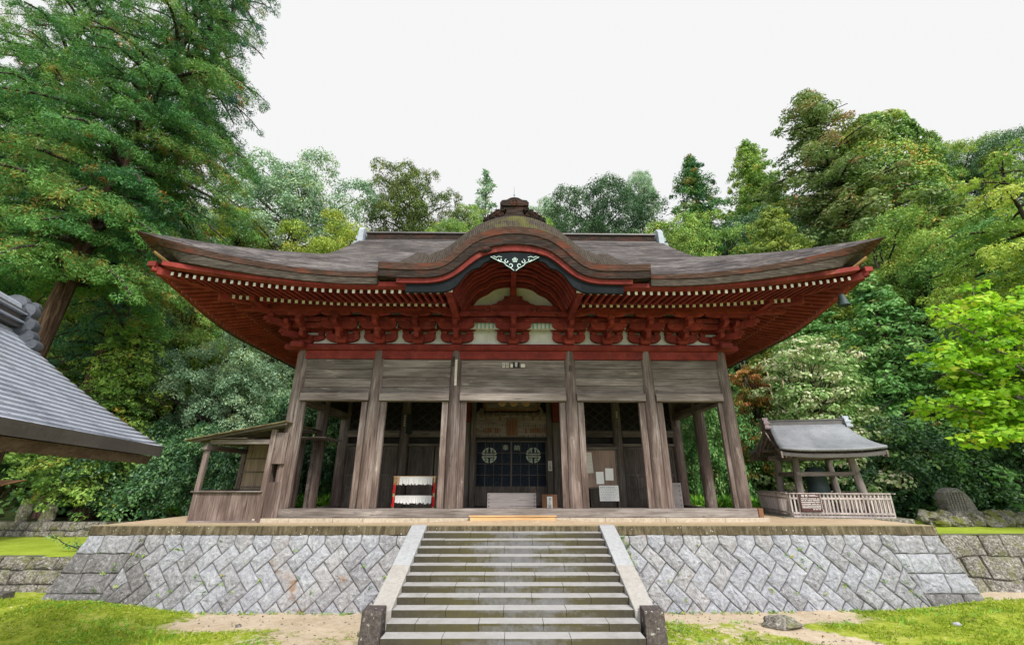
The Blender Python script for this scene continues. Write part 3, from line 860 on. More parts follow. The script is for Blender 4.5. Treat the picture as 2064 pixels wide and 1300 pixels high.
def fr_pt(u, d, zoff=0.0):
    """front slope: u in -1..1 along the slope, d inward distance from the eave"""
    xm = XE - d if d < 3.75 else XE - 3.75 + (d - 3.75) * 0.045
    x = u * xm
    dec = max(0, 1 - d / 5.2) ** 1.25
    z = smooth_prof(d) + lift(min(XE, abs(x) + (d if d < 3.75 else 3.75))) * dec
    y = YE + d - 0.26 * (abs(x) / XE) ** 4 * max(0, 1 - d / 3.75)
    return (x, y, z + zoff)
DS = [0, 0.12, 0.3, 0.6, 1, 1.4, 1.9, 2.4, 2.9, 3.35, 3.75, 4.5, 5.3, 6.2, 7.2, 8.2, 9.0, 9.7]
US = [math.sin(math.pi / 2 * i / 36) for i in range(-36, 37)]
def roof():
    mb = MB()
    n = len(US)
    for flip in (1, -1):                                      # front and back slope
        v = []
        for d in DS:
            for u in US:
                x, y, z = fr_pt(u, d)
                if flip < 0: y = 2 * YR - y
                v.append((x, y, z))
        f = [(j * n + i, j * n + i + 1, (j + 1) * n + i + 1, (j + 1) * n + i) for j in range(len(DS) - 1) for i in range(n - 1)]
        if flip > 0:                                          # open the slope under the undulating gable
            f = [q for q in f if not (abs(sum(v[k][0] for k in q) / 4) < 3.4 and min(v[k][1] for k in q) < 13.45)]
        mb.add(v, f)
    DH = [d for d in DS if d <= 3.75]
    LY = YR - YE
    VS = [math.sin(math.pi / 2 * i / 24) for i in range(-24, 25)]
    for s in (1, -1):                                         # hipped side slopes
        v = []; n2 = len(VS)
        for d in DH:
            ym = LY - d
            for w_ in VS:
                yy = w_ * ym
                dec = max(0, 1 - d / 5.2) ** 1.25
                a = (abs(yy) + d) * XE / LY
                z = smooth_prof(d) + lift(min(XE, a)) * dec
                # meet the front slope exactly on the hip
                x = XE - d + 0.0
                bow = 0.26 * (abs(XE - d) / XE) ** 4 * max(0, 1 - d / 3.75) * (abs(w_) ** 8)
                v.append((s * x, YR + yy + (bow if yy > 0 else -bow), z))
        f = [(j * n2 + i, j * n2 + i + 1, (j + 1) * n2 + i + 1, (j + 1) * n2 + i) for j in range(len(DH) - 1) for i in range(n2 - 1)]
        mb.add(v, f)
    rf = mb.build('roof', m_roof, H, smooth='all')
    g = MB()                                                   # gable ends under the ridge
    for s in (1, -1):
        x = s * 8.1
        pts = [(YE + d, smooth_prof(d) - 0.12) for d in DS if d >= 3.75]
        pts = pts + [(2 * YR - y, z) for y, z in reversed(pts)]
        g.prism(pts, 'x', x - 0.05, x + 0.05)
    g.build('gable_board', m_wood_brown, rf)
    # thick bark edge, in two visible courses, and the slanted underside
    def edge(mat, name, o0, o1, yo, dep, lab):
        e_ = MB()
        secs = []; half = []
        for i in range(-60, 61):
            u = math.sin(math.pi / 2 * i / 60)
            x, y, z = fr_pt(u, 0)
            if abs(x) < 4.15:
                if secs: half.append(secs)
                secs = []
                continue
            th = 0.38 + 0.30 * max(0, (abs(x) - 6) / 6.16) ** 1.7
            za = z - o0 * th - 0.004; zb = z - o1 * th
            q_ = 1.05 * max(0, (abs(x) - 9.6) / (XE - 9.6)) ** 2.2; sg = 1 if x > 0 else -1
            xa_, xb_ = x - sg * q_ * o0, x - sg * q_ * o1
            ya_, yb_ = y + q_ * o0 * 0.9, y + q_ * o1 * 0.9
            secs.append([(xa_, ya_ + yo, za), (xb_, yb_ + yo + 0.025, zb), (xb_ * (1 - dep * 0.4 / 12), yb_ + yo + dep, zb + 0.05), (xa_ * (1 - dep * 0.4 / 12), ya_ + yo + dep, za - 0.02)])
        half.append(secs)
        for q_ in half:
            h_ = MB(); h_.loft(q_); h_.build(name, mat, rf, smooth=True)['label'] = lab + ', front'
        LYs = YR - YE
        for s in (1, -1):
            secs = []; e_ = MB()
            for i in range(-40, 41):
                w_ = math.sin(math.pi / 2 * i / 40)
                yy = w_ * (LYs + (0.26 if abs(i) == 40 else 0.26 * abs(w_) ** 8))
                a = abs(w_) * XE
                z = smooth_prof(0) + lift(a)
                th = 0.38 + 0.30 * max(0, (a - 6) / 6.16) ** 1.7
                za = z - o0 * th - 0.004; zb = z - o1 * th
                xx = XE - yo
                k_ = (1 - dep * 0.4 / LYs)
                q_ = 1.05 * max(0, (a - 9.6) / (XE - 9.6)) ** 2.2
                ka, kb = 1 - q_ * o0 * 0.9 / LYs, 1 - q_ * o1 * 0.9 / LYs
                secs.append([(s * (xx - q_ * o0), YR + yy * ka, za), (s * (xx - 0.025 - q_ * o1), YR + yy * kb, zb), (s * (xx - dep - q_ * o1), YR + yy * k_ * kb, zb + 0.05), (s * (xx - dep - q_ * o0), YR + yy * k_ * ka, za - 0.02)])
            e_.loft(secs); p = e_.build(name, mat, rf, smooth=True); p['label'] = lab + ', side'
    edge(m_edge1, 'bark_edge', 0.0, 0.42, 0.0, 0.5, 'upper red-brown course of the eave edge')
    edge(m_edge2, 'bark_edge', 0.43, 1.0, 0.05, 0.5, 'lower grey course of the eave edge')
    # ridge box with metal cap and stepped ends
    r_ = MB(); r_.box(-8.35, 8.35, YR - 0.32, YR + 0.32, 16.45, 16.86)
    rb = r_.build('ridge', m_edge3, rf)
    r2 = MB(); r2.box(-8.4, 8.4, YR - 0.42, YR + 0.42, 16.863, 16.95); r2.box(-8.4, 8.4, YR - 0.38, YR + 0.38, 16.40, 16.45)
    r2.build('ridge_cap', m_tile_dk, rb, bevel=0.01)
    for s in (-1, 1):
        e2 = MB()
        e2.prism([(YR - 0.55, 16.05), (YR + 0.55, 16.05), (YR + 0.5, 16.9), (YR + 0.3, 17.12), (YR - 0.3, 17.12), (YR - 0.5, 16.9)], 'x', s * 8.42, s * 8.72)
        for z, dx in ((16.22, 0.34), (16.52, 0.22), (16.80, 0.10)):
            e2.tube([(s * 8.6, YR - 0.5, z), (s * 8.6, YR + 0.5, z)], 0.12, 10)
            e2.box(min(s * 8.6, s * (8.6 + dx)), max(s * 8.6, s * (8.6 + dx)), YR - 0.45, YR + 0.45, z - 0.12, z + 0.1)
            for yy in (-0.3, 0, 0.3):
                e2.tube([(s * 8.6, YR + yy, z), (s * (8.66 + dx), YR + yy, z)], 0.11, 10)
        e2.v = [(x + s * 0.06, YR + (y - YR) * 1.15, 16.5 + (z - 16.5) * 1.25) for x, y, z in e2.v]
        e2.build('ridge_end_ornament', m_greymetal, rf, bevel=0.012)
    return rf
RF = roof()

# ---- undulating gable
KZ = [(0, 11.26), (0.35, 11.245), (0.75, 11.17), (1.1, 11.04), (1.4, 10.88), (1.73, 10.60), (1.98, 10.34), (2.2, 10.12), (2.42, 9.975), (2.7, 9.91), (3.1, 9.895), (3.6, 9.90), (4.1, 9.925), (4.32, 9.94)]
def cr(pts, x):
    """monotone-ish cubic through points"""
    x = abs(x)
    for i in range(len(pts) - 1):
        if x <= pts[i + 1][0] or i == len(pts) - 2:
            (x0, y0), (x1, y1) = pts[i], pts[i + 1]
            ym = pts[i - 1] if i else (-pts[1][0], pts[1][1])
            yp = pts[i + 2] if i + 2 < len(pts) else (2 * x1 - x0, 2 * y1 - y0)
            m0 = (y1 - ym[1]) / (x1 - ym[0]); m1 = (yp[1] - y0) / (yp[0] - x0)
            hh = x1 - x0; t = (x - x0) / hh
            return (2 * t**3 - 3 * t**2 + 1) * y0 + (t**3 - 2 * t**2 + t) * hh * m0 + (-2 * t**3 + 3 * t**2) * y1 + (t**3 - t**2) * hh * m1
def kz(x): return cr(KZ, x)
KG = [(0, 0.92), (0.9, 0.86), (1.7, 0.80), (2.3, 0.86), (2.8, 0.80), (3.3, 0.62), (4.0, 0.40), (4.4, 0.38)]
def ktop(x, y):
    s = max(0, (y - 12.13))
    rise = cr(KG, x) * math.sin(min(1, s / 0.85) * math.pi / 2)
    z = kz(x) + rise + max(0, s - 0.85) * 0.06
    w_ = sstep(2.5, 4.0, abs(x))
    zm = smooth_prof(max(0, y - YE)) + 0.16
    return z * (1 - w_) + max(zm, kz(x)) * w_
def koff(x, d):
    e_ = 0.01
    z0 = kz(x)
    dz = (cr(KZ, abs(x) + e_) - cr(KZ, max(0, abs(x) - e_))) / (2 * e_ if abs(x) > e_ else e_ + abs(x) + 1e-6)
    if abs(x) < 0.02: dz = 0
    nx, nz_ = -dz, 1.0
    L = math.hypot(nx, nz_); nx /= L; nz_ /= L
    sg = 1 if x >= 0 else -1
    return (x - sg * nx * d, z0 - nz_ * d)
def kcurve(dc, ds, n=60, xm=4.32):
    pts = []
    for i in range(-n, n + 1):
        x = xm * i / n
        w_ = sstep(0.3, 2.6, abs(x))
        pts.append(koff(x, dc * (1 - w_) + ds * w_))
    pts.sort(key=lambda p: p[0])
    # resample as a function of x
    out_ = []
    for i in range(-n, n + 1):
        x = xm * i / n
        for a, b in zip(pts[:-1], pts[1:]):
            if a[0] <= x <= b[0] and b[0] > a[0]:
                out_.append((x, a[1] + (b[1] - a[1]) * (x - a[0]) / (b[0] - a[0]))); break
        else:
            out_.append((x, pts[0][1] if x < 0 else pts[-1][1]))
    return out_
def kara():
    mb = MB()
    ys = [12.13, 12.18, 12.26, 12.36, 12.48, 12.6, 12.72, 12.84, 13.0, 13.15, 13.3, 13.5, 13.75, 14.0, 14.25, 14.5, 14.8, 15.1, 15.4, 15.7, 16.0, 16.3, 16.7, 17.2]
    xs = [4.32 * i / 70 for i in range(-70, 71)]
    v = [(x, y, ktop(x, y)) for y in ys for x in xs]
    n = len(xs)
    f = [(j * n + i, j * n + i + 1, (j + 1) * n + i + 1, (j + 1) * n + i) for j in range(len(ys) - 1) for i in range(n - 1)]
    mb.add(v, f)
    kr = mb.build('undulating_gable_roof', m_kara, H, smooth='all')
    c0 = kcurve(0, 0); c1 = kcurve(0.25, 0.22); c2 = kcurve(0.60, 0.46); c3 = kcurve(0.80, 0.60)
    def band(name, mat, up, lo, y0, y1, lab=None, cut=None, par=kr):
        b = MB(); secs = []
        for (xa, za), (xb, zb) in zip(up, lo):
            if cut and abs(xa) > cut: continue
            secs.append([(xa, y0, za - 0.003), (xb, y0 + 0.02, zb), (xb, y1, zb), (xa, y1, za - 0.003)])
        b.loft(secs)
        p = b.build(name, mat, par, smooth=True)
        if lab: p['label'] = lab
        return p
    band('gable_bark_edge', m_edge1, c0, c1, 12.12, 13.0, 'upper brown course of the gable edge')
    band('gable_bark_edge', m_edge3, c1, c2, 12.17, 13.0, 'lower dark course of the gable edge')
    band('gable_red_board', m_red, c2, c3, 12.27, 12.9, cut=3.75)
    # black barge board with cusped lower edge
    LOW = [(0, 10.13), (0.35, 10.16), (0.62, 10.20), (0.98, 10.10), (1.12, 9.92), (1.36, 9.84), (1.56, 9.68), (1.72, 9.44), (1.86, 9.24), (2.1, 9.08), (2.3, 9.03), (3.5, 9.02), (4.4, 9.02)]
    def low(x):
        x = abs(x)
        for (a, za), (b, zb) in zip(LOW[:-1], LOW[1:]):
            if x <= b:
                t = (x - a) / (b - a); return za + (zb - za) * t
        return LOW[-1][1]
    band('barge_board', m_black, c3, [(x, low(x)) for x, _ in c3], 12.38, 12.50, cut=3.5)
    # side closing boards
    b = MB()
    for s in (-1, 1):
        x = s * 4.30
        pts = [(12.14, 9.94)] + [(y, ktop(4.3, y) - 0.01) for y in (12.5, 13.2, 14, 15)] + [(15, 11.0), (12.9, 9.6), (12.17, 9.46)]
        b.prism(pts, 'x', x - 0.02, x + 0.02)
    b.build('gable_side_board', m_edge3, kr)
    # pendant with pale scroll lines
    g = MB()
    pts = [(-0.82, 10.24), (-0.6, 10.10), (-0.42, 10.02), (-0.3, 9.90), (-0.17, 9.82), (0, 9.70), (0.17, 9.82), (0.3, 9.90), (0.42, 10.02), (0.6, 10.10), (0.82, 10.24), (0.5, 10.36), (0, 10.40), (-0.5, 10.36)]
    g.prism(pts, 'y', 12.30, 12.37)
    gp = g.build('gable_pendant', m_black, kr)
    sc = MB()
    def spiral(cx, cz, r0, r1, a0, a1, n=14, y=12.292):
        return [(cx + (r0 + (r1 - r0) * i / n) * math.cos(a0 + (a1 - a0) * i / n), y, cz + (r0 + (r1 - r0) * i / n) * math.sin(a0 + (a1 - a0) * i / n)) for i in range(n + 1)]
    for s in (-1, 1):
        mxs = lambda P: [(s * x, y, z) for x, y, z in P]
        sc.tube(mxs(spiral(0.15, 9.93, 0.02, 0.09, 0, 4.6)), 0.013, 5)
        sc.tube(mxs(spiral(0.26, 10.07, 0.025, 0.08, 2.5, 7.6)), 0.013, 5)
        sc.tube(mxs(spiral(0.47, 10.13, 0.02, 0.06, 1.5, 6.5)), 0.012, 5)
        sc.tube(mxs([(0.03, 12.292, 9.74), (0.14, 12.292, 9.84), (0.27, 12.292, 9.92), (0.36, 12.292, 10.03), (0.5, 12.292, 10.07), (0.62, 12.292, 10.14), (0.78, 12.292, 10.23), (0.68, 12.292, 10.25), (0.6, 12.292, 10.21), (0.52, 12.292, 10.25), (0.42, 12.292, 10.22)]), 0.012, 5)
    for k in range(5):
        a = 2 * math.pi * k / 5 + 0.3
        sc.tube(spiral(0.055 * math.cos(a), 10.12 + 0.055 * math.sin(a), 0.03, 0.03, 0, 6.28, 8), 0.009, 5)
    sc.build('scroll_line', m_gegyo, gp)
    w_ = MB(); w_.ball((-0.98, 12.26, 10.52), (0.2, 0.10, 0.15), n=10, k=7, jit=0.25, rng=random.Random(3))
    w_.build('wasp_nest', m_edge3, kr)
    # curved ceiling ribs
    RB = [(0, 10.56), (0.5, 10.53), (0.86, 10.42), (1.1, 10.24), (1.28, 10.16), (1.5, 10.02), (1.72, 9.74), (1.88, 9.42), (2.02, 9.14)]
    def rib_z(x): return cr(RB, x)
    def arc(scale, dz, n=26):
        return [(2.02 * scale * i / n, rib_z(2.02 * i / n) + dz) for i in range(-n, n + 1)]
    for k in range(10):
        y = 12.62 + k * 0.345
        sc_ = 1 - 0.008 * k
        up = arc(sc_ + 0.012, 0.11 + 0.024 * k); lo = arc(sc_, 0.024 * k)
        b = MB()
        secs = [[(xa, y, za), (xb, y, zb), (xb, y + 0.12, zb), (xa, y + 0.12, za)] for (xa, za), (xb, zb) in zip(up, lo)]
        b.loft(secs); b.build('curved_rib', m_red if k % 2 else m_red_dk, kr, smooth=True)
    b = MB()
    a0 = arc(1.015, 0.13); secs = []
    for (x, z) in a0: secs.append([(x, 12.5, z), (x * 0.935, 15.75, z + 0.25), (x * 0.935, 15.75, z + 0.28), (x, 12.5, z + 0.03)])
    b.loft(secs); b.build('gable_ceiling', m_red_dk, kr, smooth=True)
    b = MB(); b.hexa([(-0.1, 12.45, 10.42), (0.1, 12.45, 10.42), (0.1, 15.8, 10.64), (-0.1, 15.8, 10.64), (-0.1, 12.45, 10.56), (0.1, 12.45, 10.56), (0.1, 15.8, 10.78), (-0.1, 15.8, 10.78)]); b.build('ridge_beam', m_red, kr)
    # plaster tympanum
    pts = [(-1.98, 9.0)] + [(x, z + 0.36) for x, z in arc(0.95, 0)] + [(1.98, 9.0)]
    b = MB(); b.prism(pts, 'y', 15.84, 15.90); b.build('tympanum_plaster', m_plaster, kr)
    # rainbow beam and carved strut
    b = MB(); b.prism([(-2.05, 9.36), (-1.5, 9.40), (0, 9.44), (1.5, 9.40), (2.05, 9.36), (2.05, 9.80), (1.2, 9.86), (0, 9.88), (-1.2, 9.86), (-2.05, 9.80)], 'y', 15.45, 15.75)
    rb = b.build('rainbow_beam', m_red, kr, bevel=0.015)
    b = MB()
    for s in (-1, 1):
        mxs = lambda P: [(s * x, y, z) for x, y, z in P]
        b.tube(mxs(spiral(0.98, 9.68, 0.03, 0.14, 0.5, 6.0, y=15.44)), 0.016, 5)
        b.tube(mxs([(1.12, 15.44, 9.66), (1.3, 15.44, 9.6), (1.5, 15.44, 9.64), (1.75, 15.44, 9.6)]), 0.014, 5)
        b.tube(mxs([(0.62, 15.44, 9.62), (0.7, 15.44, 9.72), (0.78, 15.44, 9.66), (0.68, 15.44, 9.58)]), 0.018, 5)
    b.build('carved_swirl', m_ink, rb)
    b = MB()
    half = [(0.0, 10.26), (0.36, 10.26), (0.36, 10.16), (0.42, 10.08), (0.58, 10.04), (0.66, 9.95), (0.84, 9.90), (0.84, 9.84)]
    b.prism([(-x, z) for x, z in reversed(half)] + half[1:], 'y', 15.48, 15.72)
    b.build('carved_frog_leg_strut', m_red_dk, kr, bevel=0.012)
    b = MB(); b.box(-0.13, 0.13, 15.5, 15.7, 10.262, 10.64); b.build('strut_block', m_red, kr, bevel=0.015)
    # brackets carrying the gable sides
    for s in (-1, 1):
        x0, x1 = sorted((s * 2.03, s * 2.24))
        b = MB(); b.prism([(12.66, 9.12), (12.66, 9.50), (16.0, 10.0), (16.0, 9.5), (15.6, 9.42), (15.2, 9.10), (14.6, 9.14), (13.4, 9.08)], 'x', x0, x1)
        b.build('gable_side_beam', m_red, kr, bevel=0.012)
        b = MB(); b.box(x0 - 0.03, x1 + 0.03, 12.61, 12.66, 9.14, 9.52); b.build('beam_end_cap', m_white, kr)
    # crest ornament on the gable crown
    b = MB()
    cap = [(-0.52, 12.86), (-0.44, 12.98), (-0.28, 13.0), (-0.14, 13.10), (0, 13.13), (0.14, 13.10), (0.28, 13.0), (0.44, 12.98), (0.52, 12.86), (0.46, 12.72), (0.30, 12.70), (-0.30, 12.70), (-0.46, 12.72)]
    b.prism(cap, 'y', 12.86, 13.5)
    b.prism([(-0.38, 12.70), (0.38, 12.70), (0.28, 12.50), (0.34, 12.32), (0.5, 12.16), (-0.5, 12.16), (-0.34, 12.32), (-0.28, 12.50)], 'y', 12.92, 13.45)
    b.box(-0.62, 0.62, 12.9, 13.6, 12.06, 12.18)
    sq = lambda m_: setattr(m_, 'v', [(x, y, 12.06 + (z - 12.06) * 0.85) for x, y, z in m_.v])
    sq(b); orn = b.build('crest_ornament', m_edge3, kr, bevel=0.02, segs=2)
    b = MB()
    b.tube([(0.13 * math.cos(t / 16 * 6.2832), 12.85, 12.84 + 0.13 * math.sin(t / 16 * 6.2832)) for t in range(17)], 0.022, 6)
    b.box(-0.09, 0.09, 12.84, 12.87, 12.82, 12.86); b.box(-0.02, 0.02, 12.84, 12.87, 12.75, 12.93)
    sq(b); b.build('round_crest', m_edge1, orn)
    rr = random.Random(5)
    for s in (-1, 1):
        b = MB()
        for (cx, cz, q) in ((0.42, 12.56, 0.13), (0.58, 12.46, 0.14), (0.72, 12.33, 0.15), (0.86, 12.2, 0.14), (1.0, 12.07, 0.12), (0.50, 12.32, 0.16), (0.66, 12.16, 0.16), (0.84, 12.04, 0.12), (0.42, 12.2, 0.14)):
            b.ball((s * cx, 13.08, cz), (q, 0.2, q * 0.9), n=9, k=6, jit=0.12, rng=rr)
            b.tube([(s * (cx + q * (0.35 + 0.05 * t) * math.cos(t * 0.9)), 12.88, cz + q * (0.35 + 0.05 * t) * math.sin(t * 0.9)) for t in range(9)], 0.02, 5)
        sq(b); b.build('carved_cloud_wing', m_edge3, orn)
    b = MB(); b.tube([(0, 13.2, 12.94), (0, 13.2, 13.3), (0, 13.2, 13.65)], [0.016, 0.014, 0.010], 6); b.ball((0, 13.2, 13.3), 0.035)
    b.build('lightning_rod', m_greymetal, orn)
kara()

# ---- eaves: rafters, boards and soffits
def rlift(a, k): return k * lift(min(XE, abs(a)))
def eave_boards():
    for (name, mat, y0, y1, z0, z1, k, ext) in (('eave_board', m_red, 12.46, 12.72, 9.25, 9.40, 0.66, 11.35), ('rafter_tie_board', m_red_dk, 14.02, 14.18, 9.37, 9.50, 0.36, 10.25)):
        b = MB()
        def sec(a, sgn_axis, s):
            L_ = rlift(a, k)
            zz0, zz1 = z0 + L_, z1 + L_
            return zz0, zz1
        n = 40
        secs = []
        for i in range(-n, n + 1):
            x = ext * i / n; a, c_ = sec(x, 0, 0)
            if abs(x) < 2.24:
                if secs: b.loft(secs); b.build(name, mat, H, smooth=True); b = MB()
                secs = []; continue
            secs.append([(x, y0, a), (x, y1, a - 0.02), (x, y1, c_), (x, y0, c_)])
        b.loft(secs); b.build(name, mat, H, smooth=True); b = MB()
        dy0 = y0 - (YC - (12.28 - 8.1) - 0.0)
        LYs = YR - y0
        for s in (-1, 1):
            secs = []
            xo = 8.1 + (YC - y0); xi = 8.1 + (YC - y1)
            for i in range(-n, n + 1):
                w_ = i / n; yy = w_ * LYs * 0.995
                a, c_ = sec(w_ * ext, 0, 0)
                secs.append([(s * xo, YR + yy, a), (s * xi, YR + yy, a - 0.02), (s * xi, YR + yy, c_), (s * xo, YR + yy, c_)])
            b = MB(); b.loft(secs); b.build(name, mat, H, smooth=True)
    # soffit boards above the rafters (two slopes)
    b = MB(); n = 40
    for (ya, yb, za, zb, ka, kb) in ((12.55, 14.15, 9.36, 9.60, 0.62, 0.38), (14.05, 16.1, 9.50, 10.12, 0.38, 0.0)):
        ea = 8.1 + YC - ya; eb = 8.1 + YC - yb
        v = []
        for i in range(-n, n + 1):
            w_ = i / n
            v.append((w_ * ea, ya, za + rlift(w_ * ea, ka))); v.append((w_ * eb, yb, zb + rlift(w_ * eb, kb)))
        f = [(2 * i, 2 * i + 2, 2 * i + 3, 2 * i + 1) for i in range(2 * n)]
        b.add(v, [q for q in f if abs(v[q[0]][0] + v[q[1]][0] + v[q[2]][0] + v[q[3]][0]) / 4 > 2.3])
        for s in (-1, 1):
            v = []
            la = YR - ya; lb = YR - yb
            for i in range(-n, n + 1):
                w_ = i / n
                v.append((s * ea, YR + w_ * la, za + rlift(w_ * ea, ka))); v.append((s * eb, YR + w_ * lb, zb + rlift(w_ * ea, kb)))
            b.add(v, f)
    b.build('soffit_boards', m_red_dk, H, smooth='all', fix=False)
eave_boards()

def rafter_mb(mb, P0, P1, w_, h_, tip=0.012):
    """rafter from tip P0 to root P1, with a white painted end face (material 1)"""
    a = Vector(P0); b = Vector(P1); d = (b - a).normalized()
    mb.bar(a, b, w_, h_, 0)
    mb.bar(a - d * tip, a - d * 0.0005, w_, h_, 1)
def rafters():
    sp = 0.248
    # front, each a part
    for k in range(-46, 47):
        x = k * sp
        if abs(x) < 2.2: continue
        if abs(x) <= 11.25:
            yi = 14.3
            if abs(x) > 9.95: yi = YC + 8.1 - abs(x) + 0.12             # runs into the hip beam
            L0 = rlift(x, 0.58); L1 = rlift(x, 0.44) * (1 if abs(x) < 9.9 else 0.95)
            t = max(0.25, (yi - 12.75) / 1.55)
            m_ = MB(); rafter_mb(m_, (x, 12.76, 9.185 + L0), (x, yi, 9.185 + L0 + (0.22 - (L0 - L1)) * t), 0.085, 0.115)
            m_.build('flying_rafter', [m_red, m_white], H)
        if abs(x) <= 9.92:
            yi = 16.1
            if abs(x) > 8.1: yi = max(14.4, YC + 8.1 - abs(x) + 0.1)
            L0 = rlift(x, 0.36); t = (yi - 14.1) / 2.0
            m_ = MB(); rafter_mb(m_, (x, 14.10, 9.30 + L0), (x, yi, 9.30 + L0 + (0.62 - L0) * t), 0.10, 0.13)
            m_.build('base_rafter', [m_red, m_paper_aged], H)
    # sides
    LY = YR - 12.30
    for s in (-1, 1):
        f_ = MB(); b_ = MB()
        for k in range(-38, 39):
            yy = k * sp
            a = abs(yy) / (YR - 12.75) * 11.55
            if abs(yy) < YR - 13.0:
                xi = 8.1 + 1.9
                over = abs(yy) - (YR - 14.3)
                if over > 0: xi = 10.0 + over - 0.12
                L0 = rlift(a, 0.58); L1 = rlift(a, 0.44)
                t = max(0.25, (11.54 - xi) / 1.55)
                rafter_mb(f_, (s * 11.54, YR + yy, 9.185 + L0), (s * xi, YR + yy, 9.185 + L0 + (0.22 - (L0 - L1)) * t), 0.085, 0.115, 0.003)
            if abs(yy) < YR - 14.3:
                over = abs(yy) - (YR - YC)
                xi = 8.2 if over < 0 else 8.1 + over
                L0 = rlift(a, 0.36); t = (10.2 - xi) / 2.0
                rafter_mb(b_, (s * 10.20, YR + yy, 9.30 + L0), (s * xi, YR + yy, 9.30 + L0 + (0.62 - L0) * t), 0.10, 0.13, 0.003)
        o = f_.build('side_flying_rafters', [m_red, m_white], H); o['kind'] = 'stuff'
        o = b_.build('side_base_rafters', [m_red, m_paper_aged], H); o['kind'] = 'stuff'
        # hip beams
        for (far, n0) in ((False, 0), (True, 1)):
            fy = (lambda y: y) if not far else (lambda y: 2 * YR - y)
            m_ = MB()
            m_.bar((s * 11.62, fy(12.68), 9.83), (s * 9.9, fy(14.4), 9.78), 0.20, 0.26)
            m_.bar((s * 11.72, fy(12.58), 9.87), (s * 11.62, fy(12.68), 9.86), 0.195, 0.16)
            m_.bar((s * 10.35, fy(13.95), 9.50), (s * 8.1, fy(16.2), 9.98), 0.22, 0.28)
            m_.build('hip_beam', m_red, H, bevel=0.015)
            if not far:
                m_ = MB(); m_.bar((s * 11.74, fy(12.50), 10.44), (s * 11.2, fy(13.02), 10.0), 0.13, 0.05)
                m_.build('hip_edge_board', m_wood_tan, H)
rafters()

# ---- bracket sets
def arm_profile(half, z0, h_, nose=0.16):
    """boat-shaped bracket arm outline in (t, z)"""
    return [(-half, z0 + h_), (-half, z0 + h_ * 0.52), (-half + nose * 0.45, z0 + h_ * 0.22), (-half + nose * 1.1, z0 + 0.02), (-half + nose * 1.8, z0),
            (half - nose * 1.8, z0), (half - nose * 1.1, z0 + 0.02), (half - nose * 0.45, z0 + h_ * 0.22), (half, z0 + h_ * 0.52), (half, z0 + h_)]
def block(mb, x, y, z, w_, h_):
    a = w_ / 2; b = w_ * 0.36; hm = h_ * 0.45
    mb.hexa([(x - b, y - b, z), (x + b, y - b, z), (x + b, y + b, z), (x - b, y + b, z), (x - a, y - a, z + hm), (x + a, y - a, z + hm), (x + a, y + a, z + hm), (x - a, y + a, z + hm)])
    mb.box(x - a, x + a, y - a, y + a, z + hm, z + h_)
def bracket_mesh(wide=1.0):
    """origin on the plate under the big block; -y is outwards"""
    parts = []
    mb = MB(); block(mb, 0, 0, 0, 0.46, 0.26)
    mb.prism([(p, z) for p, z in arm_profile(0.64 * wide, 0.08, 0.32)], 'y', -0.09, 0.09)
    mb.prism([(-0.60, 0.37), (-0.60, 0.25), (-0.5, 0.16), (-0.35, 0.13), (0.1, 0.13), (0.1, 0.37)], 'x', -0.09, 0.09)
    for x in (-0.50 * wide, 0, 0.50 * wide): block(mb, x, 0, 0.401, 0.26, 0.12)
    block(mb, 0, -0.48, 0.37, 0.26, 0.14)
    parts.append(mb)
    m2 = MB()
    m2.prism([(p, z) for p, z in arm_profile(0.69 * wide, 0.46, 0.28)], 'y', -0.57, -0.39)
    m2.prism([(-1.08, 0.70), (-1.08, 0.60), (-0.98, 0.52), (-0.84, 0.49), (0.1, 0.49), (0.1, 0.70)], 'x', -0.085, 0.085)
    m2.prism([(p, z) for p, z in arm_profile(0.74 * wide, 0.521, 0.20)], 'y', -0.075, 0.075)
    for x in (-0.54 * wide, 0.54 * wide): block(m2, x, -0.48, 0.741, 0.24, 0.13)
    block(m2, 0, -0.96, 0.70, 0.24, 0.15)
    m2.prism([(p, z) for p, z in arm_profile(0.56 * wide, 0.82, 0.17)], 'y', -1.04, -0.88)
    return mb, m2
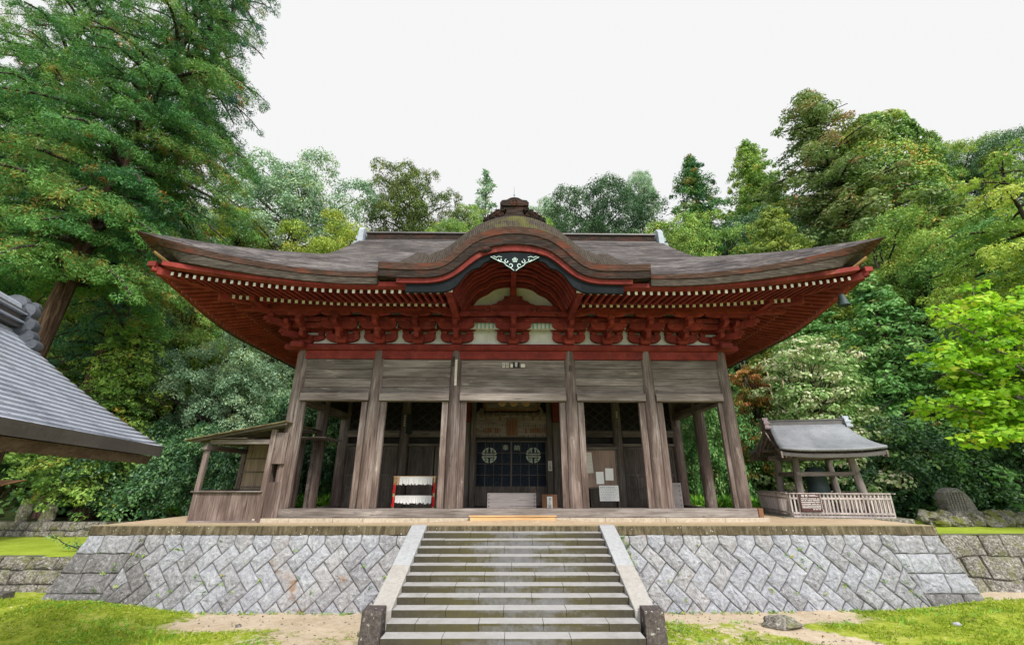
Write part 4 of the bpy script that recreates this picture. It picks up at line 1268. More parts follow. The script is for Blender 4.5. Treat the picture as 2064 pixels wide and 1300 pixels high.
def make_brackets():
    zb = 8.425
    m1, m2 = bracket_mesh()
    first = None
    def mk(mb, name, mat, base):
        c = MB(); c.add([(x + base[0], y + base[1], z + base[2]) for x, y, z in mb.v], mb.f)
        return c.build(name, mat, H, bevel=0.012)
    o1 = mk(m1, 'bracket_set', m_red, (0, 16.02, zb)); o2 = mk(m2, 'upper_bracket_arm', m_red, (0, 16.02, zb)); set_parent(o2, o1)
    for x in (-6.64, -5.17, -3.68, -2.19, 2.19, 3.68, 5.17, 6.64):
        a = o1.copy(); COL.objects.link(a); a.location = o1.location + Vector((x, 0, 0)); WL[a.name] = Vector(a.location)
        b = o2.copy(); COL.objects.link(b); b.location = o2.location + Vector((x, 0, 0)); set_parent(b, a)
        set_parent(a, H)
    for s in (-1, 1):                                          # side rows
        for y in (17.5, 18.8, 20.15, 21.5, 23.5, 25.6, 27.8):
            a = o1.copy(); COL.objects.link(a)
            Rm = Matrix.Rotation(s * math.pi / 2, 4, 'Z')
            c1 = Rm @ (o1.location - Vector((0, 16.02, zb))); c2 = Rm @ (o2.location - Vector((0, 16.02, zb)))
            a.location = c1 + Vector((s * 7.92 , y, zb)); a.rotation_euler = (0, 0, s * math.pi / 2); WL[a.name] = Vector(a.location)
            b = o2.copy(); COL.objects.link(b); b.location = c2 + Vector((s * 7.92, y, zb)); b.rotation_euler = (0, 0, s * math.pi / 2)
            set_parent(a, H)
            b.parent = a; b.matrix_parent_inverse = (Matrix.Translation(a.location) @ Rm).inverted()
        # corner set: arms both ways and a diagonal one
        c = MB()
        block(c, 0, 0, 0, 0.5, 0.28)
        for ax in (0, 1):
            for (hf, z0, off) in ((0.66, 0.13, 0.0), (1.12, 0.49, 0.0)):
                pr = arm_profile(hf, z0, 0.23)
                c.prism(pr, 'y' if ax == 0 else 'x', -0.088 + ax * 0.003, 0.088 - ax * 0.003)
        for t, z in ((0.5, 0.37), (0.98, 0.72)):
            for (bx, by) in ((s * t, 0), (0, -t), (-s * t, 0)): block(c, bx, by, z, 0.24, 0.15)
        d = Vector((s, -1, 0)).normalized()
        for (t, z0, hh) in ((0.95, 0.14, 0.24), (1.55, 0.50, 0.24), (2.0, 0.84, 0.22)):
            c.bar(Vector((0, 0, z0 + hh / 2)) - d * 0.2, Vector((0, 0, z0 + hh / 2)) + d * t, 0.17, hh)
            c.bar(Vector((0, 0, z0 + hh * 0.65)) + d * t, Vector((0, 0, z0 + hh * 0.75)) + d * (t + 0.12), 0.17, hh * 0.55)
            q = d * (t - 0.12); block(c, q.x, q.y, z0 + hh, 0.25, 0.14)
        for (hf, z0, yo) in ((0.5, 0.50, 0.48), (0.5, 0.84, 0.96)):
            c.add([(x + s * yo * 0.2, y, z) for x, y, z in MB().prism(arm_profile(0.9, z0 + 0.003, 0.21), 'y', -yo - 0.08, -yo + 0.08).v], MB().prism(arm_profile(0.9, z0, 0.21), 'y', -yo - 0.08, -yo + 0.08).f)
            c.add([(x, y - yo * 0.2, z) for x, y, z in MB().prism(arm_profile(0.9, z0 + 0.006, 0.21), 'x', s * yo - 0.08, s * yo + 0.08).v], MB().prism(arm_profile(0.9, z0, 0.21), 'x', s * yo - 0.08, s * yo + 0.08).f)
        cc = MB(); cc.add([(x + s * 8.02, y + 16.1, z + zb) for x, y, z in c.v], c.f)
        cc.build('corner_bracket_set', m_red, H, bevel=0.012)
make_brackets()

# ---- purlins, plates, plaster between the bracket sets
def ring(name, mat, off, z0, z1, w_, bevel=0.012, ext=0.0, gap=0):
    """rectangular ring of beams round the hall: off = distance outside the column line (centre)"""
    b = MB()
    xo = 8.1 + off; y0 = YC - off; y1 = 2 * YR - y0
    if gap:
        b.box(-xo - ext - w_ / 2, -gap, y0 - w_ / 2, y0 + w_ / 2, z0, z1); b.box(gap, xo + ext + w_ / 2, y0 - w_ / 2, y0 + w_ / 2, z0, z1)
    else:
        b.box(-xo - ext - w_ / 2, xo + ext + w_ / 2, y0 - w_ / 2, y0 + w_ / 2, z0, z1)
    b.box(-xo - w_ / 2, xo + w_ / 2, y1 - w_ / 2, y1 + w_ / 2, z0, z1)
    for s in (-1, 1):
        a0, a1 = sorted((s * (xo - w_ / 2), s * (xo + w_ / 2)))
        b.box(a0, a1, y0 + w_ / 2, y1 - w_ / 2, z0 + 0.002, z1 - 0.002)
        if ext: b.box(a0 + 0.002, a1 - 0.002, y0 - w_ / 2 - ext, y0 - w_ / 2, z0 + 0.002, z1 - 0.002)
    return b.build(name, mat, H, bevel=bevel)
ring('eave_purlin', m_red, 1.12, 9.40, 9.66, 0.20, ext=1.0, gap=2.05)
ring('upper_wall_purlin', m_red_dk, 0.15, 9.36, 9.62, 0.18, gap=2.05)
ring('wall_plate', m_red, 0.06, 8.17, 8.42, 0.50, bevel=0.06, ext=0.38)
ring('red_tie_beam', m_red, 0.10, 7.84, 8.165, 0.16)
ring('bracket_tie_beam', m_red_dk, 0.66, 9.17, 9.36, 0.12)
b = MB()
b.box(-8.0, 8.0, 16.16, 16.24, 8.42, 9.9)
for s in (-1, 1):
    a0, a1 = sorted((s * 8.02, s * 8.10)); b.box(a0, a1, 16.16, 27.8, 8.42, 10.1)
b.build('plaster_band', m_plaster, H)
b = MB()
for s in (-1, 1):
    for k in range(5):
        x = s * (0.78 + 0.155 * k)
        b.box(x - 0.028, x + 0.028, 15.66, 15.72, 8.98, 9.36)
b2 = MB(); b2.box(-1.7, 1.7, 15.725, 15.75, 8.98, 9.4); b2.build('slat_backing_panel', m_plaster, H)
b.build('green_slat_window', m_green, H)
b = MB()
for s in (-1, 1):
    for x0 in (2.92, 4.42, 5.9, 7.35):
        b.box(s * x0 - 0.10, s * x0 - 0.045, 15.66, 15.70, 8.96, 9.18)
b.build('green_slat_strip', m_green, H)

# ---- columns, jambs, boards
for i, x in enumerate(CX):
    m_ = MB(); m_.lathe([(0.245, 2.55), (0.245, 4.2), (0.24, 6.2), (0.225, 8.0), (0.205, 8.17)], (x, YC, 0), 20)
    m_.build('column', m_wood_z, H, smooth=True)
for s in (-1, 1):
    for y in (18.8, 21.5):
        m_ = MB(); m_.lathe([(0.23, 2.2), (0.23, 6.2), (0.21, 8.2)], (s * 8.1, y, 0), 18); m_.build('column', m_wood_z, H, smooth=True)
    for x in (2.19, 5.17):
        m_ = MB(); m_.lathe([(0.23, 2.2), (0.23, 6.2), (0.21, 8.2)], (s * x, YW, 0), 18); m_.build('column', m_wood_in_z, H, smooth=True)
rj = random.Random(2)
for i, x in enumerate(CX):
    for s in (-1, 1):
        if (i == 0 and s < 0) or (i == 5 and s > 0): continue
        w_ = 0.22 if abs(x) < 8 else 0.15
        a, b_ = sorted((x + s * 0.235, x + s * (0.235 + w_)))
        m_ = MB(); m_.box(a, b_, 16.07 + rj.uniform(0, .03), 16.24, 2.55, 6.22 + rj.uniform(-0.01, 0.005))
        m_.build('jamb_board', m_wood_z, H, bevel=0.008)
def bay(x0, x1, y0, y1, dirx, ms, label=None):
    """lintel and horizontal boards of one bay; the bay runs along x or y"""
    def bx(m_, a, b_, c, d, z0, z1):
        if dirx: m_.box(a, b_, c, d, z0, z1)
        else: m_.box(c, d, a, b_, z0, z1)
    m_ = MB(); bx(m_, x0, x1, y0 - 0.15, y1 + 0.10, 6.235, 6.51); m_.build('lintel', m_lintel if dirx else ms, H, bevel=0.012)
    m_ = MB()
    zs = [6.512, 6.80, 7.14, 7.46, 7.838]
    zs = [zs[0]] + [q + rj.uniform(-0.05, 0.05) for q in zs[1:-1]] + [zs[-1]]
    for q, (a, b_) in enumerate(zip(zs[:-1], zs[1:])):
        e_ = rj.uniform(-0.022, 0.022)
        n0 = len(m_.m); bx(m_, x0, x1, y0 + e_, y1 + 0.03, a, b_ - 0.010)
        if rj.random() < 0.5: m_.m[n0:] = [1] * (len(m_.m) - n0)
    m_.build('board_panel', [ms, m_wood_x2 if dirx else ms], H, bevel=0.008)
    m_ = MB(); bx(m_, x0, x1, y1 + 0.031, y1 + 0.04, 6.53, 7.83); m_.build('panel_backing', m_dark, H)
for a, b_ in zip(CX[:-1], CX[1:]):
    bay(a + 0.2, b_ - 0.2, 16.10, 16.20, True, m_wood_x)
for s in (-1, 1):
    for a, b_ in ((16.4, 18.6), (19.0, 21.3)):
        bay(a, b_, *sorted((s * 8.05, s * 8.13)), False, m_wood_y)
# sill and base stones
m_ = MB(); m_.box(-8.42, 8.42, 15.95, 16.42, 2.27, 2.55); m_.build('sill_beam', m_wood_x, H, bevel=0.015)
for s in (-1, 1):
    m_ = MB(); m_.box(s * 8.43 - 0.09 if s < 0 else 8.43, s * 8.43 if s < 0 else 8.43 + 0.16, 15.93, 16.45, 2.268, 2.56); m_.build('sill_end_cap', m_wood_brown, H)
    a0, a1 = sorted((s * 7.9, s * 8.3)); m_ = MB(); m_.box(a0, a1, 16.43, 21.5, 2.0, 2.4); m_.build('side_sill', m_wood_y, H)
xx = -8.72; rr = random.Random(4)
while xx < 8.6:
    x2 = min(8.72, xx + rr.uniform(0.9, 2.3)); 
    if 8.72 - x2 < 0.5: x2 = 8.72
    m_ = MB(); m_.box(xx + 0.004, x2 - 0.004, 15.82 + rr.uniform(-0.012, 0.012), 16.5, 2.1, 2.266); m_.build('base_stone', m_basestone, H, bevel=0.012)
    xx = x2
m_ = MB(); m_.box(-8.0, 8.0, 16.4, 28, 2.1, 2.30); m_.build('floor', m_wood_in_x, H)
m_ = MB(); m_.box(-8.0, 8.0, 16.3, 21.6, 8.0, 8.1); m_.build('porch_ceiling', m_wood_in_x, H)
# ---- inner wall with doors
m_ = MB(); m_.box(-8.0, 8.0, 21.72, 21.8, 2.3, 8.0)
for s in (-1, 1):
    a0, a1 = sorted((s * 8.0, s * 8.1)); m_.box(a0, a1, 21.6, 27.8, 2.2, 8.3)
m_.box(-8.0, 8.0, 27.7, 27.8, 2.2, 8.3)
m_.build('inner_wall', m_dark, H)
for (x0, x1) in ((-7.9, -5.4), (-4.94, -2.42), (2.42, 4.94), (5.4, 7.9)):
    m_ = MB(); m_.box(x0, x1, 21.36, 21.62, 5.42, 5.72); m_.box(x0, x1, 21.42, 21.62, 5.0, 5.12)
    m_.build('inner_lintel', m_wood_in_x, H, bevel=0.01)
    m_ = MB()                                                  # lattice transom of curved diamond slats
    n = 9
    for row in range(8):
        for k in range(n + 1):
            xa = x0 + (x1 - x0) * k / n; xb = x0 + (x1 - x0) * min(n, (k + 1)) / n
            if k == n: continue
            za = 5.74 + row * 0.21
            lo, hi = (za, za + 0.21) if (k + row) % 2 else (za + 0.21, za)
            m_.bar((xa, 21.50, lo), (xb, 21.50, hi), 0.03, 0.06)
    m_.box(x0, x1, 21.46, 21.54, 5.72, 5.78)
    m_.build('lattice_transom', m_lattice, H)
    nd = 2; dw = (x1 - x0) / nd
    for k in range(nd):
        a = x0 + k * dw + 0.03; b_ = a + dw - 0.06
        m_ = MB()
        for (p, q) in ((a, a + 0.10), (b_ - 0.10, b_)): m_.box(p, q, 21.54, 21.62, 2.3, 4.98)
        for (p, q) in ((2.3, 2.5), (3.1, 3.2), (3.62, 3.74), (4.86, 4.98)): m_.box(a + 0.1, b_ - 0.1, 21.545, 21.615, p, q)
        nb = int((b_ - a - 0.2) / 0.085)
        for j in range(nb):
            xj = a + 0.1 + (j + 0.5) * (b_ - a - 0.2) / nb
            m_.box(xj - 0.022, xj + 0.022, 21.57, 21.60, 3.74, 4.86)
        m_.box(a + 0.1, b_ - 0.1, 21.60, 21.615, 2.5, 3.62); m_.box(a + 0.1, b_ - 0.1, 21.605, 21.612, 3.74, 4.86)
        m_.box((a + b_) / 2 - 0.03, (a + b_) / 2 + 0.03, 21.56, 21.6, 2.5, 3.62)
        m_.build('panel_door', m_wood_in_z, H)
# centre bay: glazed sliding doors, curtain behind, carved transom
m_ = MB(); m_.box(-1.96, 1.96, 21.35, 21.62, 5.28, 5.42); m_.build('inner_lintel', m_dark, H)
m_ = MB(); m_.box(-1.96, 1.96, 21.50, 21.62, 5.42, 6.62)
for z in (5.62, 6.22): m_.box(-1.96, 1.96, 21.47, 21.5, z, z + 0.05)
vb = m_.build('votive_board', m_votive, H)
m_ = MB(); rr = random.Random(8)
cols = [-1.7 + 0.115 * k for k in range(30)]
for x in cols:
    if abs(x - 0.02) < 0.36: continue
    for zc in (5.50, 5.78, 5.98, 6.38):
        if rr.random() < 0.42:
            for q in range(rr.randint(2, 4)):
                z = zc + 0.05 - q * 0.045
                m_.box(x - rr.uniform(0.01, 0.03), x + rr.uniform(0.01, 0.03), 21.462, 21.466, z - rr.uniform(0.006, 0.018), z + 0.008)
                if rr.random() < 0.5: m_.box(x - 0.008, x + 0.006, 21.460, 21.4615, z - 0.025, z + 0.012)
o = m_.build('brush_writing', m_ink, vb); o['kind'] = 'stuff'
m_ = MB()
for x in cols:
    if abs(x - 0.02) < 0.36: continue
    for zc in (5.76, 6.36):
        if rr.random() < 0.4: m_.box(x - 0.045, x + 0.045, 21.467, 21.470, zc - 0.14, zc + 0.10)
m_.build('votive_slips', m_wood_brown, vb)
m_ = MB(); m_.box(-0.22, 0.30, 21.38, 21.44, 5.50, 6.28); pq = m_.build('hanging_plaque', m_wood_brown, H, bevel=0.01)
m_ = MB()
for c_ in range(5):
    x = -0.13 + c_ * 0.085
    for q in range(int(rr.uniform(6, 10))):
        z = 6.18 - q * 0.062
        m_.box(x - rr.uniform(0.01, 0.022), x + rr.uniform(0.01, 0.022), 21.372, 21.378, z - 0.012, z); m_.box(x - 0.006, x + 0.005, 21.370, 21.3715, z - 0.035, z + 0.005)
m_.build('brush_writing', m_ink, pq)
# carved panel hanging high in the centre bay
m_ = MB(); m_.box(-1.2, 1.2, 21.2, 21.26, 6.72, 7.5); fp = m_.build('framed_carving', m_wood_in_x, H)
m_ = MB()
for (a, b_, c, d) in ((-1.26, 1.26, 6.66, 6.74), (-1.26, -1.18, 6.74, 7.5), (1.18, 1.26, 6.74, 7.5)): m_.box(a, b_, 21.15, 21.28, c, d)
m_.build('frame', m_wood_brown, fp)
m_ = MB()
for x in (-0.45, 0.12, 0.72):
    m_.ball((x, 21.2, 7.02), (0.20, 0.06, 0.16), n=12, k=8); m_.ball((x, 21.15, 7.0), (0.07, 0.05, 0.06))
m_.build('carved_boss', m_wood_tan, fp)
m_ = MB(); rc = random.Random(6)
for s in (-1, 1):
    for k in range(26):
        t = k / 25; x = s * (1.3 + 0.22 * math.sin(t * 9) * 0.5 + rc.uniform(0, 0.16)); z = 6.42 + t * 1.0
        m_.ball((x, 21.25 + rc.uniform(-0.06, 0.06), z), (0.09, 0.08, 0.07), n=7, k=5, jit=0.2, rng=rc)
for k in range(30):
    x = -1.3 + 2.6 * k / 29; m_.ball((x, 21.42, 6.52 + 0.05 * math.sin(k * 1.7)), (0.08, 0.07, 0.07), n=7, k=5, jit=0.2, rng=rc)
m_.build('carved_dragon_border', wood('aged_carving_wood', (0.05, 0.038, 0.028), (0.13, 0.10, 0.07), (0.26, 0.20, 0.14), 'x', 0.1), fp)
for s in (-1, 1):
    a0, a1 = sorted((s * 1.72, s * 1.95)); m_ = MB(); m_.box(a0, a1, 21.3, 21.5, 2.3, 7.6); m_.build('door_post', m_wood_in_z, H)
for s in (-1, 1):
    a0, a1 = sorted((s * 2.28, s * 1.98)); m_ = MB(); m_.box(a0, a1, 20.9, 21.2, 6.1, 8.0); m_.build('red_inner_bracket', m_red_dk, H)
cu = MB()
for k in range(40):
    x = -1.7 + 3.4 * k / 40; cu.box(x, x + 0.086, 21.70 + 0.012 * math.sin(k * 1.3), 21.712 + 0.012 * math.sin(k * 1.3), 3.0, 5.25)
cur = cu.build('entrance_curtain', m_curtain, H)
def emblem(cx, cz):
    m_ = MB(); yb_ = 21.672
    for a0, a1 in ((0.12, 1.45), (1.69, 3.02), (3.26, 4.59), (4.83, 6.16)):
        n = 9
        o_ = [(cx + 0.36 * math.cos(a0 + (a1 - a0) * i / n), cz + 0.36 * math.sin(a0 + (a1 - a0) * i / n)) for i in range(n + 1)]
        i_ = [(cx + 0.29 * math.cos(a0 + (a1 - a0) * i / n), cz + 0.29 * math.sin(a0 + (a1 - a0) * i / n)) for i in range(n + 1)]
        for i in range(n):
            m_.prism([o_[i], o_[i + 1], i_[i + 1], i_[i]], 'y', yb_, yb_ + 0.008)
    for (a, b_, c, d) in ((-0.31, 0.31, 0.015, 0.075), (-0.31, 0.31, -0.095, -0.035), (-0.13, -0.06, 0.12, 0.32), (0.06, 0.13, 0.12, 0.32), (-0.24, -0.18, 0.12, 0.24), (0.18, 0.24, 0.12, 0.24),
                          (-0.12, -0.05, -0.33, -0.14), (0.05, 0.12, -0.33, -0.14), (-0.27, -0.12, -0.19, -0.14), (0.12, 0.27, -0.19, -0.14), (-0.24, -0.19, -0.27, -0.19), (0.19, 0.24, -0.27, -0.19)):
        m_.box(cx + a, cx + b_, yb_, yb_ + 0.008, cz + c, cz + d)
    m_.build('round_emblem', m_emblem, cur)
emblem(-1.06, 4.60); emblem(1.07, 4.60)
text_part('dedication_character', '奉', m_emblem, cur, (-0.28, 21.672, 4.93), 0.30)
text_part('dedication_character', '納', m_emblem, cur, (0.28, 21.672, 4.93), 0.30)
def glazed_door(x0, x1, y):
    m_ = MB()
    m_.box(x0, x0 + 0.07, y, y + 0.045, 2.35, 5.27); m_.box(x1 - 0.07, x1, y, y + 0.045, 2.35, 5.27)
    for z0, z1 in ((2.35, 2.5), (3.05, 3.20), (5.20, 5.27)): m_.box(x0 + 0.07, x1 - 0.07, y + 0.002, y + 0.043, z0, z1)
    for k in range(1, 4):
        x = x0 + 0.07 + (x1 - x0 - 0.14) * k / 4; m_.box(x - 0.014, x + 0.014, y + 0.008, y + 0.038, 3.2, 5.2)
        z = 3.2 + 2.0 * k / 4; m_.box(x0 + 0.07, x1 - 0.07, y + 0.010, y + 0.036, z - 0.014, z + 0.014)
    m_.box(x0 + 0.07, x1 - 0.07, y + 0.02, y + 0.03, 2.5, 3.05)
    for k in range(1, 12):
        x = x0 + 0.07 + (x1 - x0 - 0.14) * k / 12; m_.box(x - 0.004, x + 0.004, y + 0.012, y + 0.02, 2.5, 3.05)
    d = m_.build('glazed_door', m_wood_in_z, H)
    g_ = MB(); g_.box(x0 + 0.07, x1 - 0.07, y + 0.022, y + 0.026, 3.2, 5.2); g_.build('glass_pane', m_glass, d)
tg = NT('door_glass'); tg.b.inputs['Base Color'].default_value = (0.9, 0.95, 0.93, 1); tg.b.inputs['Roughness'].default_value = 0.02
tg.b.inputs['Transmission Weight'].default_value = 1.0; tg.b.inputs['IOR'].default_value = 1.05; tg.b.inputs['Specular IOR Level'].default_value = 0.9; m_glass = tg.m
glazed_door(-1.72, 0.03, 21.46); glazed_door(-0.03, 1.72, 21.51)
# small paper slips with writing on columns and the centre board panel
def slip(x, z, w_, h_, y, mat, txt=None, tm=None, size=0.1, lab=None):
    m_ = MB(); m_.box(x - w_ / 2, x + w_ / 2, y - 0.004, y, z - h_ / 2, z + h_ / 2); o = m_.build('paper_slip', mat, H)
    if lab: o['label'] = lab
    if txt: text_part('slip_writing', list(txt), tm, o, (x, y - 0.006, z), size, vertical=True, depth=0.0015)
slip(-0.36, 7.62, 0.10, 0.20, 16.085, m_paper_aged, '安田', m_ink, 0.085)
slip(-0.22, 7.62, 0.10, 0.20, 16.085, m_paper_aged, '木村', m_ink, 0.085)
slip(0.12, 7.63, 0.26, 0.22, 16.085, m_ink, '錦翠', m_paper, 0.105)
slip(-0.05, 7.60, 0.10, 0.14, 16.085, m_paper_aged); slip(0.38, 7.60, 0.16, 0.14, 16.085, m_paper_aged)
slip(-2.17, 7.30, 0.085, 1.0, 15.962, m_paper_aged, None)
text_part('column_writing', list('錦翠会'), m_ink, H, (-2.29, 15.972, 7.72), 0.15, vertical=True)
slip(2.19, 7.48, 0.13, 0.30, 15.962, m_wood_in_z, '奉納', m_ink, 0.11)
slip(1.83, 4.10, 0.18, 0.44, 21.29, m_paper_aged, None)
text_part('slip_writing', list('土足厳禁'), m_ink, H, (1.83, 21.28, 4.10), 0.095, vertical=True)
slip(-4.92, 6.0, 0.30, 0.95, 21.2, m_ink, None)
for (x, z, n) in ((-5.17, 6.4, 5), (-5.05, 6.0, 5), (5.17, 6.6, 3), (8.0, 6.2, 3), (-8.0, 6.9, 4)):
    m_ = MB()
    for k in range(n):
        zz = z - k * 0.11
        m_.box(x - 0.05, x + 0.05, YW - 0.245, YW - 0.238, zz - 0.012, zz + 0.012); m_.box(x - 0.012, x + 0.012, YW - 0.247, YW - 0.2455, zz - 0.04, zz + 0.04); m_.box(x - 0.04, x + 0.03, YW - 0.2445, YW - 0.2375, zz - 0.04, zz - 0.026)
    m_.build('name_mark', m_paper_aged if abs(x) < 5.5 else m_ink, H)
hall.rotation_euler = (0, 0, R(0.9))

# ------------------------------------------------------------------ things standing in and on the hall
def props():
    t = thing('offering_box', 'long pale grey plank offering box with nail studs, in front of the glazed doors', 'offering box', (-0.1, 18.6, 2.3))
    m_ = MB(); m_.box(-1.03, 0.92, 18.5, 18.95, 2.42, 2.98); m_.build('plank_box', m_wood_pale, t, bevel=0.01)
    m_ = MB(); m_.box(-1.12, 1.02, 18.45, 19.0, 2.30, 2.418); m_.build('base', m_wood_brown, t)
    m_ = MB()
    for x in (-0.96, 0.85):
        for k in range(4): m_.ball((x, 18.497, 2.50 + 0.13 * k), (0.022, 0.012, 0.022))
    m_.build('nail_stud', m_ink, t)
    m_ = MB(); m_.tube([(0.85, 18.7, 2.98), (0.85, 18.7, 3.02), (0.85, 18.7, 3.14)], [0.03, 0.035, 0.008], 8); m_.build('finial', m_wood_brown, t)
    t = thing('extinguisher_box', 'brown wooden box with a white label reading 消火器, right of the offering box', 'box', (1.45, 19.0, 2.3))
    m_ = MB(); m_.box(1.18, 1.80, 18.9, 19.2, 2.3, 2.92); bx = m_.build('box', m_wood_brown, t, bevel=0.01)
    m_ = MB(); m_.box(1.39, 1.60, 18.888, 18.898, 2.36, 2.84); lb = m_.build('label_plate', m_paper, bx)
    text_part('label_writing', list('消火器'), m_ink, lb, (1.495, 18.884, 2.60), 0.15, vertical=True)
    # strips of fortune papers tied on strings
    t = thing('fortune_paper_rack', 'wooden rack hung with two rows of white fortune papers and red cords', 'rack', (-4.0, 18.3, 2.3))
    x0, x1, y = -4.72, -3.14, 18.3
    m_ = MB()
    for x in (x0, x1): m_.box(x - 0.035, x + 0.035, y - 0.03, y + 0.03, 2.3, 3.62)
    m_.box(x0 - 0.06, x1 + 0.06, y - 0.025, y + 0.025, 3.56, 3.62); m_.box(x0, x1, y - 0.02, y + 0.02, 2.83, 2.87)
    m_.build('frame', m_wood_tan, t)
    for (zt, ln, n_) in ((3.58, 0.27, 30), (2.88, 0.27, 30)):
        m_ = MB(); rp = random.Random(int(zt * 10))
        for k in range(n_):
            x = x0 + 0.10 + (x1 - x0 - 0.2) * k / (n_ - 1); l_ = ln * rp.uniform(0.86, 1.12); tl = rp.uniform(-0.006, 0.006)
            m_.hexa([(x - 0.02, y - 0.05, zt), (x + 0.022, y - 0.05 + rp.uniform(-.01, .01), zt), (x + 0.022, y - 0.04, zt), (x - 0.02, y - 0.04, zt)] +
                    [(x - 0.02 + tl, y - 0.06, zt - l_), (x + 0.022 + tl, y - 0.055, zt - l_ * rp.uniform(0.9, 1)), (x + 0.022 + tl, y - 0.045, zt - l_), (x - 0.02 + tl, y - 0.05, zt - l_)])
            m_.ball((x, y - 0.045, zt), (0.025, 0.02, 0.025), n=6, k=4)
        m_.build('paper_strips', m_paper, t)
    for x in (x0, x1):
        for z in (3.20, 2.70):
            m_ = MB(); rp = random.Random(3)
            for k in range(7): m_.tube([(x + rp.uniform(-.03, .03), y - 0.05, z + 0.16), (x + rp.uniform(-.05, .05), y - 0.07, z), (x + rp.uniform(-.06, .06), y - 0.06, z - 0.2)], [0.02, 0.028, 0.012], 5)
            m_.build('red_cord', m_redcloth, t)
    m_ = MB(); rp = random.Random(9)
    for k in range(6): m_.tube([(x0 - 0.02 + 0.04 * k, y - 0.055, 3.60), (x0 - 0.02 + 0.04 * k, y - 0.06, 3.30 + rp.uniform(-.03, .03))], 0.016, 5)
    m_.build('straw_charm', m_wood_tan, t)
    # notice board with papers
    t = thing('notice_board', 'wooden notice board with small roof in the dark porch, papers pinned on it', 'notice board', (3.55, 19.2, 2.3))
    m_ = MB(); m_.box(2.72, 4.36, 19.2, 19.26, 3.20, 4.66); m_.build('board', wood('pinboard_wood', (0.12, 0.08, 0.06), (0.19, 0.135, 0.105), (0.27, 0.20, 0.16), 'z', 0.05), t)
    m_ = MB(); m_.box(2.62, 4.46, 19.1, 19.36, 4.72, 4.80); m_.box(2.68, 4.40, 19.16, 19.3, 4.661, 4.72)
    m_.box(4.361, 4.42, 19.18, 19.28, 2.3, 4.66); m_.box(2.66, 2.719, 19.18, 19.28, 2.3, 4.66); m_.box(2.72, 4.36, 19.18, 19.27, 3.13, 3.199)
    m_.build('frame', m_wood_in_x, t)
    def sheet_(label, x0, x1, z0, z1, rows, tilt=0.0, y=19.18, mat=m_paper):
        s_ = thing('notice_sheet', label, 'paper', ((x0 + x1) / 2, y, z0), 'papers on the notice board')
        m_ = MB(); m_.box(x0, x1, y - 0.004, y, z0, z1); m_.build('sheet', mat, s_)
        if rows:
            m_ = MB(); rp = random.Random(int(x0 * 100))
            for k in range(rows):
                z = z1 - (z1 - z0) * (0.10 + 0.85 * k / rows); x = x0 + 0.04
                while x < x1 - 0.06:
                    w_ = rp.uniform(0.02, 0.07); m_.box(x, min(x1 - 0.03, x + w_), y - 0.006, y - 0.0045, z - 0.014 * (2.2 if k == 0 else 1), z); x += w_ + rp.uniform(0.012, 0.05)
            m_.build('print', m_grey_ink, s_)
        s_.rotation_euler = (0, tilt, 0)
    sheet_('aged notice with two pale brown pictures, tilted, top left on the notice board', 2.86, 3.40, 3.74, 4.58, 5, R(-3), mat=m_paper_aged)
    sheet_('blank white sheet pinned in the lower middle of the notice board', 3.50, 3.82, 3.32, 3.80, 0, R(-1))
    sheet_('blank white sheet pinned at the right of the notice board', 3.88, 4.22, 3.46, 3.94, 0, R(2))
    sheet_('printed white poster with a floor plan hanging below the notice board', 3.58, 4.38, 2.66, 3.26, 8, 0, 19.12)
    t = thing('partition_board', 'low grey plank box with studs standing by the right rear column', 'box', (6.6, 19.6, 2.3))
    m_ = MB(); m_.box(5.9, 7.14, 19.5, 19.9, 2.32, 3.36); m_.build('plank_box', m_wood_pale, t, bevel=0.01)
    m_ = MB()
    for k in range(5): m_.ball((7.05, 19.496, 2.48 + 0.19 * k), (0.022, 0.012, 0.022))
    m_.build('nail_stud', m_ink, t)
    # doorstep board
    t = thing('doorstep_board', 'fresh tan wooden step board lying in front of the sill in the middle', 'step board', (0, 15.7, 2.14))
    m_ = MB(); m_.box(-1.42, 1.40, 15.52, 15.80, 2.145, 2.325); m_.box(-1.47, 1.45, 15.49, 15.81, 2.326, 2.36); m_.build('boards', m_wood_tan, t, bevel=0.008)
    # wind bell under the right eave corner
    t = thing('wind_bell', 'green bronze wind bell hanging under the right eave corner of the temple hall', 'bell', (11.02, 13.18, 9.75))
    m_ = MB(); m_.lathe([(0.02, 9.30), (0.07, 9.29), (0.105, 9.23), (0.12, 9.10), (0.145, 8.98), (0.185, 8.90), (0.17, 8.90), (0.12, 8.98), (0.10, 9.1)], (11.0, 13.18, 0), 18); m_.build('bell_body', m_bronze_dk, t, smooth=True)
    m_ = MB(); m_.tube([(11.0, 13.18, 9.29), (11.0, 13.18, 9.72)], 0.012, 6); m_.build('hanger', m_ink, t)
props()
# beaten earth rising to the doorstep
def mound(x, y):
    return 2.138 + 0.095 * sstep(3.2, 0.8, abs(x - 0.1)) * sstep(14.75, 15.6, y) + 0.012 * nz(x, y, 1.5, 2) * sstep(14.8, 15.2, y)
sheet('platform_path', [i * 0.3 - 12.9 for i in range(87)], [14.75 + 0.15 * k for k in range(9)] + [17, 20], mound, m_sand)
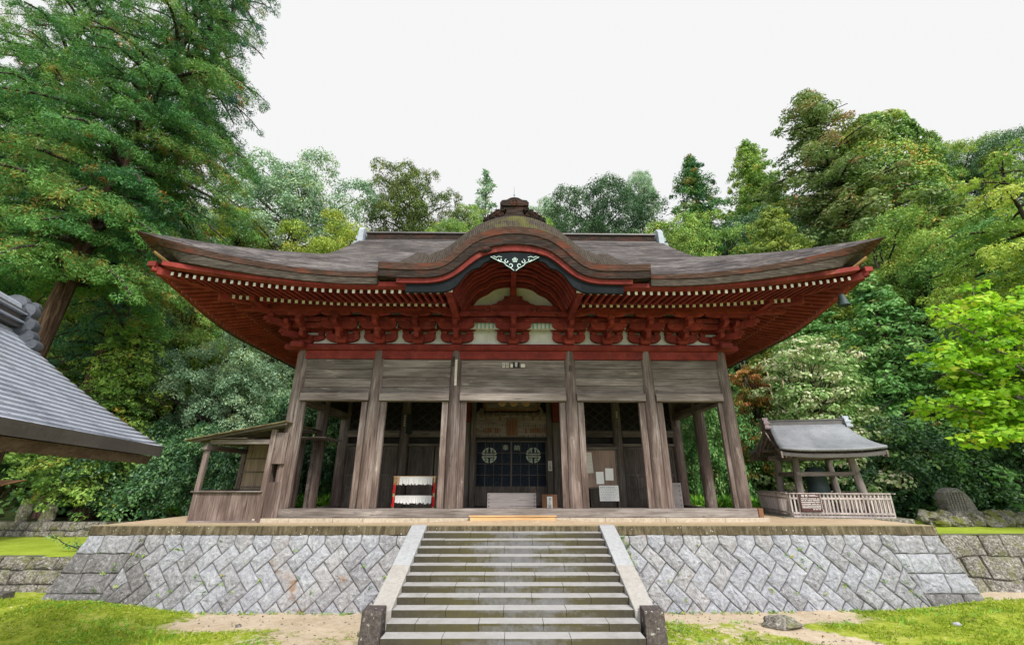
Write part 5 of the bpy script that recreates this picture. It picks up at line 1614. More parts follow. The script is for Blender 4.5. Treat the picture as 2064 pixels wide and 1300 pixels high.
# ------------------------------------------------------------------ pavilion roof close on the left
def pavilion():
    E0 = Vector((-7.2, 9.1, 4.05)); r = Vector((-0.371, 0.928, 0)).normalized(); p = Vector((-r.y, r.x, 0)) * 1.0
    if p.x > 0: p = -p
    L = 8.0; RUN = 2.72; RISE = 2.16
    t = thing('tiled_pavilion', 'near pavilion at the left edge with blue-grey metal roof and scrolled ridge end', 'pavilion', (-8.0, 4.0, 0))
    def prof_(s):
        k = s / RUN; return RISE * (0.74 * k + 0.26 * k * k)
    def P(a, s, z): return tuple(E0 + r * a + p * s + Vector((0, 0, z)))
    N = 21
    mb = MB()
    for side in (0, 1):
        line = []
        for i in range(N):
            s0, s1 = RUN * i / N, RUN * (i + 1) / N
            line += [(s0, prof_(s0) + 0.026), (s1, prof_(s1) - 0.006)]
        secs = []
        for a in np.linspace(-L, 0, 15):
            fl = 0.05 * max(0, 1 + a / 1.2) ** 2
            secs.append([P(a + (0.16 * (1 - s / RUN) - 0.42 * s / RUN) * max(0, 1 + a / 2.0), s if side == 0 else 2 * RUN - s, z + fl * (1 - s / RUN)) for s, z in line])
        mb.loft(secs, 0, closed=False, cap=False)
    rj_ = random.Random(21)
    for i in range(N):
        s0, s1 = RUN * i / N + 0.01, RUN * (i + 1) / N - 0.01
        a = -L + rj_.uniform(0, 1)
        while a < -0.1:
            q = [P(a, s0, prof_(s0) + 0.0265), P(a + 0.008, s0, prof_(s0) + 0.0265), P(a + 0.008, s1, prof_(s1) - 0.004), P(a, s1, prof_(s1) - 0.004)]
            mb.hexa(q + [(x, y, z + 0.003) for x, y, z in q], 1)
            a += rj_.uniform(0.7, 1.1)
    rf = mb.build('roof', [m_tile, m_tile_dk], t, fix=True)
    b = MB()
    b.hexa([P(-L, 0.02, -0.14), P(0.13, 0.02, -0.14), P(0.13, 0.30, -0.10), P(-L, 0.30, -0.10), P(-L, -0.015, 0.012), P(0.16, -0.015, 0.055), P(0.13, 0.30, 0.05), P(-L, 0.30, 0.05)])
    secs = []
    for i in range(13):
        s = RUN * i / 12; secs.append([P(0.16 - 0.57 * i / 12, s, prof_(s) + 0.05 * (1 - i / 12) + 0.01), P(0.16 - 0.57 * i / 12, s + 0.01, prof_(s) - 0.14), P(-0.6, s + 0.01, prof_(s) - 0.14), P(-0.6, s, prof_(s) - 0.01)])
    b.loft(secs)
    b.build('metal_eave_edge', m_tile_dk, rf)
    b = MB()
    b.hexa([P(-L, 0.12, -0.29), P(-0.10, 0.12, -0.29), P(-0.10, 0.34, -0.26), P(-L, 0.34, -0.26), P(-L, 0.07, -0.145), P(-0.06, 0.07, -0.145), P(-0.06, 0.34, -0.105), P(-L, 0.34, -0.105)])
    b.build('eave_beam', wood('brown_eave_wood', (0.04, 0.024, 0.017), (0.085, 0.054, 0.038), (0.16, 0.112, 0.085), 'y', 0.15), t)
    b = MB()
    b.hexa([P(-L, 0.3, -0.13), P(0, 0.3, -0.13), P(-0.45, RUN, RISE - 0.2), P(-L, RUN, RISE - 0.2), P(-L, 0.3, -0.10), P(0, 0.3, -0.10), P(-0.45, RUN, RISE - 0.16), P(-L, RUN, RISE - 0.16)])
    b.hexa([P(-L, RUN, RISE - 0.2), P(0, RUN, RISE - 0.2), P(0, 2 * RUN - 0.3, -0.13), P(-L, 2 * RUN - 0.3, -0.13), P(-L, RUN, RISE - 0.16), P(0, RUN, RISE - 0.16), P(0, 2 * RUN - 0.3, -0.10), P(-L, 2 * RUN - 0.3, -0.10)])
    b.build('soffit', m_wood_in_x, t)
    rr = random.Random(4)
    for k in range(16):
        a = -0.35 - 0.46 * k
        b = MB(); b.bar(P(a, 0.30, -0.24), P(a, RUN, RISE - 0.36), 0.10, 0.12); b.build('rafter', m_wood_in_x, t)
    b = MB(); b.bar(P(-L, 0.62, -0.14), P(0.0, 0.62, -0.14), 0.16, 0.18); b.build('purlin', m_wood_brown, t, bevel=0.01)
    b = MB()
    for s in (1.2, 2 * RUN - 1.2):
        for a in (-5.2, -7.4): 
            x, y, z = P(a, s, 0); b.box(x - 0.1, x + 0.1, y - 0.1, y + 0.1, 0, 4.5)
    b.build('post', m_wood_z, t)
    # ridge with scrolled end tile
    b = MB(); b.hexa([P(-L, RUN - 0.2, RISE - 0.05), P(-0.55, RUN - 0.2, RISE - 0.05), P(-0.55, RUN + 0.2, RISE - 0.05), P(-L, RUN + 0.2, RISE - 0.05), P(-L, RUN - 0.16, RISE + 0.30), P(-0.55, RUN - 0.16, RISE + 0.30), P(-0.55, RUN + 0.16, RISE + 0.30), P(-L, RUN + 0.16, RISE + 0.30)])
    rd = b.build('ridge', m_tile_dk, rf)
    b = MB()
    for z in (0.04, 0.20): b.hexa([P(-L, RUN - 0.25, RISE + z), P(-0.53, RUN - 0.25, RISE + z), P(-0.53, RUN + 0.25, RISE + z), P(-L, RUN + 0.25, RISE + z), P(-L, RUN - 0.25, RISE + z + 0.03), P(-0.53, RUN - 0.25, RISE + z + 0.03), P(-0.53, RUN + 0.25, RISE + z + 0.03), P(-L, RUN + 0.25, RISE + z + 0.03)])
    b.tube([P(-L, RUN, RISE + 0.33), P(-0.5, RUN, RISE + 0.33)], 0.13, 10)
    b.build('ridge_cap', m_tile, rd)
    b = MB()
    def blob(s, z, rs_, a0=-0.57, a1=-0.31):
        b.tube([P(a0, RUN + s, RISE + z), P((a0 + a1) / 2, RUN + s, RISE + z), P(a1, RUN + s, RISE + z)], [rs_ * 0.92, rs_, rs_ * 0.75], 12)
    for s, z, q in ((0, 0.42, 0.19), (-0.20, 0.30, 0.15), (0.20, 0.30, 0.15), (0, 0.2, 0.26), (-0.26, 0.02, 0.16), (0.26, 0.02, 0.16), (-0.16, 0.16, 0.15), (0.16, 0.16, 0.15), (-0.33, -0.20, 0.14), (0.33, -0.20, 0.14), (-0.2, -0.1, 0.14), (0.2, -0.1, 0.14), (-0.45, -0.34, 0.10), (0.45, -0.34, 0.10)):
        blob(s, z, q)
    for z, q in ((0.46, 0.09), (0.32, 0.10), (0.18, 0.085), (0.05, 0.085), (-0.1, 0.10), (-0.24, 0.09)):
        for s in (-0.16, 0.16): blob(s, z, q, -0.35, -0.19)
    b.build('ridge_end_tile', m_greymetal_dk, rd, smooth=True)
pavilion()

# ------------------------------------------------------------------ open stall beside the hall
def stall():
    t = thing('wooden_stall', 'leaning open wooden stall with shingled lean-to roof at the left end of the hall', 'stall', (-9.65, 16.8, 2.139))
    X0, X1, Y0, Y1, Z0 = -10.78, -8.52, 15.72, 18.0, 2.14
    def post(name, x, y, z1, w_=0.15, lean=0.03):
        b = MB(); h = w_ / 2
        b.hexa([(x - h, y - h, Z0), (x + h, y - h, Z0), (x + h, y + h, Z0), (x - h, y + h, Z0), (x - h + lean, y - h, z1), (x + h + lean, y - h, z1), (x + h + lean, y + h, z1), (x - h + lean, y + h, z1)])
        b.build(name, m_wood_z, t, bevel=0.008)
    post('post', X0, Y0, 4.64); post('post', X1, Y0, 5.16, 0.17, 0.02); post('post', X0, Y1, 4.60); post('post', X1, Y1, 5.1)
    b = MB(); n = 11
    for k in range(n):
        xa = X0 + 0.08 + (X1 - X0 - 0.16) * k / n; xb = X0 + 0.08 + (X1 - X0 - 0.16) * (k + 1) / n - 0.004
        b.box(xa, xb, Y0 - 0.05 + 0.004 * (k % 2), Y0 - 0.015, Z0 + 0.02, 3.08)
    b.build('counter_panel', m_wood_z, t)
    b = MB(); b.box(X0 - 0.12, X1 + 0.02, Y0 - 0.16, Y0 + 0.12, 3.085, 3.12); b.build('counter_ledge', m_wood_x, t, bevel=0.008)
    b = MB(); b.box(X0 - 0.05, X1, Y0 - 0.09, Y0 + 0.05, Z0, Z0 + 0.06); b.build('ground_sill', m_wood_x, t)
    b = MB()
    for k in range(9):
        ya = Y0 + 0.1 + (Y1 - Y0 - 0.2) * k / 9; b.box(X0 - 0.03, X0 + 0.01, ya, ya + (Y1 - Y0 - 0.2) / 9 - 0.004, Z0, 3.05)
    b.box(X0 - 0.06, X0 + 0.06, Y0 + 0.08, Y1 - 0.08, 3.06, 3.14)
    b.build('side_panel', m_wood_z, t)
    b = MB()
    for k in range(9):
        ya = Y0 + 0.1 + (Y1 - Y0 - 0.2) * k / 9; b.box(X1 - 0.02, X1 + 0.02, ya, ya + (Y1 - Y0 - 0.2) / 9 - 0.003, Z0, 5.05)
    for k in range(5):
        xa = X1 + 0.08 + 0.1 * k; b.box(xa, xa + 0.096, Y0 + 0.03, Y0 + 0.06, Z0, 3.4)
    b.build('end_wall', m_wood_z, t)
    b = MB(); n = 12; xs0 = X0 + 0.06
    for k in range(n):
        xa = xs0 + (X1 - xs0) * k / n; b.box(xa, xa + (X1 - xs0) / n - 0.003, Y1 - 0.02, Y1 + 0.02, Z0, 4.85)
    bw = b.build('back_wall', wood('pale_inner_boards', (0.12, 0.09, 0.06), (0.22, 0.17, 0.115), (0.32, 0.26, 0.18), 'z', 0.1), t)
    b = MB()
    for z in (3.2, 3.75, 4.25): b.box(xs0, X1 - 0.1, Y1 - 0.06, Y1 - 0.021, z, z + 0.045)
    b.box(xs0 - 0.04, xs0 + 0.05, Y1 - 0.07, Y1 + 0.05, 3.1, 4.8)
    b.build('batten', m_wood_in_x, bw)
    b = MB(); b.box(X0 + 0.06, X1 - 0.09, Y0 - 0.03, Y0 + 0.08, 4.66, 4.82); b.build('front_beam', m_wood_x, t, bevel=0.01)
    b = MB(); b.box(X0 - 0.02, X0 + 0.12, Y0 - 0.2, Y1 + 0.1, 4.45, 4.63); b.build('side_beam', m_wood_y, t, bevel=0.01)
    b = MB(); b.box(X0 + 0.1, X1 - 0.1, Y1 - 0.05, Y1 + 0.06, 3.05, 3.14); b.box(X0 + 0.2, X1 - 0.2, Y0 + 0.3, Y1 - 0.3, 3.02, 3.05); b.build('shelf', m_wood_x, t)
    b = MB(); b.box(X1 + 0.02, -8.0, Y0 - 0.02, Y0 + 0.05, 4.0, 5.05); b.build('gable_board', m_wood_z, t)
    slope = lambda x: 4.76 + (x + 11.3) * 0.192
    b = MB(); rr = random.Random(3)
    for k in range(7):
        y = Y0 - 0.28 + 0.42 * k
        b.bar((-11.12, y, slope(-11.12) - 0.06), (-8.0, y, slope(-8.0) - 0.06), 0.05, 0.07)
    b.build('rafter', m_wood_x, t)
    b = MB()
    for k in range(16):
        xa = -11.3 + 3.25 * k / 16; xb = xa + 3.25 / 16 + 0.07
        q = [(xa, 15.22 + rr.uniform(-.03, .03), slope(xa)), (xb, 15.22 + rr.uniform(-.03, .03), slope(xb) + 0.02), (xb, 18.5, slope(xb) + 0.02), (xa, 18.5, slope(xa))]
        b.hexa([(x, y, z - 0.022) for x, y, z in q] + q)
    b.build('shingle_roof', wood('mossy_shingle', (0.08, 0.07, 0.04), (0.17, 0.15, 0.09), (0.30, 0.27, 0.17), 'y', 0.1), t)
    b = MB()
    for k in range(9):
        y = 15.5 + k * 0.3; b.box(-10.6 + rr.uniform(-.1, .1), -9.5 + rr.uniform(-.4, .3), y, y + 0.12, 4.84 + 0.01 * k % 2, 4.86)
    b.build('loose_slat', m_wood_x, t)
    b = MB()
    for k in range(6): b.box(-8.25, -7.2, 17.0 + k * 0.3, 17.2 + k * 0.3, 5.0 - 0.0, 5.04)
    b.box(-8.2, -8.08, 18.2, 18.32, 2.3, 5.0)
    b.build('rear_annex', m_wood_y, t)
    t.rotation_euler = (0, 0, R(0.5))
stall()

# ------------------------------------------------------------------ bell tower on the right
def bell_tower():
    Cx, Cy = 12.62, 19.0; ang = R(-12)
    t = thing('bell_tower', 'open bell tower with slate-grey curved gable roof on splayed posts, right of the temple hall', 'bell tower', (Cx, Cy, 1.8))
    def W_(m_): return [(x + Cx, y + Cy, z) for x, y, z in m_.v]
    def put(m_, name, mat, parent=None, **k):
        m_.v = W_(m_); return m_.build(name, mat, parent or t, **k)
    # stone base
    b = MB(); b.box(-2.3, 2.3, -2.05, 2.6, 1.7, 1.93); b.box(-2.1, 2.1, -1.85, 2.4, 1.93, 2.16); put(b, 'stone_base', m_rubble, bevel=0.02)
    for sx in (-1, 1):
        for sy in (-1, 1):
            b = MB(); b.tube([(sx * 1.16, sy * 1.1, 2.16), (sx * 0.98, sy * 0.95, 4.5)], [0.15, 0.125], 12); put(b, 'post', m_wood_post, smooth=True)
    for (z, hh, ex) in ((4.28, 0.2, 0.38), (3.62, 0.16, 0.1)):
        o_ = 0.98 + (4.5 - z) * 0.077
        b = MB()
        for s in (-1, 1):
            b.box(-o_ - ex, o_ + ex, s * (o_ - 0.03) - 0.07, s * (o_ - 0.03) + 0.07, z, z + hh)
            b.box(s * o_ - 0.068, s * o_ + 0.068, -o_ - ex + 0.01, o_ + ex - 0.01, z + 0.01, z + hh + 0.01)
        put(b, 'tie_beam', m_wood_x, bevel=0.01)
    b = MB()
    for s in (-1, 1):
        for x in (-0.98, -0.33, 0.33, 0.98):
            block(b, x, s * 0.95, 4.48, 0.24, 0.16)
        b.box(-1.6, 1.6, s * 0.95 - 0.06, s * 0.95 + 0.06, 4.64, 4.78)
        b.prism([(q, z) for q, z in arm_profile(0.5, 4.5, 0.16)], 'y', s * 0.95 - 0.05, s * 0.95 + 0.05)
    put(b, 'bracket_row', m_wood_in_x)
    ez, rz, run, hl = 4.50, 5.72, 2.0, 1.74
    def pz(k): return ez + (rz - ez) * (0.42 * k + 0.58 * k ** 2.0)
    secs = []
    NX = 16
    prof2 = [(-run + 2 * run * i / 36) for i in range(37)]
    b = MB()
    for i in range(NX + 1):
        u = -1 + 2 * i / NX
        sec = []
        for yy in prof2:
            k = 1 - abs(yy) / run
            x = u * (hl + 0.10 * (1 - k) - 0.32 * k)
            sec.append((x, yy, pz(k) + 0.10 * abs(u) ** 3 * (1 - k)))
        secs.append(sec)
    b.loft(secs, 0, closed=False, cap=False)
    rf = put(b, 'roof', m_belltile, smooth='all')
    sm = rf.modifiers.new('thick', 'SOLIDIFY'); sm.thickness = 0.10; sm.offset = -1
    for s in (-1, 1):
        b = MB()
        for i in range(NX):
            u0 = -1 + 2 * i / NX; u1 = u0 + 2 / NX
            b.hexa([(u0 * (hl + .05), s * (run - 0.02), ez - 0.22 + 0.1 * abs(u0) ** 3), (u1 * (hl + .05), s * (run - 0.02), ez - 0.22 + 0.1 * abs(u1) ** 3), (u1 * (hl + .05), s * (run - 0.16), ez - 0.18 + 0.1 * abs(u1) ** 3), (u0 * (hl + .05), s * (run - 0.16), ez - 0.18 + 0.1 * abs(u0) ** 3),
                    (u0 * (hl + .08), s * (run - 0.005), ez - 0.10 + 0.1 * abs(u0) ** 3), (u1 * (hl + .08), s * (run - 0.005), ez - 0.10 + 0.1 * abs(u1) ** 3), (u1 * (hl + .05), s * (run - 0.16), ez - 0.06 + 0.1 * abs(u1) ** 3), (u0 * (hl + .05), s * (run - 0.16), ez - 0.06 + 0.1 * abs(u0) ** 3)])
        put(b, 'eave_edge', m_tile_dk, rf)
    b = MB()
    for k in range(22):
        x = -hl + 0.06 + (2 * hl - 0.12) * k / 21
        for s in (-1, 1):
            pts = [(s * run * (1 - q) * 0.985, pz(q) - 0.16) for q in (0, 0.25, 0.5, 0.75, 1.0)]
            for a, c in zip(pts[:-1], pts[1:]): b.bar((x * (1 - 0.02), a[0], a[1]), (x * (1 - 0.02), c[0], c[1]), 0.05, 0.07)
    put(b, 'rafters', m_wood_y)
    for s in (-1, 1):
        b = MB(); secs = []
        for i in range(25):
            q = -1 + 2 * i / 24; k = 1 - abs(q); y = q * run
            x = s * (hl + 0.08 * (1 - k) - 0.30 * k - 0.03)
            secs.append([(x - 0.03, y, pz(k) - 0.06 + 0.08 * (1 - k)), (x + 0.03, y, pz(k) - 0.06 + 0.08 * (1 - k)), (x + 0.03, y, pz(k) - 0.32 + 0.1 * (1 - k)), (x - 0.03, y, pz(k) - 0.32 + 0.1 * (1 - k))])
        b.loft(secs); put(b, 'barge_board', m_wood_y)
        b = MB(); b.prism([(-1.0, 4.8), (1.0, 4.8), (0.0, 5.5)], 'x', s * 1.0 - 0.03, s * 1.0 + 0.03); put(b, 'gable_wall', m_wood_z)
    b = MB(); b.box(-hl + 0.24, hl - 0.24, -0.16, 0.16, rz - 0.04, rz + 0.16); b.box(-hl + 0.22, hl - 0.22, -0.2, 0.2, rz + 0.161, rz + 0.2); rd = put(b, 'ridge', m_tile_dk, rf)
    for s in (-1, 1):
        b = MB(); xa, xb = sorted((s * (hl - 0.25), s * (hl - 0.10)))
        b.prism([(-0.32, rz - 0.18), (0.32, rz - 0.18), (0.28, rz + 0.12), (0.14, rz + 0.32), (-0.14, rz + 0.32), (-0.28, rz + 0.12)], 'x', xa, xb)
        for yy, zz in ((-0.3, -0.12), (-0.24, 0.06), (-0.12, 0.24), (0.12, 0.24), (0.24, 0.06), (0.3, -0.12)): b.tube([(xa - 0.03, yy, rz + zz), (xb + 0.05, yy, rz + zz)], 0.075, 8)
        put(b, 'ridge_end_tile', wood('red_brown_ridge_tile', (0.12, 0.09, 0.10), (0.20, 0.16, 0.17), (0.30, 0.25, 0.26), 'z', 0) if s < 0 else m_greymetal, rd)
    t.rotation_euler = (0, 0, ang)
    # bell
    bl = thing('temple_bell', 'green bronze temple bell hanging inside the bell tower', 'bell', (Cx, Cy, 2.7))
    b = MB(); b.lathe([(0.05, 4.0), (0.26, 3.97), (0.36, 3.84), (0.38, 3.5), (0.40, 3.1), (0.43, 2.86), (0.44, 2.76), (0.40, 2.76), (0.36, 3.0), (0.3, 3.6)], (Cx, Cy, 0), 26)
    b.build('bell_body', m_bronze_dk, bl, smooth=True)
    b = MB(); b.tube([(Cx + 0.1 * math.cos(a * 0.52), Cy, 4.02 + 0.12 * math.sin(a * 0.52)) for a in range(7)], 0.03, 6); b.tube([(Cx, Cy, 4.12), (Cx, Cy, 4.5)], 0.02, 6); b.build('crown_loop', m_bronze, bl)
    # picket fence
    f = thing('picket_fence', 'silvery wooden picket fence round the foot of the bell tower', 'fence', (Cx, Cy, 2.16))
    hx, y0, y1 = 1.68, -1.55, 2.1
    def run_(a, b_, outw):
        a = Vector(a); b_ = Vector(b_); d = (b_ - a); L = d.length; d.normalize()
        n = int(L / 0.125)
        m_ = MB()
        for k in range(n + 1):
            q = a + d * (L * k / n); lean = 0.05
            m_.bar((q.x, q.y, 2.20), (q.x + outw[0] * lean, q.y + outw[1] * lean, 2.98), 0.052, 0.03, up=(outw[0], outw[1], 0.01))
        put(m_, 'pickets', m_wood_fence, f)
        m_ = MB()
        for z in (2.30, 2.82): m_.bar((a.x + outw[0] * 0.05, a.y + outw[1] * 0.05, z), (b_.x + outw[0] * 0.05, b_.y + outw[1] * 0.05, z), 0.03, 0.07)
        e = d * 0.16
        m_.bar((a.x - e.x + outw[0] * 0.05, a.y - e.y + outw[1] * 0.05, 2.995), (b_.x + e.x + outw[0] * 0.05, b_.y + e.y + outw[1] * 0.05, 2.995), 0.12, 0.035)
        m_.bar((a.x, a.y, 2.19), (b_.x, b_.y, 2.19), 0.10, 0.06)
        put(m_, 'rail', m_wood_fence, f)
    run_((-hx, y0), (hx, y0), (0, -1)) if False else run_((-hx, y0, 0), (hx, y0, 0), (0, -1))
    run_((-hx, y0 + 0.05, 0), (-hx, y1, 0), (-1, 0)); run_((hx, y0 + 0.05, 0), (hx, y1, 0), (1, 0)); run_((-hx, y1, 0), (hx, y1, 0), (0, 1))
    f.rotation_euler = (0, 0, ang)
    s = thing('information_sign', 'brown sign panel with white Japanese writing hung on the bell tower fence', 'sign', (Cx, Cy, 2.3))
    b = MB(); b.box(-1.40, -0.68, y0 - 0.13, y0 - 0.10, 2.36, 2.98); pn = put(b, 'panel', m_signbrown, s, bevel=0.006)
    text_part('sign_title', '鐘 楼', m_paper, s, (Cx - 1.26 + 0.05, Cy + y0 - 0.134, 2.905), 0.10)
    m_ = MB(); rr = random.Random(31)
    for row in range(7):
        z = 2.81 - row * 0.062; x = -1.35; xe = -0.73 if row < 6 else -0.98
        if row == 6: x, xe = -1.0, -0.74
        while x < xe:
            w_ = rr.uniform(0.016, 0.026)
            m_.box(x, x + w_, y0 - 0.1335, y0 - 0.1305, z - rr.uniform(0.006, 0.016), z + 0.012); m_.box(x + w_ * 0.35, x + w_ * 0.6, y0 - 0.134, y0 - 0.1337, z - 0.02, z + 0.016)
            x += w_ + (0.008 if rr.random() < 0.9 else 0.03)
    m_.box(-1.06, -0.74, y0 - 0.1335, y0 - 0.1305, 2.90, 2.912); m_.box(-1.06, -0.83, y0 - 0.1335, y0 - 0.1305, 2.925, 2.935)
    put(m_, 'sign_writing', m_paper, s)['kind'] = 'stuff'
    s.rotation_euler = (0, 0, ang)
bell_tower()

# ------------------------------------------------------------------ loose stones, monument, far left roof, poles
def boulder(name, label, cat, c, r, mat, seed, group=None, sub=3, amp=0.28, freq=1.4):
    import bmesh
    bm = bmesh.new(); bmesh.ops.create_icosphere(bm, subdivisions=sub, radius=1)
    for v in bm.verts:
        d = v.co.normalized()
        k = 1 + amp * mnoise.noise(d * freq + Vector((seed * 3.1, seed, 0))) + amp * 0.45 * mnoise.noise(d * freq * 3 + Vector((0, seed * 2.7, 5)))
        v.co = Vector((d.x * r[0] * k, d.y * r[1] * k, d.z * r[2] * k))
    me = bpy.data.meshes.new(name); bm.to_mesh(me); bm.free(); me.materials.append(mat)
    o = bpy.data.objects.new(name, me); COL.objects.link(o); o.location = c; WL[o.name] = Vector(c)
    if label: tag(o, label, cat, group)
    return o
boulder('lying_boulder', 'flat turtle-shaped lichened boulder lying on the sandy path right of the staircase', 'rock', (6.72, 12.72, 0.08), (0.46, 0.3, 0.19), m_rubble, 4, amp=0.35)
boulder('small_stone', 'small dark stone lying beside the left newel post', 'rock', (-3.55, 12.1, 0.03), (0.14, 0.1, 0.07), m_mossrock, 6)
boulder('small_stone', 'small stone on the sand strip before the left herringbone wall', 'rock', (-6.9, 12.75, 0.02), (0.08, 0.06, 0.05), m_rubble, 7)
boulder('small_stone', 'pale pebble on the moss beside the right rubble wall foot', 'rock', (10.6, 12.1, 0.24), (0.09, 0.06, 0.04), m_slab, 8)
boulder('small_stone', 'pale pebble on the moss near the lying boulder', 'rock', (5.9, 11.4, 0.0), (0.06, 0.05, 0.035), m_slab, 9)
m_monu_cut = paint('cut_letter_stone', (0.03, 0.028, 0.026), (0.05, 0.047, 0.043), (0.07, 0.066, 0.06))
def monument():
    Y = 18.6
    t = thing('stone_monument', 'dark round-shouldered stone monument with an inscribed face, on the mossy rocks at the right', 'monument', (17.6, Y, 2.3))
    b = MB()
    out_ = [(17.22, 2.2), (17.2, 2.75), (17.24, 3.0), (17.38, 3.13), (17.6, 3.19), (17.85, 3.16), (18.05, 3.02), (18.2, 2.78), (18.34, 2.45), (18.38, 2.2)]
    n = len(out_); secs = []
    for (sc, y) in ((0.93, Y - 0.22), (1.0, Y - 0.12), (1.0, Y + 0.2), (0.85, Y + 0.38)):
        secs.append([(17.6 + (x - 17.6) * sc + 0.02 * nz(x, z, 3, 3), y + 0.04 * nz(x, z, 4, 2), 2.3 + (z - 2.3) * sc) for x, z in out_])
    b.loft(secs); b.build('slab', m_monu, t, bevel=0.03, segs=2)
    b = MB()
    for k in range(6):
        x = 17.86 - k * 0.115
        for q in range(9):
            z = 2.98 - q * 0.075
            b.box(x - 0.03, x + 0.03, Y - 0.235, Y - 0.22, z - 0.006, z + 0.006); b.box(x - 0.006, x + 0.006, Y - 0.2355, Y - 0.2205, z - 0.035, z + 0.03)
    b.build('inscription', m_monu_cut, t)
    r = random.Random(17)
    k = 0
    for i in range(26):
        x = 16.5 + 5.6 * (i % 13) / 12 + r.uniform(-0.15, 0.15); row = i // 13
        w_ = r.uniform(0.25, 0.42)
        boulder('mossy_rock', 'moss-covered rock in the low heap under the stone monument', 'rock', (x, Y - 0.45 + row * 0.5 + r.uniform(-.1, .1), 1.92 + row * 0.16), (w_, 0.32, r.uniform(0.2, 0.3)), m_mossrock, i + 20, 'mossy rocks under the monument', sub=3, amp=0.4)
monument()
for i, (x, h) in enumerate(((-22.3, 0.62), (-21.2, 0.60))):
    boulder('standing_stone', ('left grey standing stone' if i == 0 else 'right grey standing stone') + ' on the low wall at the far left', 'stone', (x, 21.4, 1.72 + h * 0.42), (0.30, 0.22, h), m_rubble, 40 + i, amp=0.25)
def far_shelter():
    t = thing('roofed_notice_shelter', 'small dark plank roof on a post at the far left edge, behind the tiled pavilion', 'shelter', (-22.2, 19.0, 1.15))
    b = MB(); b.hexa([(-26, 18.2, 3.25), (-20.25, 18.2, 3.25), (-20.5, 19.2, 3.42), (-26, 19.2, 3.42), (-26, 18.2, 3.30), (-20.2, 18.2, 3.30), (-20.4, 19.2, 3.48), (-26, 19.2, 3.48)])
    b.build('roof', m_wood_brown, t)
    b = MB(); b.box(-21.1, -20.95, 18.8, 18.95, 1.1, 3.3); b.box(-24.6, -24.45, 18.8, 18.95, 1.1, 3.3); b.build('post', m_trunk_dk, t)
    b = MB(); b.bar((-20.97, 18.87, 2.7), (-20.5, 18.87, 3.26), 0.08, 0.08); b.build('brace', m_trunk_dk, t)
far_shelter()
mp = wood('bamboo_pole', (0.28, 0.22, 0.12), (0.42, 0.34, 0.20), (0.55, 0.47, 0.30), 'z', 0)
for (a, b_, lab) in (((16.3, 27, 3.5), (16.35, 27, 10.9), 'short upright pale pole behind the orange maple'), ((16.5, 27.1, 3.5), (17.6, 27.2, 11.4), 'leaning pale pole behind the orange maple'), ((19.2, 27, 3.5), (18.5, 27, 12.4), 'tall pale pole behind the blossoming tree')):
    m_ = MB(); m_.tube([a, b_], [0.06, 0.045], 8); tag(m_.build('pole', mp), lab, 'pole', 'poles behind the maple')
# ------------------------------------------------------------------ trees
rg = np.random.default_rng(7)
def unit(a): return a / (np.linalg.norm(a, axis=-1, keepdims=True) + 1e-9)
def rsph(n, g=None): return unit((g or rg).normal(size=(n, 3)))

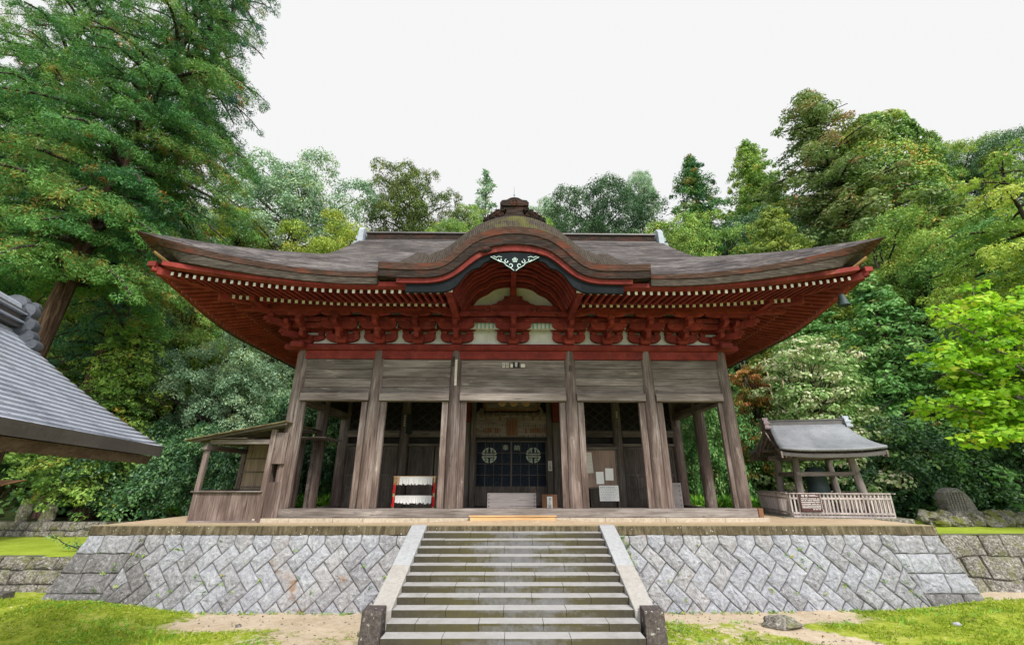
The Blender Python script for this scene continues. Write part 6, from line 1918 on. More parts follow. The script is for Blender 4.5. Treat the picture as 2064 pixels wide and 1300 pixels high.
class Fol:
    def __init__(s): s.c = []; s.d = []; s.n = []; s.l = []; s.w = []; s.t = []
    def add(s, c, d, n, l, w, t):
        s.c.append(c); s.d.append(unit(d)); s.n.append(n)
        k = len(c)
        s.l.append(np.broadcast_to(l, k)); s.w.append(np.broadcast_to(w, k)); s.t.append(np.broadcast_to(t, k))
    def clusters(s, P, N, rc, k, leaf, flat=0.5, nb=0.6, tint=None, asp=0.6, droop=0.0, tj=0.16, dirout=0.3, acc=0.012):
        """k leaves scattered in a flattened ball round every cluster centre"""
        m = len(P)
        if tint is None: tint = rg.uniform(0, 1, m)
        rc = np.broadcast_to(rc, m)
        o = rsph(m * k).reshape(m, k, 3) * (rg.uniform(0.2, 1, (m, k, 1)) ** 0.4)
        oh = o.copy()
        N_ = unit(N)[:, None, :]
        h = (o * N_).sum(-1, keepdims=True)
        o = (o - N_ * h * (1 - flat)) * rc[:, None, None]
        c = P[:, None, :] + o
        nn = unit(unit(oh) * nb + N_ * 0.35 * nb + rsph(m * k).reshape(m, k, 3) * (1 - nb) * 0.9 + np.array([0, 0, 0.15]))
        d = rsph(m * k).reshape(m, k, 3) + unit(o) * dirout * 2
        d = d - nn * (d * nn).sum(-1, keepdims=True)
        d[..., 2] -= droop
        t = np.clip(tint[:, None] + rg.normal(0, tj, (m, k)), 0, 0.95)
        t = np.where((rg.uniform(0, 1, (m, 1)) < acc) & (rg.uniform(0, 1, (m, k)) < 0.6), 1.0, t)
        L = leaf * rg.uniform(0.65, 1.3, (m, k))
        s.add(c.reshape(-1, 3), d.reshape(-1, 3), nn.reshape(-1, 3), L.ravel(), (L * asp).ravel(), t.ravel())
    def tufts(s, P, D, rc, k, blade, wid, tint=None, spread=0.8, tj=0.15):
        """brush-like conifer tufts: k narrow blades fanning out of every point along D"""
        m = len(P)
        if tint is None: tint = rg.uniform(0, 1, m)
        d = unit(unit(D)[:, None, :] * (1 - spread * 0.5) + rsph(m * k).reshape(m, k, 3) * spread)
        L = blade * rg.uniform(0.6, 1.25, (m, k))
        c = P[:, None, :] + d * (L[..., None] * 0.5) + rsph(m * k).reshape(m, k, 3) * (rc * rg.uniform(0, 1, (m, k, 1)))
        nn = rsph(m * k).reshape(m, k, 3) + np.array([0, 0, 0.6])
        t = np.clip(tint[:, None] + rg.normal(0, tj, (m, k)), 0, 0.95)
        s.add(c.reshape(-1, 3), d.reshape(-1, 3), nn.reshape(-1, 3), L.ravel(), (wid * L / blade).ravel(), t.ravel())
    def mesh(s, name, mat):
        c = np.concatenate(s.c); d = np.concatenate(s.d); n = np.concatenate(s.n)
        l = np.concatenate(s.l)[:, None]; w = np.concatenate(s.w)[:, None]; t = np.concatenate(s.t)
        x = np.cross(d, n); x = unit(x)
        up = np.cross(x, d)
        v = np.stack([c - d * l * 0.5, c + x * w * 0.5 - d * l * 0.02 - up * w * 0.12, c + d * l * 0.5, c - x * w * 0.5 - d * l * 0.02 - up * w * 0.12], 1).reshape(-1, 3)
        m = len(c)
        me = bpy.data.meshes.new(name)
        me.vertices.add(4 * m); me.vertices.foreach_set('co', v.ravel().astype(np.float32))
        me.loops.add(4 * m); me.loops.foreach_set('vertex_index', np.arange(4 * m, dtype=np.int32))
        me.polygons.add(m); me.polygons.foreach_set('loop_start', np.arange(0, 4 * m, 4, dtype=np.int32))
        a = me.attributes.new('tint', 'FLOAT', 'FACE'); a.data.foreach_set('value', t.astype(np.float32))
        me.materials.append(mat)
        me.update(calc_edges=True)
        return me

def limb(mb, a, b, r0, r1, rng, wob=0.12, n=5, sag=0.0):
    a = Vector(a); b = Vector(b); L = (b - a).length
    pts = []
    for i in range(n + 1):
        t = i / n
        p = a.lerp(b, t)
        if 0 < i < n: p += Vector((rng.uniform(-1, 1), rng.uniform(-1, 1), rng.uniform(-1, 1))) * (wob * L / n)
        p.z += sag * L * math.sin(math.pi * t)
        pts.append(p)
    mb.tube(pts, [r0 + (r1 - r0) * i / n for i in range(n + 1)], 7)
    return pts

def obj_of(name, me, parent, loc=None):
    o = bpy.data.objects.new(name, me); COL.objects.link(o)
    o.parent = parent
    return o

def trunk_mesh(mb, mat, name='trunk'):
    me = bpy.data.meshes.new(name); me.from_pydata([tuple(p) for p in mb.v], [], mb.f); me.materials.append(mat); me.materials.append(m_trunk_dk)
    me.polygons.foreach_set('material_index', mb.m)
    me.polygons.foreach_set('use_smooth', [True] * len(mb.f)); me.update()
    return me

def broad_parts(H, Rr, seed, nl=22, lr=0.36, ncl=46, rc=0.55, k=9, leaf=0.3, flat=0.5, z0=0.28, nb=0.55, asp=0.6, mat=None, tmat=None, lobe_tint=0.5, trunk_r=0.28, gap=0.12, tall=1.0):
    global rg
    rg = np.random.default_rng(seed); rn = random.Random(seed)
    F = Fol(); T = MB()
    czn = H * (z0 + 1) / 2; rz = H * (1 - z0) / 2
    lobes = []
    ga = 2.39996
    for i in range(nl):
        zz = 1 - 1.75 * (i + 0.5) / nl
        zz += rn.uniform(-0.08, 0.08); rr = math.sqrt(max(0, 1 - min(1, abs(zz)) ** 2))
        a = i * ga + rn.uniform(-0.4, 0.4)
        q = rn.uniform(0.50, 1.02)
        l = lr * Rr * rn.uniform(0.55, 1.35) * (1.25 - 0.45 * q)
        if rn.random() < 0.10: continue
        zz *= rn.uniform(0.86, 1.14)
        lobes.append((np.array([Rr * q * rr * math.cos(a), Rr * q * rr * math.sin(a), czn + rz * q * zz * tall]), l))
    for i in range(max(3, nl // 4)):
        lobes.append((np.array([rn.uniform(-.4, .4) * Rr, rn.uniform(-.4, .4) * Rr, czn + rn.uniform(-.5, .4) * rz]), lr * Rr * 1.1))
    T.tube([(0, 0, -1.0), (0, 0, 0), (0.06 * H * 0.2, 0.03, H * 0.3), (0.0, 0.1, H * 0.6), (0.1, 0.0, H * 0.85)], [trunk_r * 1.35, trunk_r, trunk_r * 0.75, trunk_r * 0.45, trunk_r * 0.15], 9)
    for (c, l) in lobes[:-max(3, nl // 4)]:
        zs = max(H * 0.22, min(H * 0.7, c[2] - 0.5 * math.hypot(c[0], c[1])))
        limb(T, (0, 0, zs), c, trunk_r * 0.34, trunk_r * 0.08, rn, 0.2)
    C = np.array([c for c, _ in lobes]); LR = np.array([l for _, l in lobes])
    for (c, l) in lobes:
        n = max(8, int(ncl * (l / (lr * Rr)) ** 2))
        d = rsph(n); d[:, 2] = np.where(d[:, 2] < -0.35, -d[:, 2], d[:, 2])
        P = c + d * (l * rg.uniform(0.72, 1.08, (n, 1))) * np.array([1, 1, 0.8])
        dist = np.linalg.norm(P[:, None, :] - C[None], axis=2) / LR[None]
        keep = ((dist < 0.62).sum(1) == 0) & (rg.uniform(0, 1, n) > gap)
        P = P[keep]; d = d[keep]
        if len(P) == 0: continue
        lt = rg.uniform(0.15, 0.85)
        tint = np.clip(lt * lobe_tint + (1 - lobe_tint) * rg.uniform(0, 1, len(P)), 0, 1)
        F.clusters(P, d * 0.6 + np.array([0, 0, 0.55]), rc * rg.uniform(0.7, 1.25, len(P)), k, leaf, flat, nb, tint, asp)
    return trunk_mesh(T, tmat or m_trunk_dk), F.mesh('crown', mat)

def conifer_parts(H, Rf, seed, zb=0.12, step=0.55, per=5, sp=0.42, rc=0.12, k=12, blade=0.42, wid=0.07, droop=0.22, spray=0.30, mat=None, tmat=None, trunk_r=0.35, lean=(0, 0), gap=0.08, upt=0.3, inner=0.25, spread=0.8, tint_branch=0.6, limbs=True, ragged=0.25, prange=None, clump=0, flat=0.75):
    global rg
    rg = np.random.default_rng(seed); rn = random.Random(seed)
    F = Fol(); T = MB()
    npt = 10
    tp = [(lean[0] * (i / npt) ** 1.3, lean[1] * (i / npt) ** 1.3, H * i / npt) for i in range(npt + 1)]
    T.tube([(0, 0, -1.0), (0, 0, -0.15)] + [(x, y, z) for x, y, z in tp[:]], [trunk_r * 1.7, trunk_r * 1.35] + [max(0.03, trunk_r * (1 - 0.92 * (i / npt)) * (1.12 if i == 0 else 1)) for i in range(npt + 1)], 12)
    def tr(z):
        t = max(0, min(1, z / H)); return (lean[0] * t ** 1.3, lean[1] * t ** 1.3)
    z = H * zb; a = rn.uniform(0, 6)
    Ps = []; Ds = []; Ts = []
    while z < H * 0.995:
        rel = z / H
        nb_ = max(3, int(per * (0.55 + 0.45 * (1 - rel))))
        for j in range(nb_):
            a += 2.39996 + rn.uniform(-0.35, 0.35)
            if prange and not prange(a): 
                continue
            L = Rf(rel) * rn.uniform(1 - ragged, 1 + ragged * 0.55)
            if L < 0.15: L = 0.15
            x0, y0 = tr(z)
            dx, dy = math.cos(a), math.sin(a)
            n = max(2, int(L * (1 - inner) / sp))
            zz0 = z + rn.uniform(-step / 2, step / 2)
            bt = rn.random()
            path = []
            for i in range(n + 1):
                t = inner + (1 - inner) * i / n
                px = x0 + dx * L * t; py = y0 + dy * L * t
                pz = zz0 + L * (upt * t - droop * 2 * t * t)
                path.append((px, py, pz))
                if rn.random() < gap: continue
                wsp = spray * L * (0.35 + 0.65 * math.sin(math.pi * min(1, 0.15 + 0.8 * t)))
                m = max(2, int(1 + wsp * 2.2 / sp))
                for q in range(m):
                    lat = rn.uniform(-1, 1) * wsp
                    fw = -abs(lat) * 0.5 + rn.uniform(-0.3, 0.3) * sp
                    Ps.append((px - dy * lat + dx * fw, py + dx * lat + dy * fw, pz - abs(lat) * 0.18 + rn.uniform(-0.16, 0.16)))
                    Ds.append((dx + (-dy) * lat * 0.6 / max(.3, wsp), dy + dx * lat * 0.6 / max(.3, wsp), 0.35 + rn.uniform(-.3, .3)))
                    Ts.append(bt * tint_branch + (1 - tint_branch) * rn.random())
            if limbs:
                T.tube([(x0, y0, zz0 - 0.05)] + path[::max(1, len(path) // 4)], [max(0.02, 0.035 * L ** 0.8)] + [max(0.008, 0.024 * L ** 0.8 * (1 - 0.8 * i / 5)) for i in range(len(path[::max(1, len(path) // 4)]))], 5, 1, cap=False)
        z += step * (0.75 + 0.5 * rn.random())
    # leader
    x0, y0 = tr(H)
    for i in range(10):
        Ps.append((x0 + rn.uniform(-.15, .15), y0 + rn.uniform(-.15, .15), H - 0.25 * rn.random() * 3)); Ds.append((rn.uniform(-.4, .4), rn.uniform(-.4, .4), 1)); Ts.append(rn.random())
    if clump: F.clusters(np.array(Ps), np.array(Ds) * 0.5 + np.array([0, 0, 0.5]), clump * rg.uniform(0.6, 1.3, len(Ps)), k, blade, flat, 0.62, np.array(Ts), wid / blade, 0.0, 0.09, 0.7, 0.02)
    else: F.tufts(np.array(Ps), np.array(Ds), rc, k, blade, wid, np.array(Ts), spread)
    return trunk_mesh(T, tmat or m_trunk), F.mesh('crown', mat)

def layered_parts(H, Rr, seed, npad=40, pr=(0.7, 1.3), z0=0.35, k=70, leaf=0.16, thick=0.16, mat=None, tmat=None, trunk_r=0.14, nb=0.75, droop=0.0, dome=1.0, asp=0.6):
    global rg
    rg = np.random.default_rng(seed); rn = random.Random(seed)
    F = Fol(); T = MB()
    T.tube([(0, 0, -0.6), (0, 0, 0), (0.1, 0.05, H * 0.3), (-0.05, 0.1, H * 0.62)], [trunk_r * 1.4, trunk_r, trunk_r * 0.75, trunk_r * 0.35], 8)
    P = []
    for i in range(npad):
        t = (i + 0.5) / npad; z = z0 + (1 - z0) * t
        rmax = Rr * math.sqrt(max(0.02, 1 - ((z - z0) / (1 - z0)) ** 2 * dome)) 
        a = i * 2.39996; q = math.sqrt(rn.uniform(0.25, 1))
        P.append((rmax * q * math.cos(a), rmax * q * math.sin(a), H * z + rn.uniform(-.2, .2)))
    for c in P:
        r = rn.uniform(*pr)
        zs = max(H * 0.15, min(H * 0.6, c[2] - 0.7 * math.hypot(c[0], c[1]) - 0.2))
        limb(T, (0, 0, zs), c, trunk_r * 0.35, 0.012, rn, 0.2)
        N = np.array([[c[0] * 0.25 / Rr + rn.uniform(-.2, .2), c[1] * 0.25 / Rr + rn.uniform(-.2, .2), 1.0]])
        F.clusters(np.array([c]), N, r, int(k * r * r), leaf, thick, nb, np.array([rn.random()]), asp, droop, 0.25)
        for q in range(4):
            o = (c[0] + rn.uniform(-1, 1) * r * 0.8, c[1] + rn.uniform(-1, 1) * r * 0.8, c[2] + rn.uniform(-.25, .1))
            F.clusters(np.array([o]), N, r * 0.45, int(k * r * r * 0.22), leaf, thick * 1.6, nb, np.array([rn.random()]), asp, droop, 0.2)
    return trunk_mesh(T, tmat or m_trunk_dk), F.mesh('crown', mat)

PROTO = {}
def plant(kind, name, label, cat, x, y, z, s, rot=0.0, mats=None, group=None, lean=None):
    """s = (horizontal scale, vertical scale)"""
    tm, cm = PROTO[kind]
    o = bpy.data.objects.new(name, None); COL.objects.link(o)
    o.location = (x, y, z); o.rotation_euler = (lean[0] if lean else 0, lean[1] if lean else 0, rot); o.scale = (s[0], s[0], s[1])
    o['label'] = label; o['category'] = cat
    if group: o['group'] = group
    for nme, me in (('trunk', tm), ('crown', cm)):
        c = bpy.data.objects.new(nme, me); COL.objects.link(c); c.parent = o
        if nme == 'crown' and mats:
            c.material_slots[0].link = 'OBJECT'; c.material_slots[0].material = mats
    return o

PROTO['loose'] = broad_parts(12, 5, 101, nl=34, lr=0.30, ncl=46, rc=0.62, k=40, leaf=0.17, flat=0.6, z0=0.22, mat=lf_grey, gap=0.22)
PROTO['dense'] = broad_parts(12, 5, 102, nl=28, lr=0.36, ncl=75, rc=0.48, k=34, leaf=0.15, flat=0.75, z0=0.15, mat=lf_olive, gap=0.05, lobe_tint=0.65)
PROTO['clumpy'] = broad_parts(12, 5, 103, nl=38, lr=0.27, ncl=60, rc=0.42, k=32, leaf=0.14, flat=0.7, z0=0.1, mat=lf_mid, gap=0.08, lobe_tint=0.55)
PROTO['shrub'] = broad_parts(4.5, 3.0, 104, nl=28, lr=0.36, ncl=80, rc=0.30, k=20, leaf=0.14, flat=0.65, z0=0.0, mat=lf_dark, gap=0.08, trunk_r=0.12, lobe_tint=0.35, asp=0.5)
cone = lambda R0, p=0.8: (lambda t: R0 * max(0.02, 1 - t) ** p * (0.55 + 0.45 * min(1, t / 0.15)))
PROTO['sugi'] = conifer_parts(25, cone(5.6, 0.6), 105, zb=0.06, step=0.8, per=7, sp=0.80, k=42, blade=0.28, wid=0.11, clump=0.58, droop=0.25, upt=0.30, mat=lf_cedar, limbs=True, ragged=0.45, gap=0.1, flat=0.7)
PROTO['hinoki'] = conifer_parts(24, lambda t: 4.2 * (1 - t ** 2.6) ** 0.8 * (0.7 + 0.3 * min(1, t / 0.2)) + 0.1, 106, zb=0.05, step=0.6, per=7, sp=0.6, k=34, blade=0.28, wid=0.12, clump=0.48, droop=0.30, upt=0.42, mat=lf_mid, spread=1.2, ragged=0.10, gap=0.02, limbs=False)
PROTO['cypress'] = conifer_parts(13, cone(3.4, 0.6), 107, zb=0.03, step=0.42, per=7, sp=0.44, k=22, blade=0.21, wid=0.09, clump=0.33, droop=0.28, upt=0.28, mat=lf_yew, ragged=0.35, tint_branch=0.6, flat=0.6)
PROTO['thin'] = conifer_parts(28, lambda t: 2.4 * (0.25 + 0.75 * math.sin(math.pi * min(1, max(0, (t - 0.3) / 0.7)) ** 0.8)) + 0.15, 108, zb=0.35, step=1.3, per=4, sp=0.8, rc=0.35, k=10, blade=0.7, wid=0.22, droop=0.05, upt=0.25, mat=lf_grey, gap=0.3, spread=1.3, trunk_r=0.28)
PROTO['maple'] = layered_parts(8.5, 3.6, 109, npad=70, k=120, leaf=0.19, mat=lf_olive, z0=0.30)
PROTO['maple_small'] = layered_parts(6.0, 2.4, 110, npad=56, pr=(0.5, 0.95), k=200, leaf=0.15, mat=lf_maple, z0=0.3)
PROTO['pale'] = layered_parts(9, 3.0, 111, npad=100, pr=(0.55, 1.05), k=150, leaf=0.19, mat=lf_pale, z0=0.2, thick=0.34, dome=0.85)
def ivy_parts():
    global rg
    rg = np.random.default_rng(112); rn = random.Random(112)
    F = Fol(); T = MB()
    H, Rr = 24, 5.0
    T.tube([(0, 0, -1), (0, 0, H * 0.5), (0, 0, H * 0.9)], [0.4, 0.3, 0.1], 8)
    n = 5200
    z = rg.uniform(0, 1, n); a = rg.uniform(0, 2 * math.pi, n)
    rad = Rr * (1 - z ** 4) ** 0.55 * (0.86 + 0.10 * np.sin(a * 3 + z * 9) + 0.09 * np.sin(a * 7 - z * 23) + 0.06 * np.sin(z * 47 + a * 2))
    P = np.stack([rad * np.cos(a), rad * np.sin(a), z * H * 0.98 + 0.3 * np.sin(a * 5)], 1)
    N = np.stack([np.cos(a), np.sin(a), 0.35 + 0 * a], 1)
    tint = np.clip(0.5 + 0.3 * np.sin(a * 3 + z * 15) + rg.normal(0, 0.25, n), 0, 1)
    F.clusters(P, N, 0.40, 15, 0.22, 0.75, 0.6, tint, 0.75, 0.1)
    return trunk_mesh(T, m_trunk_dk), F.mesh('crown', lf_mid)
PROTO['ivy'] = ivy_parts()

TREES = [
 # kind, name, label, x, y, ztop, R, material, rot
 ('loose', 'broadleaf_tree', 'tall loose grey-green broadleaf tree on the skyline left of the roof ridge', -30.6, 52, 47.6, 9.2, lf_grey, 0.4),
 ('loose', 'broadleaf_tree', 'yellow-green tree low on the skyline, left of the grey-green broadleaf', -36.9, 50, 38.0, 5.5, lf_yel, 2.0),
 ('loose', 'broadleaf_tree', 'palest thin yellow tree in the skyline gap beside the big cedar', -44.0, 54, 40.5, 5.0, lf_yel, 3.6),
 ('loose', 'broadleaf_tree', 'muted green tree right behind the left tip of the temple roof', -42.0, 46, 36.0, 5.5, lf_grey, 5.0),
 ('clumpy', 'evergreen_tree', 'dark rounded evergreen of many lobes behind the left half of the ridge', -16.1, 60, 53.4, 8.2, lf_ever, 0.9),
 ('thin', 'slender_pine', 'slender tall pine standing alone on the skyline left of the crest ornament', -5.0, 66, 57.8, 2.9, lf_grey, 0.0),
 ('clumpy', 'broadleaf_tree', 'small green tree under the slender pine', -6.2, 61, 46.8, 4.0, lf_mid, 1.0),
 ('dense', 'broadleaf_tree', 'small bright green tree just above the ridge, right of the lobed evergreen', -9.8, 55, 40.6, 2.9, lf_mid, 2.0),
 ('dense', 'evergreen_tree', 'broad dark green tree on the skyline right of the crest ornament', 13.4, 58, 48.6, 9.4, lf_ever2, 4.0),
 ('loose', 'broadleaf_tree', 'small grey-green tree topping the broad dark green tree', 23.3, 66, 57.2, 4.0, lf_grey, 1.3),
 ('loose', 'broadleaf_tree', 'hazy green tree close to the right of the crest ornament', 6.4, 66, 51.2, 4.2, lf_grey, 2.6),
 ('sugi', 'cedar_tree', 'bright green pointed cedar on the skyline right of the ridge end', 24.4, 48, 45.4, 5.6, lf_cedar, 0.5),
 ('hinoki', 'cypress_tree', 'smooth dome-topped cypress left of the tallest brownish cedar', 34.0, 50, 50.0, 5.4, lf_mid, 0.0),
 ('sugi', 'cedar_tree', 'tallest brownish cedar on the right skyline', 36.0, 40, 48.0, 8.2, lf_brown, 2.0),
 ('ivy', 'ivy_covered_tree', 'huge tree wrapped in small-leaved creeper, right of the brownish cedar', 40.2, 38, 42.0, 5.4, lf_mid, 1.0),
 ('clumpy', 'broadleaf_tree', 'green broadleaf tree behind the creeper-covered tree', 51.4, 43, 43.6, 5.6, lf_mid, 4.0),
 ('dense', 'evergreen_tree', 'dark green tree on the skyline at the right edge of the photo', 55.0, 40, 41.0, 5.5, lf_dark, 5.0),
 ('clumpy', 'broadleaf_tree', 'bright green tree beside the right ridge end', 20.9, 42, 32.5, 6.0, lf_mid, 0.2),
 ('hinoki', 'cypress_tree', 'mid green cypress low behind the right end of the temple roof', 24.5, 35, 28.0, 4.6, lf_olive, 3.0),
 ('dense', 'evergreen_tree', 'dark evergreen low behind the right ridge end', 28.5, 44, 34.0, 5.0, lf_dark, 0.3),
 ('clumpy', 'broadleaf_tree', 'green tree filling the slope behind the right eave tip', 31.5, 33, 24.5, 6.0, lf_mid, 2.2),
 ('dense', 'evergreen_tree', 'olive tree on the slope under the creeper-covered tree', 37.0, 30, 24.0, 5.5, lf_yew, 1.2),
 ('cypress', 'yew_tree', 'large feathery green yew between the bell tower and the lime-green tree', 21.8, 24, 15.4, 4.4, lf_yew, 0.6),
 ('cypress', 'yew_tree', 'feathery yew just under the right eave corner', 21.0, 28.5, 15.6, 4.6, lf_yew, 2.6),
 ('pale', 'blossoming_tree', 'pale green tree with whitish blossom behind the bell tower', 16.2, 23.4, 10.9, 3.4, lf_pale, 0.0),
 ('maple_small', 'maple_tree', 'orange-tinted maple beside the right corner column', 14.0, 25, 10.2, 1.7, lf_maple, 1.0),
 ('shrub', 'camellia_bush', 'dark glossy bush directly behind the bell tower', 17.8, 23.2, 6.4, 3.6, lf_dark, 0.0),
 ('shrub', 'camellia_bush', 'dark glossy bush between the bell tower and the stone monument', 21.0, 22.6, 5.9, 3.0, lf_dark, 1.7),
 ('shrub', 'camellia_bush', 'dark bush behind the stone monument', 24.6, 22.0, 6.2, 3.0, lf_dark, 3.1),
 ('shrub', 'camellia_bush', 'glossy bush showing through the right porch opening', 11.6, 25.5, 7.4, 2.6, lf_yew, 4.4),
 ('cypress', 'cypress_tree', 'tall green cypress with yellowish sprays right of the big cedar trunk', -26.8, 27.5, 17.6, 3.6, lf_mid, 0.0),
 ('cypress', 'cypress_tree', 'bright green cypress right above the pavilion roof', -20.9, 22.8, 13.6, 3.0, lf_mid, 1.9),
 ('maple', 'maple_tree', 'olive green spreading maple under the left eave tip', -24.5, 31, 17.0, 5.0, lf_olive, 0.0),
 ('maple', 'maple_tree', 'yellow-green spreading maple behind the bright cypress', -29.5, 28.5, 17.6, 4.6, lf_yel, 2.0),
 ('clumpy', 'broadleaf_tree', 'pale glossy chinquapin tree left of the corner column', -17.6, 27.0, 13.6, 3.8, lf_grey, 3.0),
 ('clumpy', 'broadleaf_tree', 'fresh green tree between the maple and the chinquapin', -21.0, 29.5, 14.0, 3.6, lf_mid, 1.0),
 ('shrub', 'camellia_bush', 'large dark glossy camellia left of the wooden stall', -15.6, 22.3, 5.9, 3.1, lf_dark, 0.6),
 ('shrub', 'camellia_bush', 'dark camellia under the pavilion roof tip', -19.0, 24.0, 6.2, 3.2, lf_dark, 2.2),
 ('shrub', 'camellia_bush', 'glossy camellia seen through the wooden stall', -12.8, 21.8, 5.6, 2.6, lf_dark, 3.7),
 ('shrub', 'camellia_bush', 'dark bush seen between the left side columns', -12.2, 26.5, 8.2, 3.2, lf_dark, 5.1),
 ('shrub', 'camellia_bush', 'low green bush left of the far cedar trunk', -30.0, 24.5, 4.8, 2.6, lf_yew, 0.9),
 ('clumpy', 'broadleaf_tree', 'deep green tree low behind the pavilion roof', -29.0, 26.0, 10.5, 3.6, lf_dark, 2.9),
 ('loose', 'broadleaf_tree', 'grey-green broadleaf on the slope above the olive maple', -30.2, 38, 24.0, 5.2, lf_grey, 0.0),
 ('clumpy', 'broadleaf_tree', 'mid green tree on the slope behind the left eave', -22.5, 37, 21.0, 4.8, lf_yel, 1.6),
 ('dense', 'evergreen_tree', 'dark tree on the slope behind the big cedars', -38.0, 36, 26.0, 6.0, lf_dark, 0.0),
 ('loose', 'broadleaf_tree', 'yellowish tree low on the skyline left of the lobed evergreen', -23.5, 50, 36.0, 6.0, lf_yel, 4.6),
 ('clumpy', 'broadleaf_tree', 'green tree behind the middle of the ridge', 2.0, 56, 40.0, 6.0, lf_mid, 3.0),
 ('dense', 'evergreen_tree', 'olive tree on the far slope right of the bell tower', 31.0, 25.5, 14.0, 5.0, lf_dark, 2.0),
]
for (kind, name, label, x, y, zt, rr_, mat, rot) in TREES:
    zb = hill_h(x, y) - 0.3
    h0, r0 = {'loose': (12.4, 5.0), 'dense': (12.4, 5.2), 'clumpy': (12.3, 4.9), 'shrub': (4.7, 3.1), 'sugi': (25, 4.4), 'hinoki': (24, 4.4), 'cypress': (13, 3.1), 'thin': (28, 2.6), 'maple': (8.7, 4.0), 'maple_small': (6.1, 2.7), 'pale': (9.2, 3.3), 'ivy': (23.5, 5.0)}[kind]
    if 'right above the pavilion' in label: zb = 2.3
    vs = (zt - zb) / h0; hs = rr_ / r0
    if kind in ('loose', 'dense', 'clumpy') and vs > 1.5 * hs:     # long-stemmed: lift the crown instead of stretching it
        vs = 1.45 * hs; zb = zt - vs * h0
        zb2 = hill_h(x, y)
    o = plant(kind, name, label, 'bush' if kind == 'shrub' else 'tree', x, y, zb, (hs, vs), rot, mat)

# two great cedars on the left, close enough to show every spray
def big_cedar(label, x, y, z0, H, Rf, seed, mat, zb, lean, k, blade, wid, step, per, sp, **kw):
    t = bpy.data.objects.new('great_cedar', None); COL.objects.link(t); t.location = (x, y, z0); t['label'] = label; t['category'] = 'tree'
    tm, cm = conifer_parts(H, Rf, seed, zb=zb, step=step, per=per, sp=sp, k=k, blade=blade, wid=wid, droop=0.32, upt=0.34, spray=0.26, mat=mat, tmat=m_trunk, lean=lean, gap=0.10, inner=0.25, ragged=0.4, tint_branch=0.6, **kw)
    for n_, me in (('trunk', tm), ('crown', cm)):
        o = bpy.data.objects.new(n_, me); COL.objects.link(o); o.parent = t
    return t, tm, cm
NEAR = big_cedar('nearest great cedar at the upper left with yellow-tipped sprays and a reddish trunk', -20.5, 17.4, 1.1, 36, lambda t: 6.9 * (1 - t) ** 0.36 * min(1, 0.72 + t * 1.0), 201, lf_cedar, 0.30, (2.4, 0.3), 70, 0.14, 0.036, 0.72, 7, 0.48, trunk_r=0.46, clump=0.34, flat=0.8)
big_cedar('second great cedar behind the pavilion roof, its crown dark against the white sky', -23.9, 24.0, 1.7, 47, lambda t: 5.6 * (1 - t) ** 0.34 * min(1, 0.35 + t * 1.5), 202, lf_cedar_b, 0.17, (1.6, 0.0), 58, 0.17, 0.045, 1.05, 6, 0.66, trunk_r=0.48, clump=0.42, flat=0.8)

t = bpy.data.objects.new('great_cedar', None); COL.objects.link(t); t.location = (-28.2, 19.5, 1.4); t.rotation_euler = (0, 0, 2.3); t.scale = (1, 1, 1.08)
t['label'] = 'great cedar cut by the left edge of the photo, left of the reddish trunk'; t['category'] = 'tree'
for n_, me in (('trunk', NEAR[1]), ('crown', NEAR[2])):
    o = bpy.data.objects.new(n_, me); COL.objects.link(o); o.parent = t

# layered fir leaning in from the right edge
def fir():
    t = bpy.data.objects.new('fir_tree', None); COL.objects.link(t); t.location = (28.6, 20.5, 1.8); t['label'] = 'yellow-green fir with flat level branches reaching in from the right edge'; t['category'] = 'tree'
    tm, cm = conifer_parts(20, lambda t_: 8.6 * (1 - t_) ** 0.5 * min(1, 0.5 + t_ * 2), 203, zb=0.26, step=0.74, per=6, sp=0.36, k=20, blade=0.19, wid=0.06, clump=0.30, flat=0.4, droop=0.10, upt=0.14, spray=0.26, mat=lf_fir, tmat=m_trunk_dk, gap=0.16, spread=0.75, inner=0.22, ragged=0.35, tint_branch=0.75, trunk_r=0.35)
    for n_, me in (('trunk', tm), ('crown', cm)):
        o = bpy.data.objects.new(n_, me); COL.objects.link(o); o.parent = t
fir()

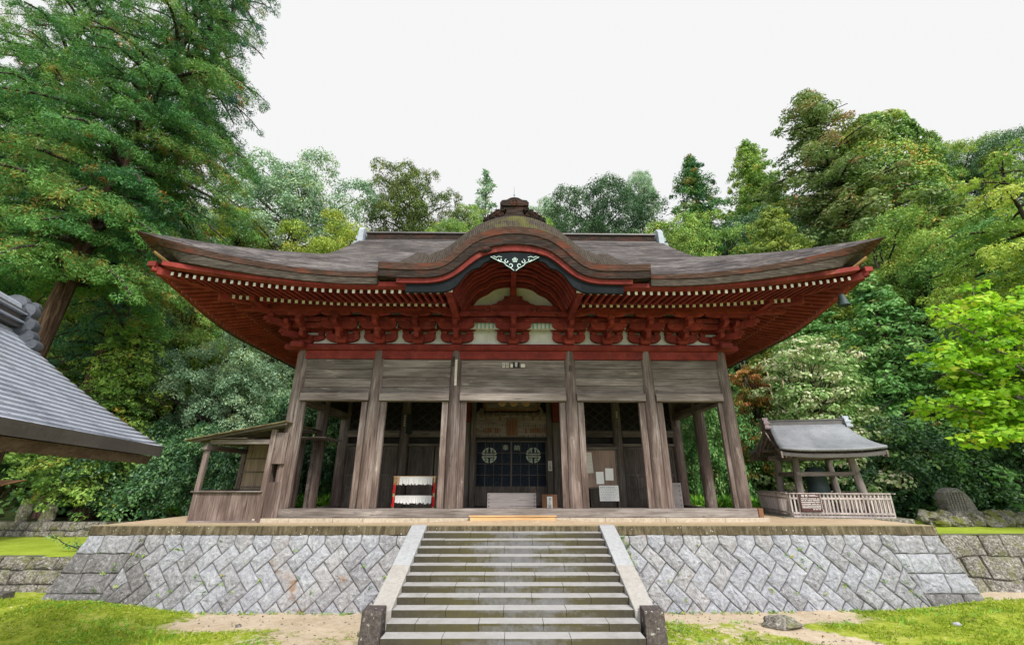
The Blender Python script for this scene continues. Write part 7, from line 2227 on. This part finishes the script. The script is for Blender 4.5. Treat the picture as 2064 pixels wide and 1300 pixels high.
# bright large-leaved tree at the right edge
def lime_tree():
    global rg
    rg = np.random.default_rng(204); rn = random.Random(204)
    F = Fol(); T = MB()
    B = Vector((21.6, 16.6, 1.8))
    T.tube([(0, 0, -0.5), (0, 0, 0), (-0.2, 0.1, 2.0), (-0.35, 0.2, 4.2), (-0.1, 0.2, 6.4), (0.2, 0.1, 8.0)], [0.34, 0.26, 0.22, 0.17, 0.11, 0.05], 10)
    ends = []
    for (s, e, r) in (((-0.25, 0.1, 2.6), (-2.6, -0.3, 3.3), 0.08), ((-0.3, 0.1, 3.4), (-3.0, 0.4, 4.4), 0.09), ((-0.3, 0.2, 4.2), (-3.2, 0.1, 6.3), 0.08), ((-0.2, 0.2, 5.2), (-2.6, -0.2, 7.6), 0.07), ((0, 0.2, 6.2), (-1.4, 0.2, 8.9), 0.06), ((0.1, 0.1, 7), (0.6, -0.4, 9.4), 0.05),
                      ((-0.3, 0.1, 3.0), (-0.9, -1.7, 3.3), 0.08), ((-0.3, 0.2, 4.6), (-1.2, -1.5, 6.2), 0.07), ((-0.2, 0.2, 3.8), (1.6, -1.2, 5.2), 0.08), ((0, 0.1, 5.5), (1.8, 0.2, 7.6), 0.07), ((-0.3, 0.1, 2.2), (1.2, -1.6, 2.6), 0.07), ((-0.3, 0.1, 3.2), (-1.6, 1.6, 4.8), 0.07), ((-0.3, 0.1, 4.4), (-2.2, 1.2, 5.6), 0.06)):
        pts = limb(T, s, e, r, 0.02, rn, 0.28, 7)
        for p in pts[3:]:
            for q in range(3):
                d = Vector((rn.uniform(-1, 1), rn.uniform(-1, 1), rn.uniform(-0.55, 0.65)))
                e2 = p + d * rn.uniform(0.5, 1.15)
                limb(T, p, e2, 0.022, 0.007, rn, 0.3, 4)
                ends.append(e2); ends.append(p.lerp(e2, 0.6))
    P = np.array([tuple(e) for e in ends])
    keep = rg.uniform(0, 1, len(P)) > 0.08
    P = P[keep]
    F.clusters(P, np.tile([[-0.25, -0.35, 0.9]], (len(P), 1)), 0.46, 36, 0.21, 0.5, 0.6, np.clip(rg.normal(0.5, 0.22, len(P)), 0, 1), 0.62, 0.25, 0.2)
    t = bpy.data.objects.new('large_leaved_tree', None); COL.objects.link(t); t.location = B; t.scale = (1.42, 1.2, 1.0)
    t['label'] = 'bright lime-green large-leaved tree at the right edge above the stone monument'; t['category'] = 'tree'
    for n_, me in (('trunk', trunk_mesh(T, m_trunk_gr)), ('crown', F.mesh('crown', lf_bright))):
        o = bpy.data.objects.new(n_, me); COL.objects.link(o); o.parent = t
lime_tree()

# bare branch poking up behind the roof
def bare():
    rn = random.Random(77); T = MB()
    def grow(p, d, L, r, n):
        e = p + d * L; limb(T, p, e, r, r * 0.5, rn, 0.15, 3)
        if n > 0:
            for q in range(3): grow(p.lerp(e, rn.uniform(0.45, 1)), (d + Vector((rn.uniform(-.8, .8), rn.uniform(-.3, .3), rn.uniform(-.2, .5)))).normalized(), L * rn.uniform(0.5, 0.75), r * 0.55, n - 1)
    b = Vector((19.6, 36, hill_h(19.6, 36)))
    for q in range(3): grow(b + Vector((q * 0.5, 0, 0)), Vector((rn.uniform(-.3, .3), 0, 1)).normalized(), 6.5, 0.07, 3)
    t = thing('bare_tree', 'leafless pale twiggy tree poking up behind the right part of the temple roof', 'tree', tuple(b))
    T.build('trunk', m_trunk_gr, t)
bare()

# creeping sprig on the left lawn
def sprig():
    global rg
    rg = np.random.default_rng(301); rn = random.Random(301); T = MB(); F = Fol(); ends = []
    for (a, b_) in (((0, 0, 0), (-1.5, 0.1, 0.45)), ((0, 0, 0), (0.2, 0, 0.55)), ((0, 0, 0), (-0.7, 0.2, 0.3)), ((0.0, 0, 0), (0.45, 0.1, 0.3))):
        for p in limb(T, a, b_, 0.03, 0.01, rn, 0.2, 6)[1:]: ends.append(tuple(p))
    P = np.array(ends)
    F.clusters(P, np.tile([[0, -0.3, 1.0]], (len(P), 1)), 0.16, 16, 0.08, 0.6, 0.5)
    t = bpy.data.objects.new('creeping_shrub', None); COL.objects.link(t); t.location = (-14.7, 16.6, 1.14)
    t['label'] = 'small low creeping shrub on the bright left lawn'; t['category'] = 'shrub'
    for n_, me in (('trunk', trunk_mesh(T, m_trunk_dk)), ('foliage', F.mesh('foliage', lf_yew))):
        o = bpy.data.objects.new(n_, me); COL.objects.link(o); o.parent = t
sprig()

# undergrowth covering the hillside, ferns behind the hall, moss tufts on the ground
def stuff(name, label, F, mat):
    me = F.mesh(name, mat); o = bpy.data.objects.new(name, me); COL.objects.link(o)
    o['label'] = label; o['category'] = 'undergrowth'; o['kind'] = 'stuff'
    return o
rg = np.random.default_rng(401); F = Fol(); rn = random.Random(401)
P = []; 
for i in range(9000):
    y = 24 + 62 * rn.random() ** 1.15; x = rn.uniform(-1, 1) * (24 + y * 0.75)
    if abs(x) < 9.5 and y < 33: continue
    hh = hill_h(x, y)
    P.append((x, y, hh + rn.uniform(0.1, 2.4) * (0.5 + 0.5 * nz(x, y, 0.2, 9)) + 0.3))
P = np.array(P)
F.clusters(P, np.tile([[0, -0.55, 0.8]], (len(P), 1)), 0.9, 12, 0.42, 0.5, 0.5)
stuff('hillside_undergrowth', 'dark green undergrowth covering the wooded hillside behind everything', F, lf_scrub)
F = Fol(); P = []
for i in range(2600):
    s = -1 if rn.random() < 0.5 else 1
    x = s * rn.uniform(9.2, 17); y = rn.uniform(22.5, 31)
    if s > 0 and x > 14.5 and y < 24: continue
    P.append((x, y, max(hill_h(x, y), 1.75 if abs(x) > 13 else 2.13) + rn.uniform(0.05, 0.3)))
P = np.array(P)
F.tufts(P, np.tile([[0, -0.3, 0.7]], (len(P), 1)), 0.12, 14, 0.42, 0.07, None, 1.1)
stuff('fern_bank', 'bright ferns growing on the banks behind the hall', F, lf_fern)
F = Fol(); P = []
TT = []
while len(P) < 24000:
    x = rn.uniform(-17, 17); y = rn.uniform(9.0, 14.4)
    if abs(x) < 3.3: continue
    sa = sand_amt(x, y) + 0.9 * nz(x, y, 1.6, 12)
    if sa > 0.28: continue
    if abs(x) < 13.4 and y > 14.1: continue
    P.append((x, y, ground_z(x, y))); TT.append(min(1, max(0, 0.45 + 0.5 * nz(x, y, 1.1, 21) + rn.uniform(-.25, .25))))
P = np.array(P)
F.tufts(P, np.tile([[0, 0, 1.0]], (len(P), 1)), 0.05, 5, 0.065, 0.016, np.array(TT), 1.0)
stuff('moss_tufts', 'short bright moss and grass growing over the yard', F, lf_moss)

# fallen leaves, weeds at the wall and beside the stairs
F = Fol(); P = []
while len(P) < 900:
    x = rn.uniform(-15, 15); y = rn.uniform(9.2, 14.3)
    if abs(x) < 3.3 or (abs(x) < 13.3 and y > 14.05): continue
    P.append((x, y, ground_z(x, y) + 0.012))
P = np.array(P)
F.clusters(P, np.tile([[0, 0, 1.0]], (len(P), 1)), 0.02, 1, 0.055, 0.2, 0.9, None, 0.7)
stuff('fallen_leaves', 'dry brown and yellow leaves scattered over the yard', F, leafmat('dry_leaves', [(0.10, 0.05, 0.02), (0.22, 0.12, 0.05), (0.36, 0.24, 0.10), (0.5, 0.44, 0.3)], None, 0.1))
F = Fol(); P = []
for i in range(60):
    t_ = rn.random(); P.append((3.22 + rn.uniform(0, 0.28) + 0.1 * t_, 14.62 - 0.5 * t_ - 0.10, 1.75 - 1.5 * t_ + rn.uniform(-.1, .1)))
for i in range(150):
    s_ = -1 if rn.random() < 0.5 else 1; x = s_ * rn.uniform(3.3, 13.4); P.append((x, 14.02 + rn.uniform(-.05, .02), ground_z(x, 14.0) + 0.02))
for i in range(60):
    s_ = -1 if rn.random() < 0.5 else 1; u = rn.uniform(3.3, 12.8); v = rn.uniform(0.2, 1.85); P.append((s_ * u, 14.15 + 0.51 * v / 1.945 - 0.06, 1.88 * v / 1.945))
P = np.array(P)
F.clusters(P, np.tile([[0, -0.5, 0.8]], (len(P), 1)), 0.07, 9, 0.06, 0.7, 0.4)
stuff('wall_weeds', 'small green weeds in the joints and along the foot of the herringbone wall', F, lf_mid)

F = Fol(); P = []
while len(P) < 2600:
    x = rn.uniform(-17, 17); y = rn.uniform(9.0, 14.2)
    if abs(x) < 3.4 or (abs(x) < 13.4 and y > 14.0): continue
    if nz(x, y, 0.9, 15) < 0.12 or sand_amt(x, y) > 0.75: continue
    P.append((x, y, ground_z(x, y)))
P = np.array(P)
F.tufts(P, np.tile([[0, 0, 1.0]], (len(P), 1)), 0.03, 6, 0.085, 0.011, None, 0.8)
stuff('grass_blades', 'thin patches of longer grass blades in the moss', F, lf_fern)
me = bpy.data.meshes.new('gravel'); gv = MB()
for i in range(700):
    x = rn.uniform(-12, 12); y = rn.uniform(9.5, 14.0)
    if abs(x) < 3.3 or sand_amt(x, y) < 0.35: continue
    r = rn.uniform(0.008, 0.026); gv.ball((x, y, ground_z(x, y) + r * 0.3), (r * rn.uniform(1, 1.6), r, r * 0.7), n=6, k=4, jit=0.2, rng=rn)
o = gv.build('gravel', m_rubble); o['label'] = 'small pebbles strewn over the sandy strips of the yard'; o['category'] = 'gravel'; o['kind'] = 'stuff'
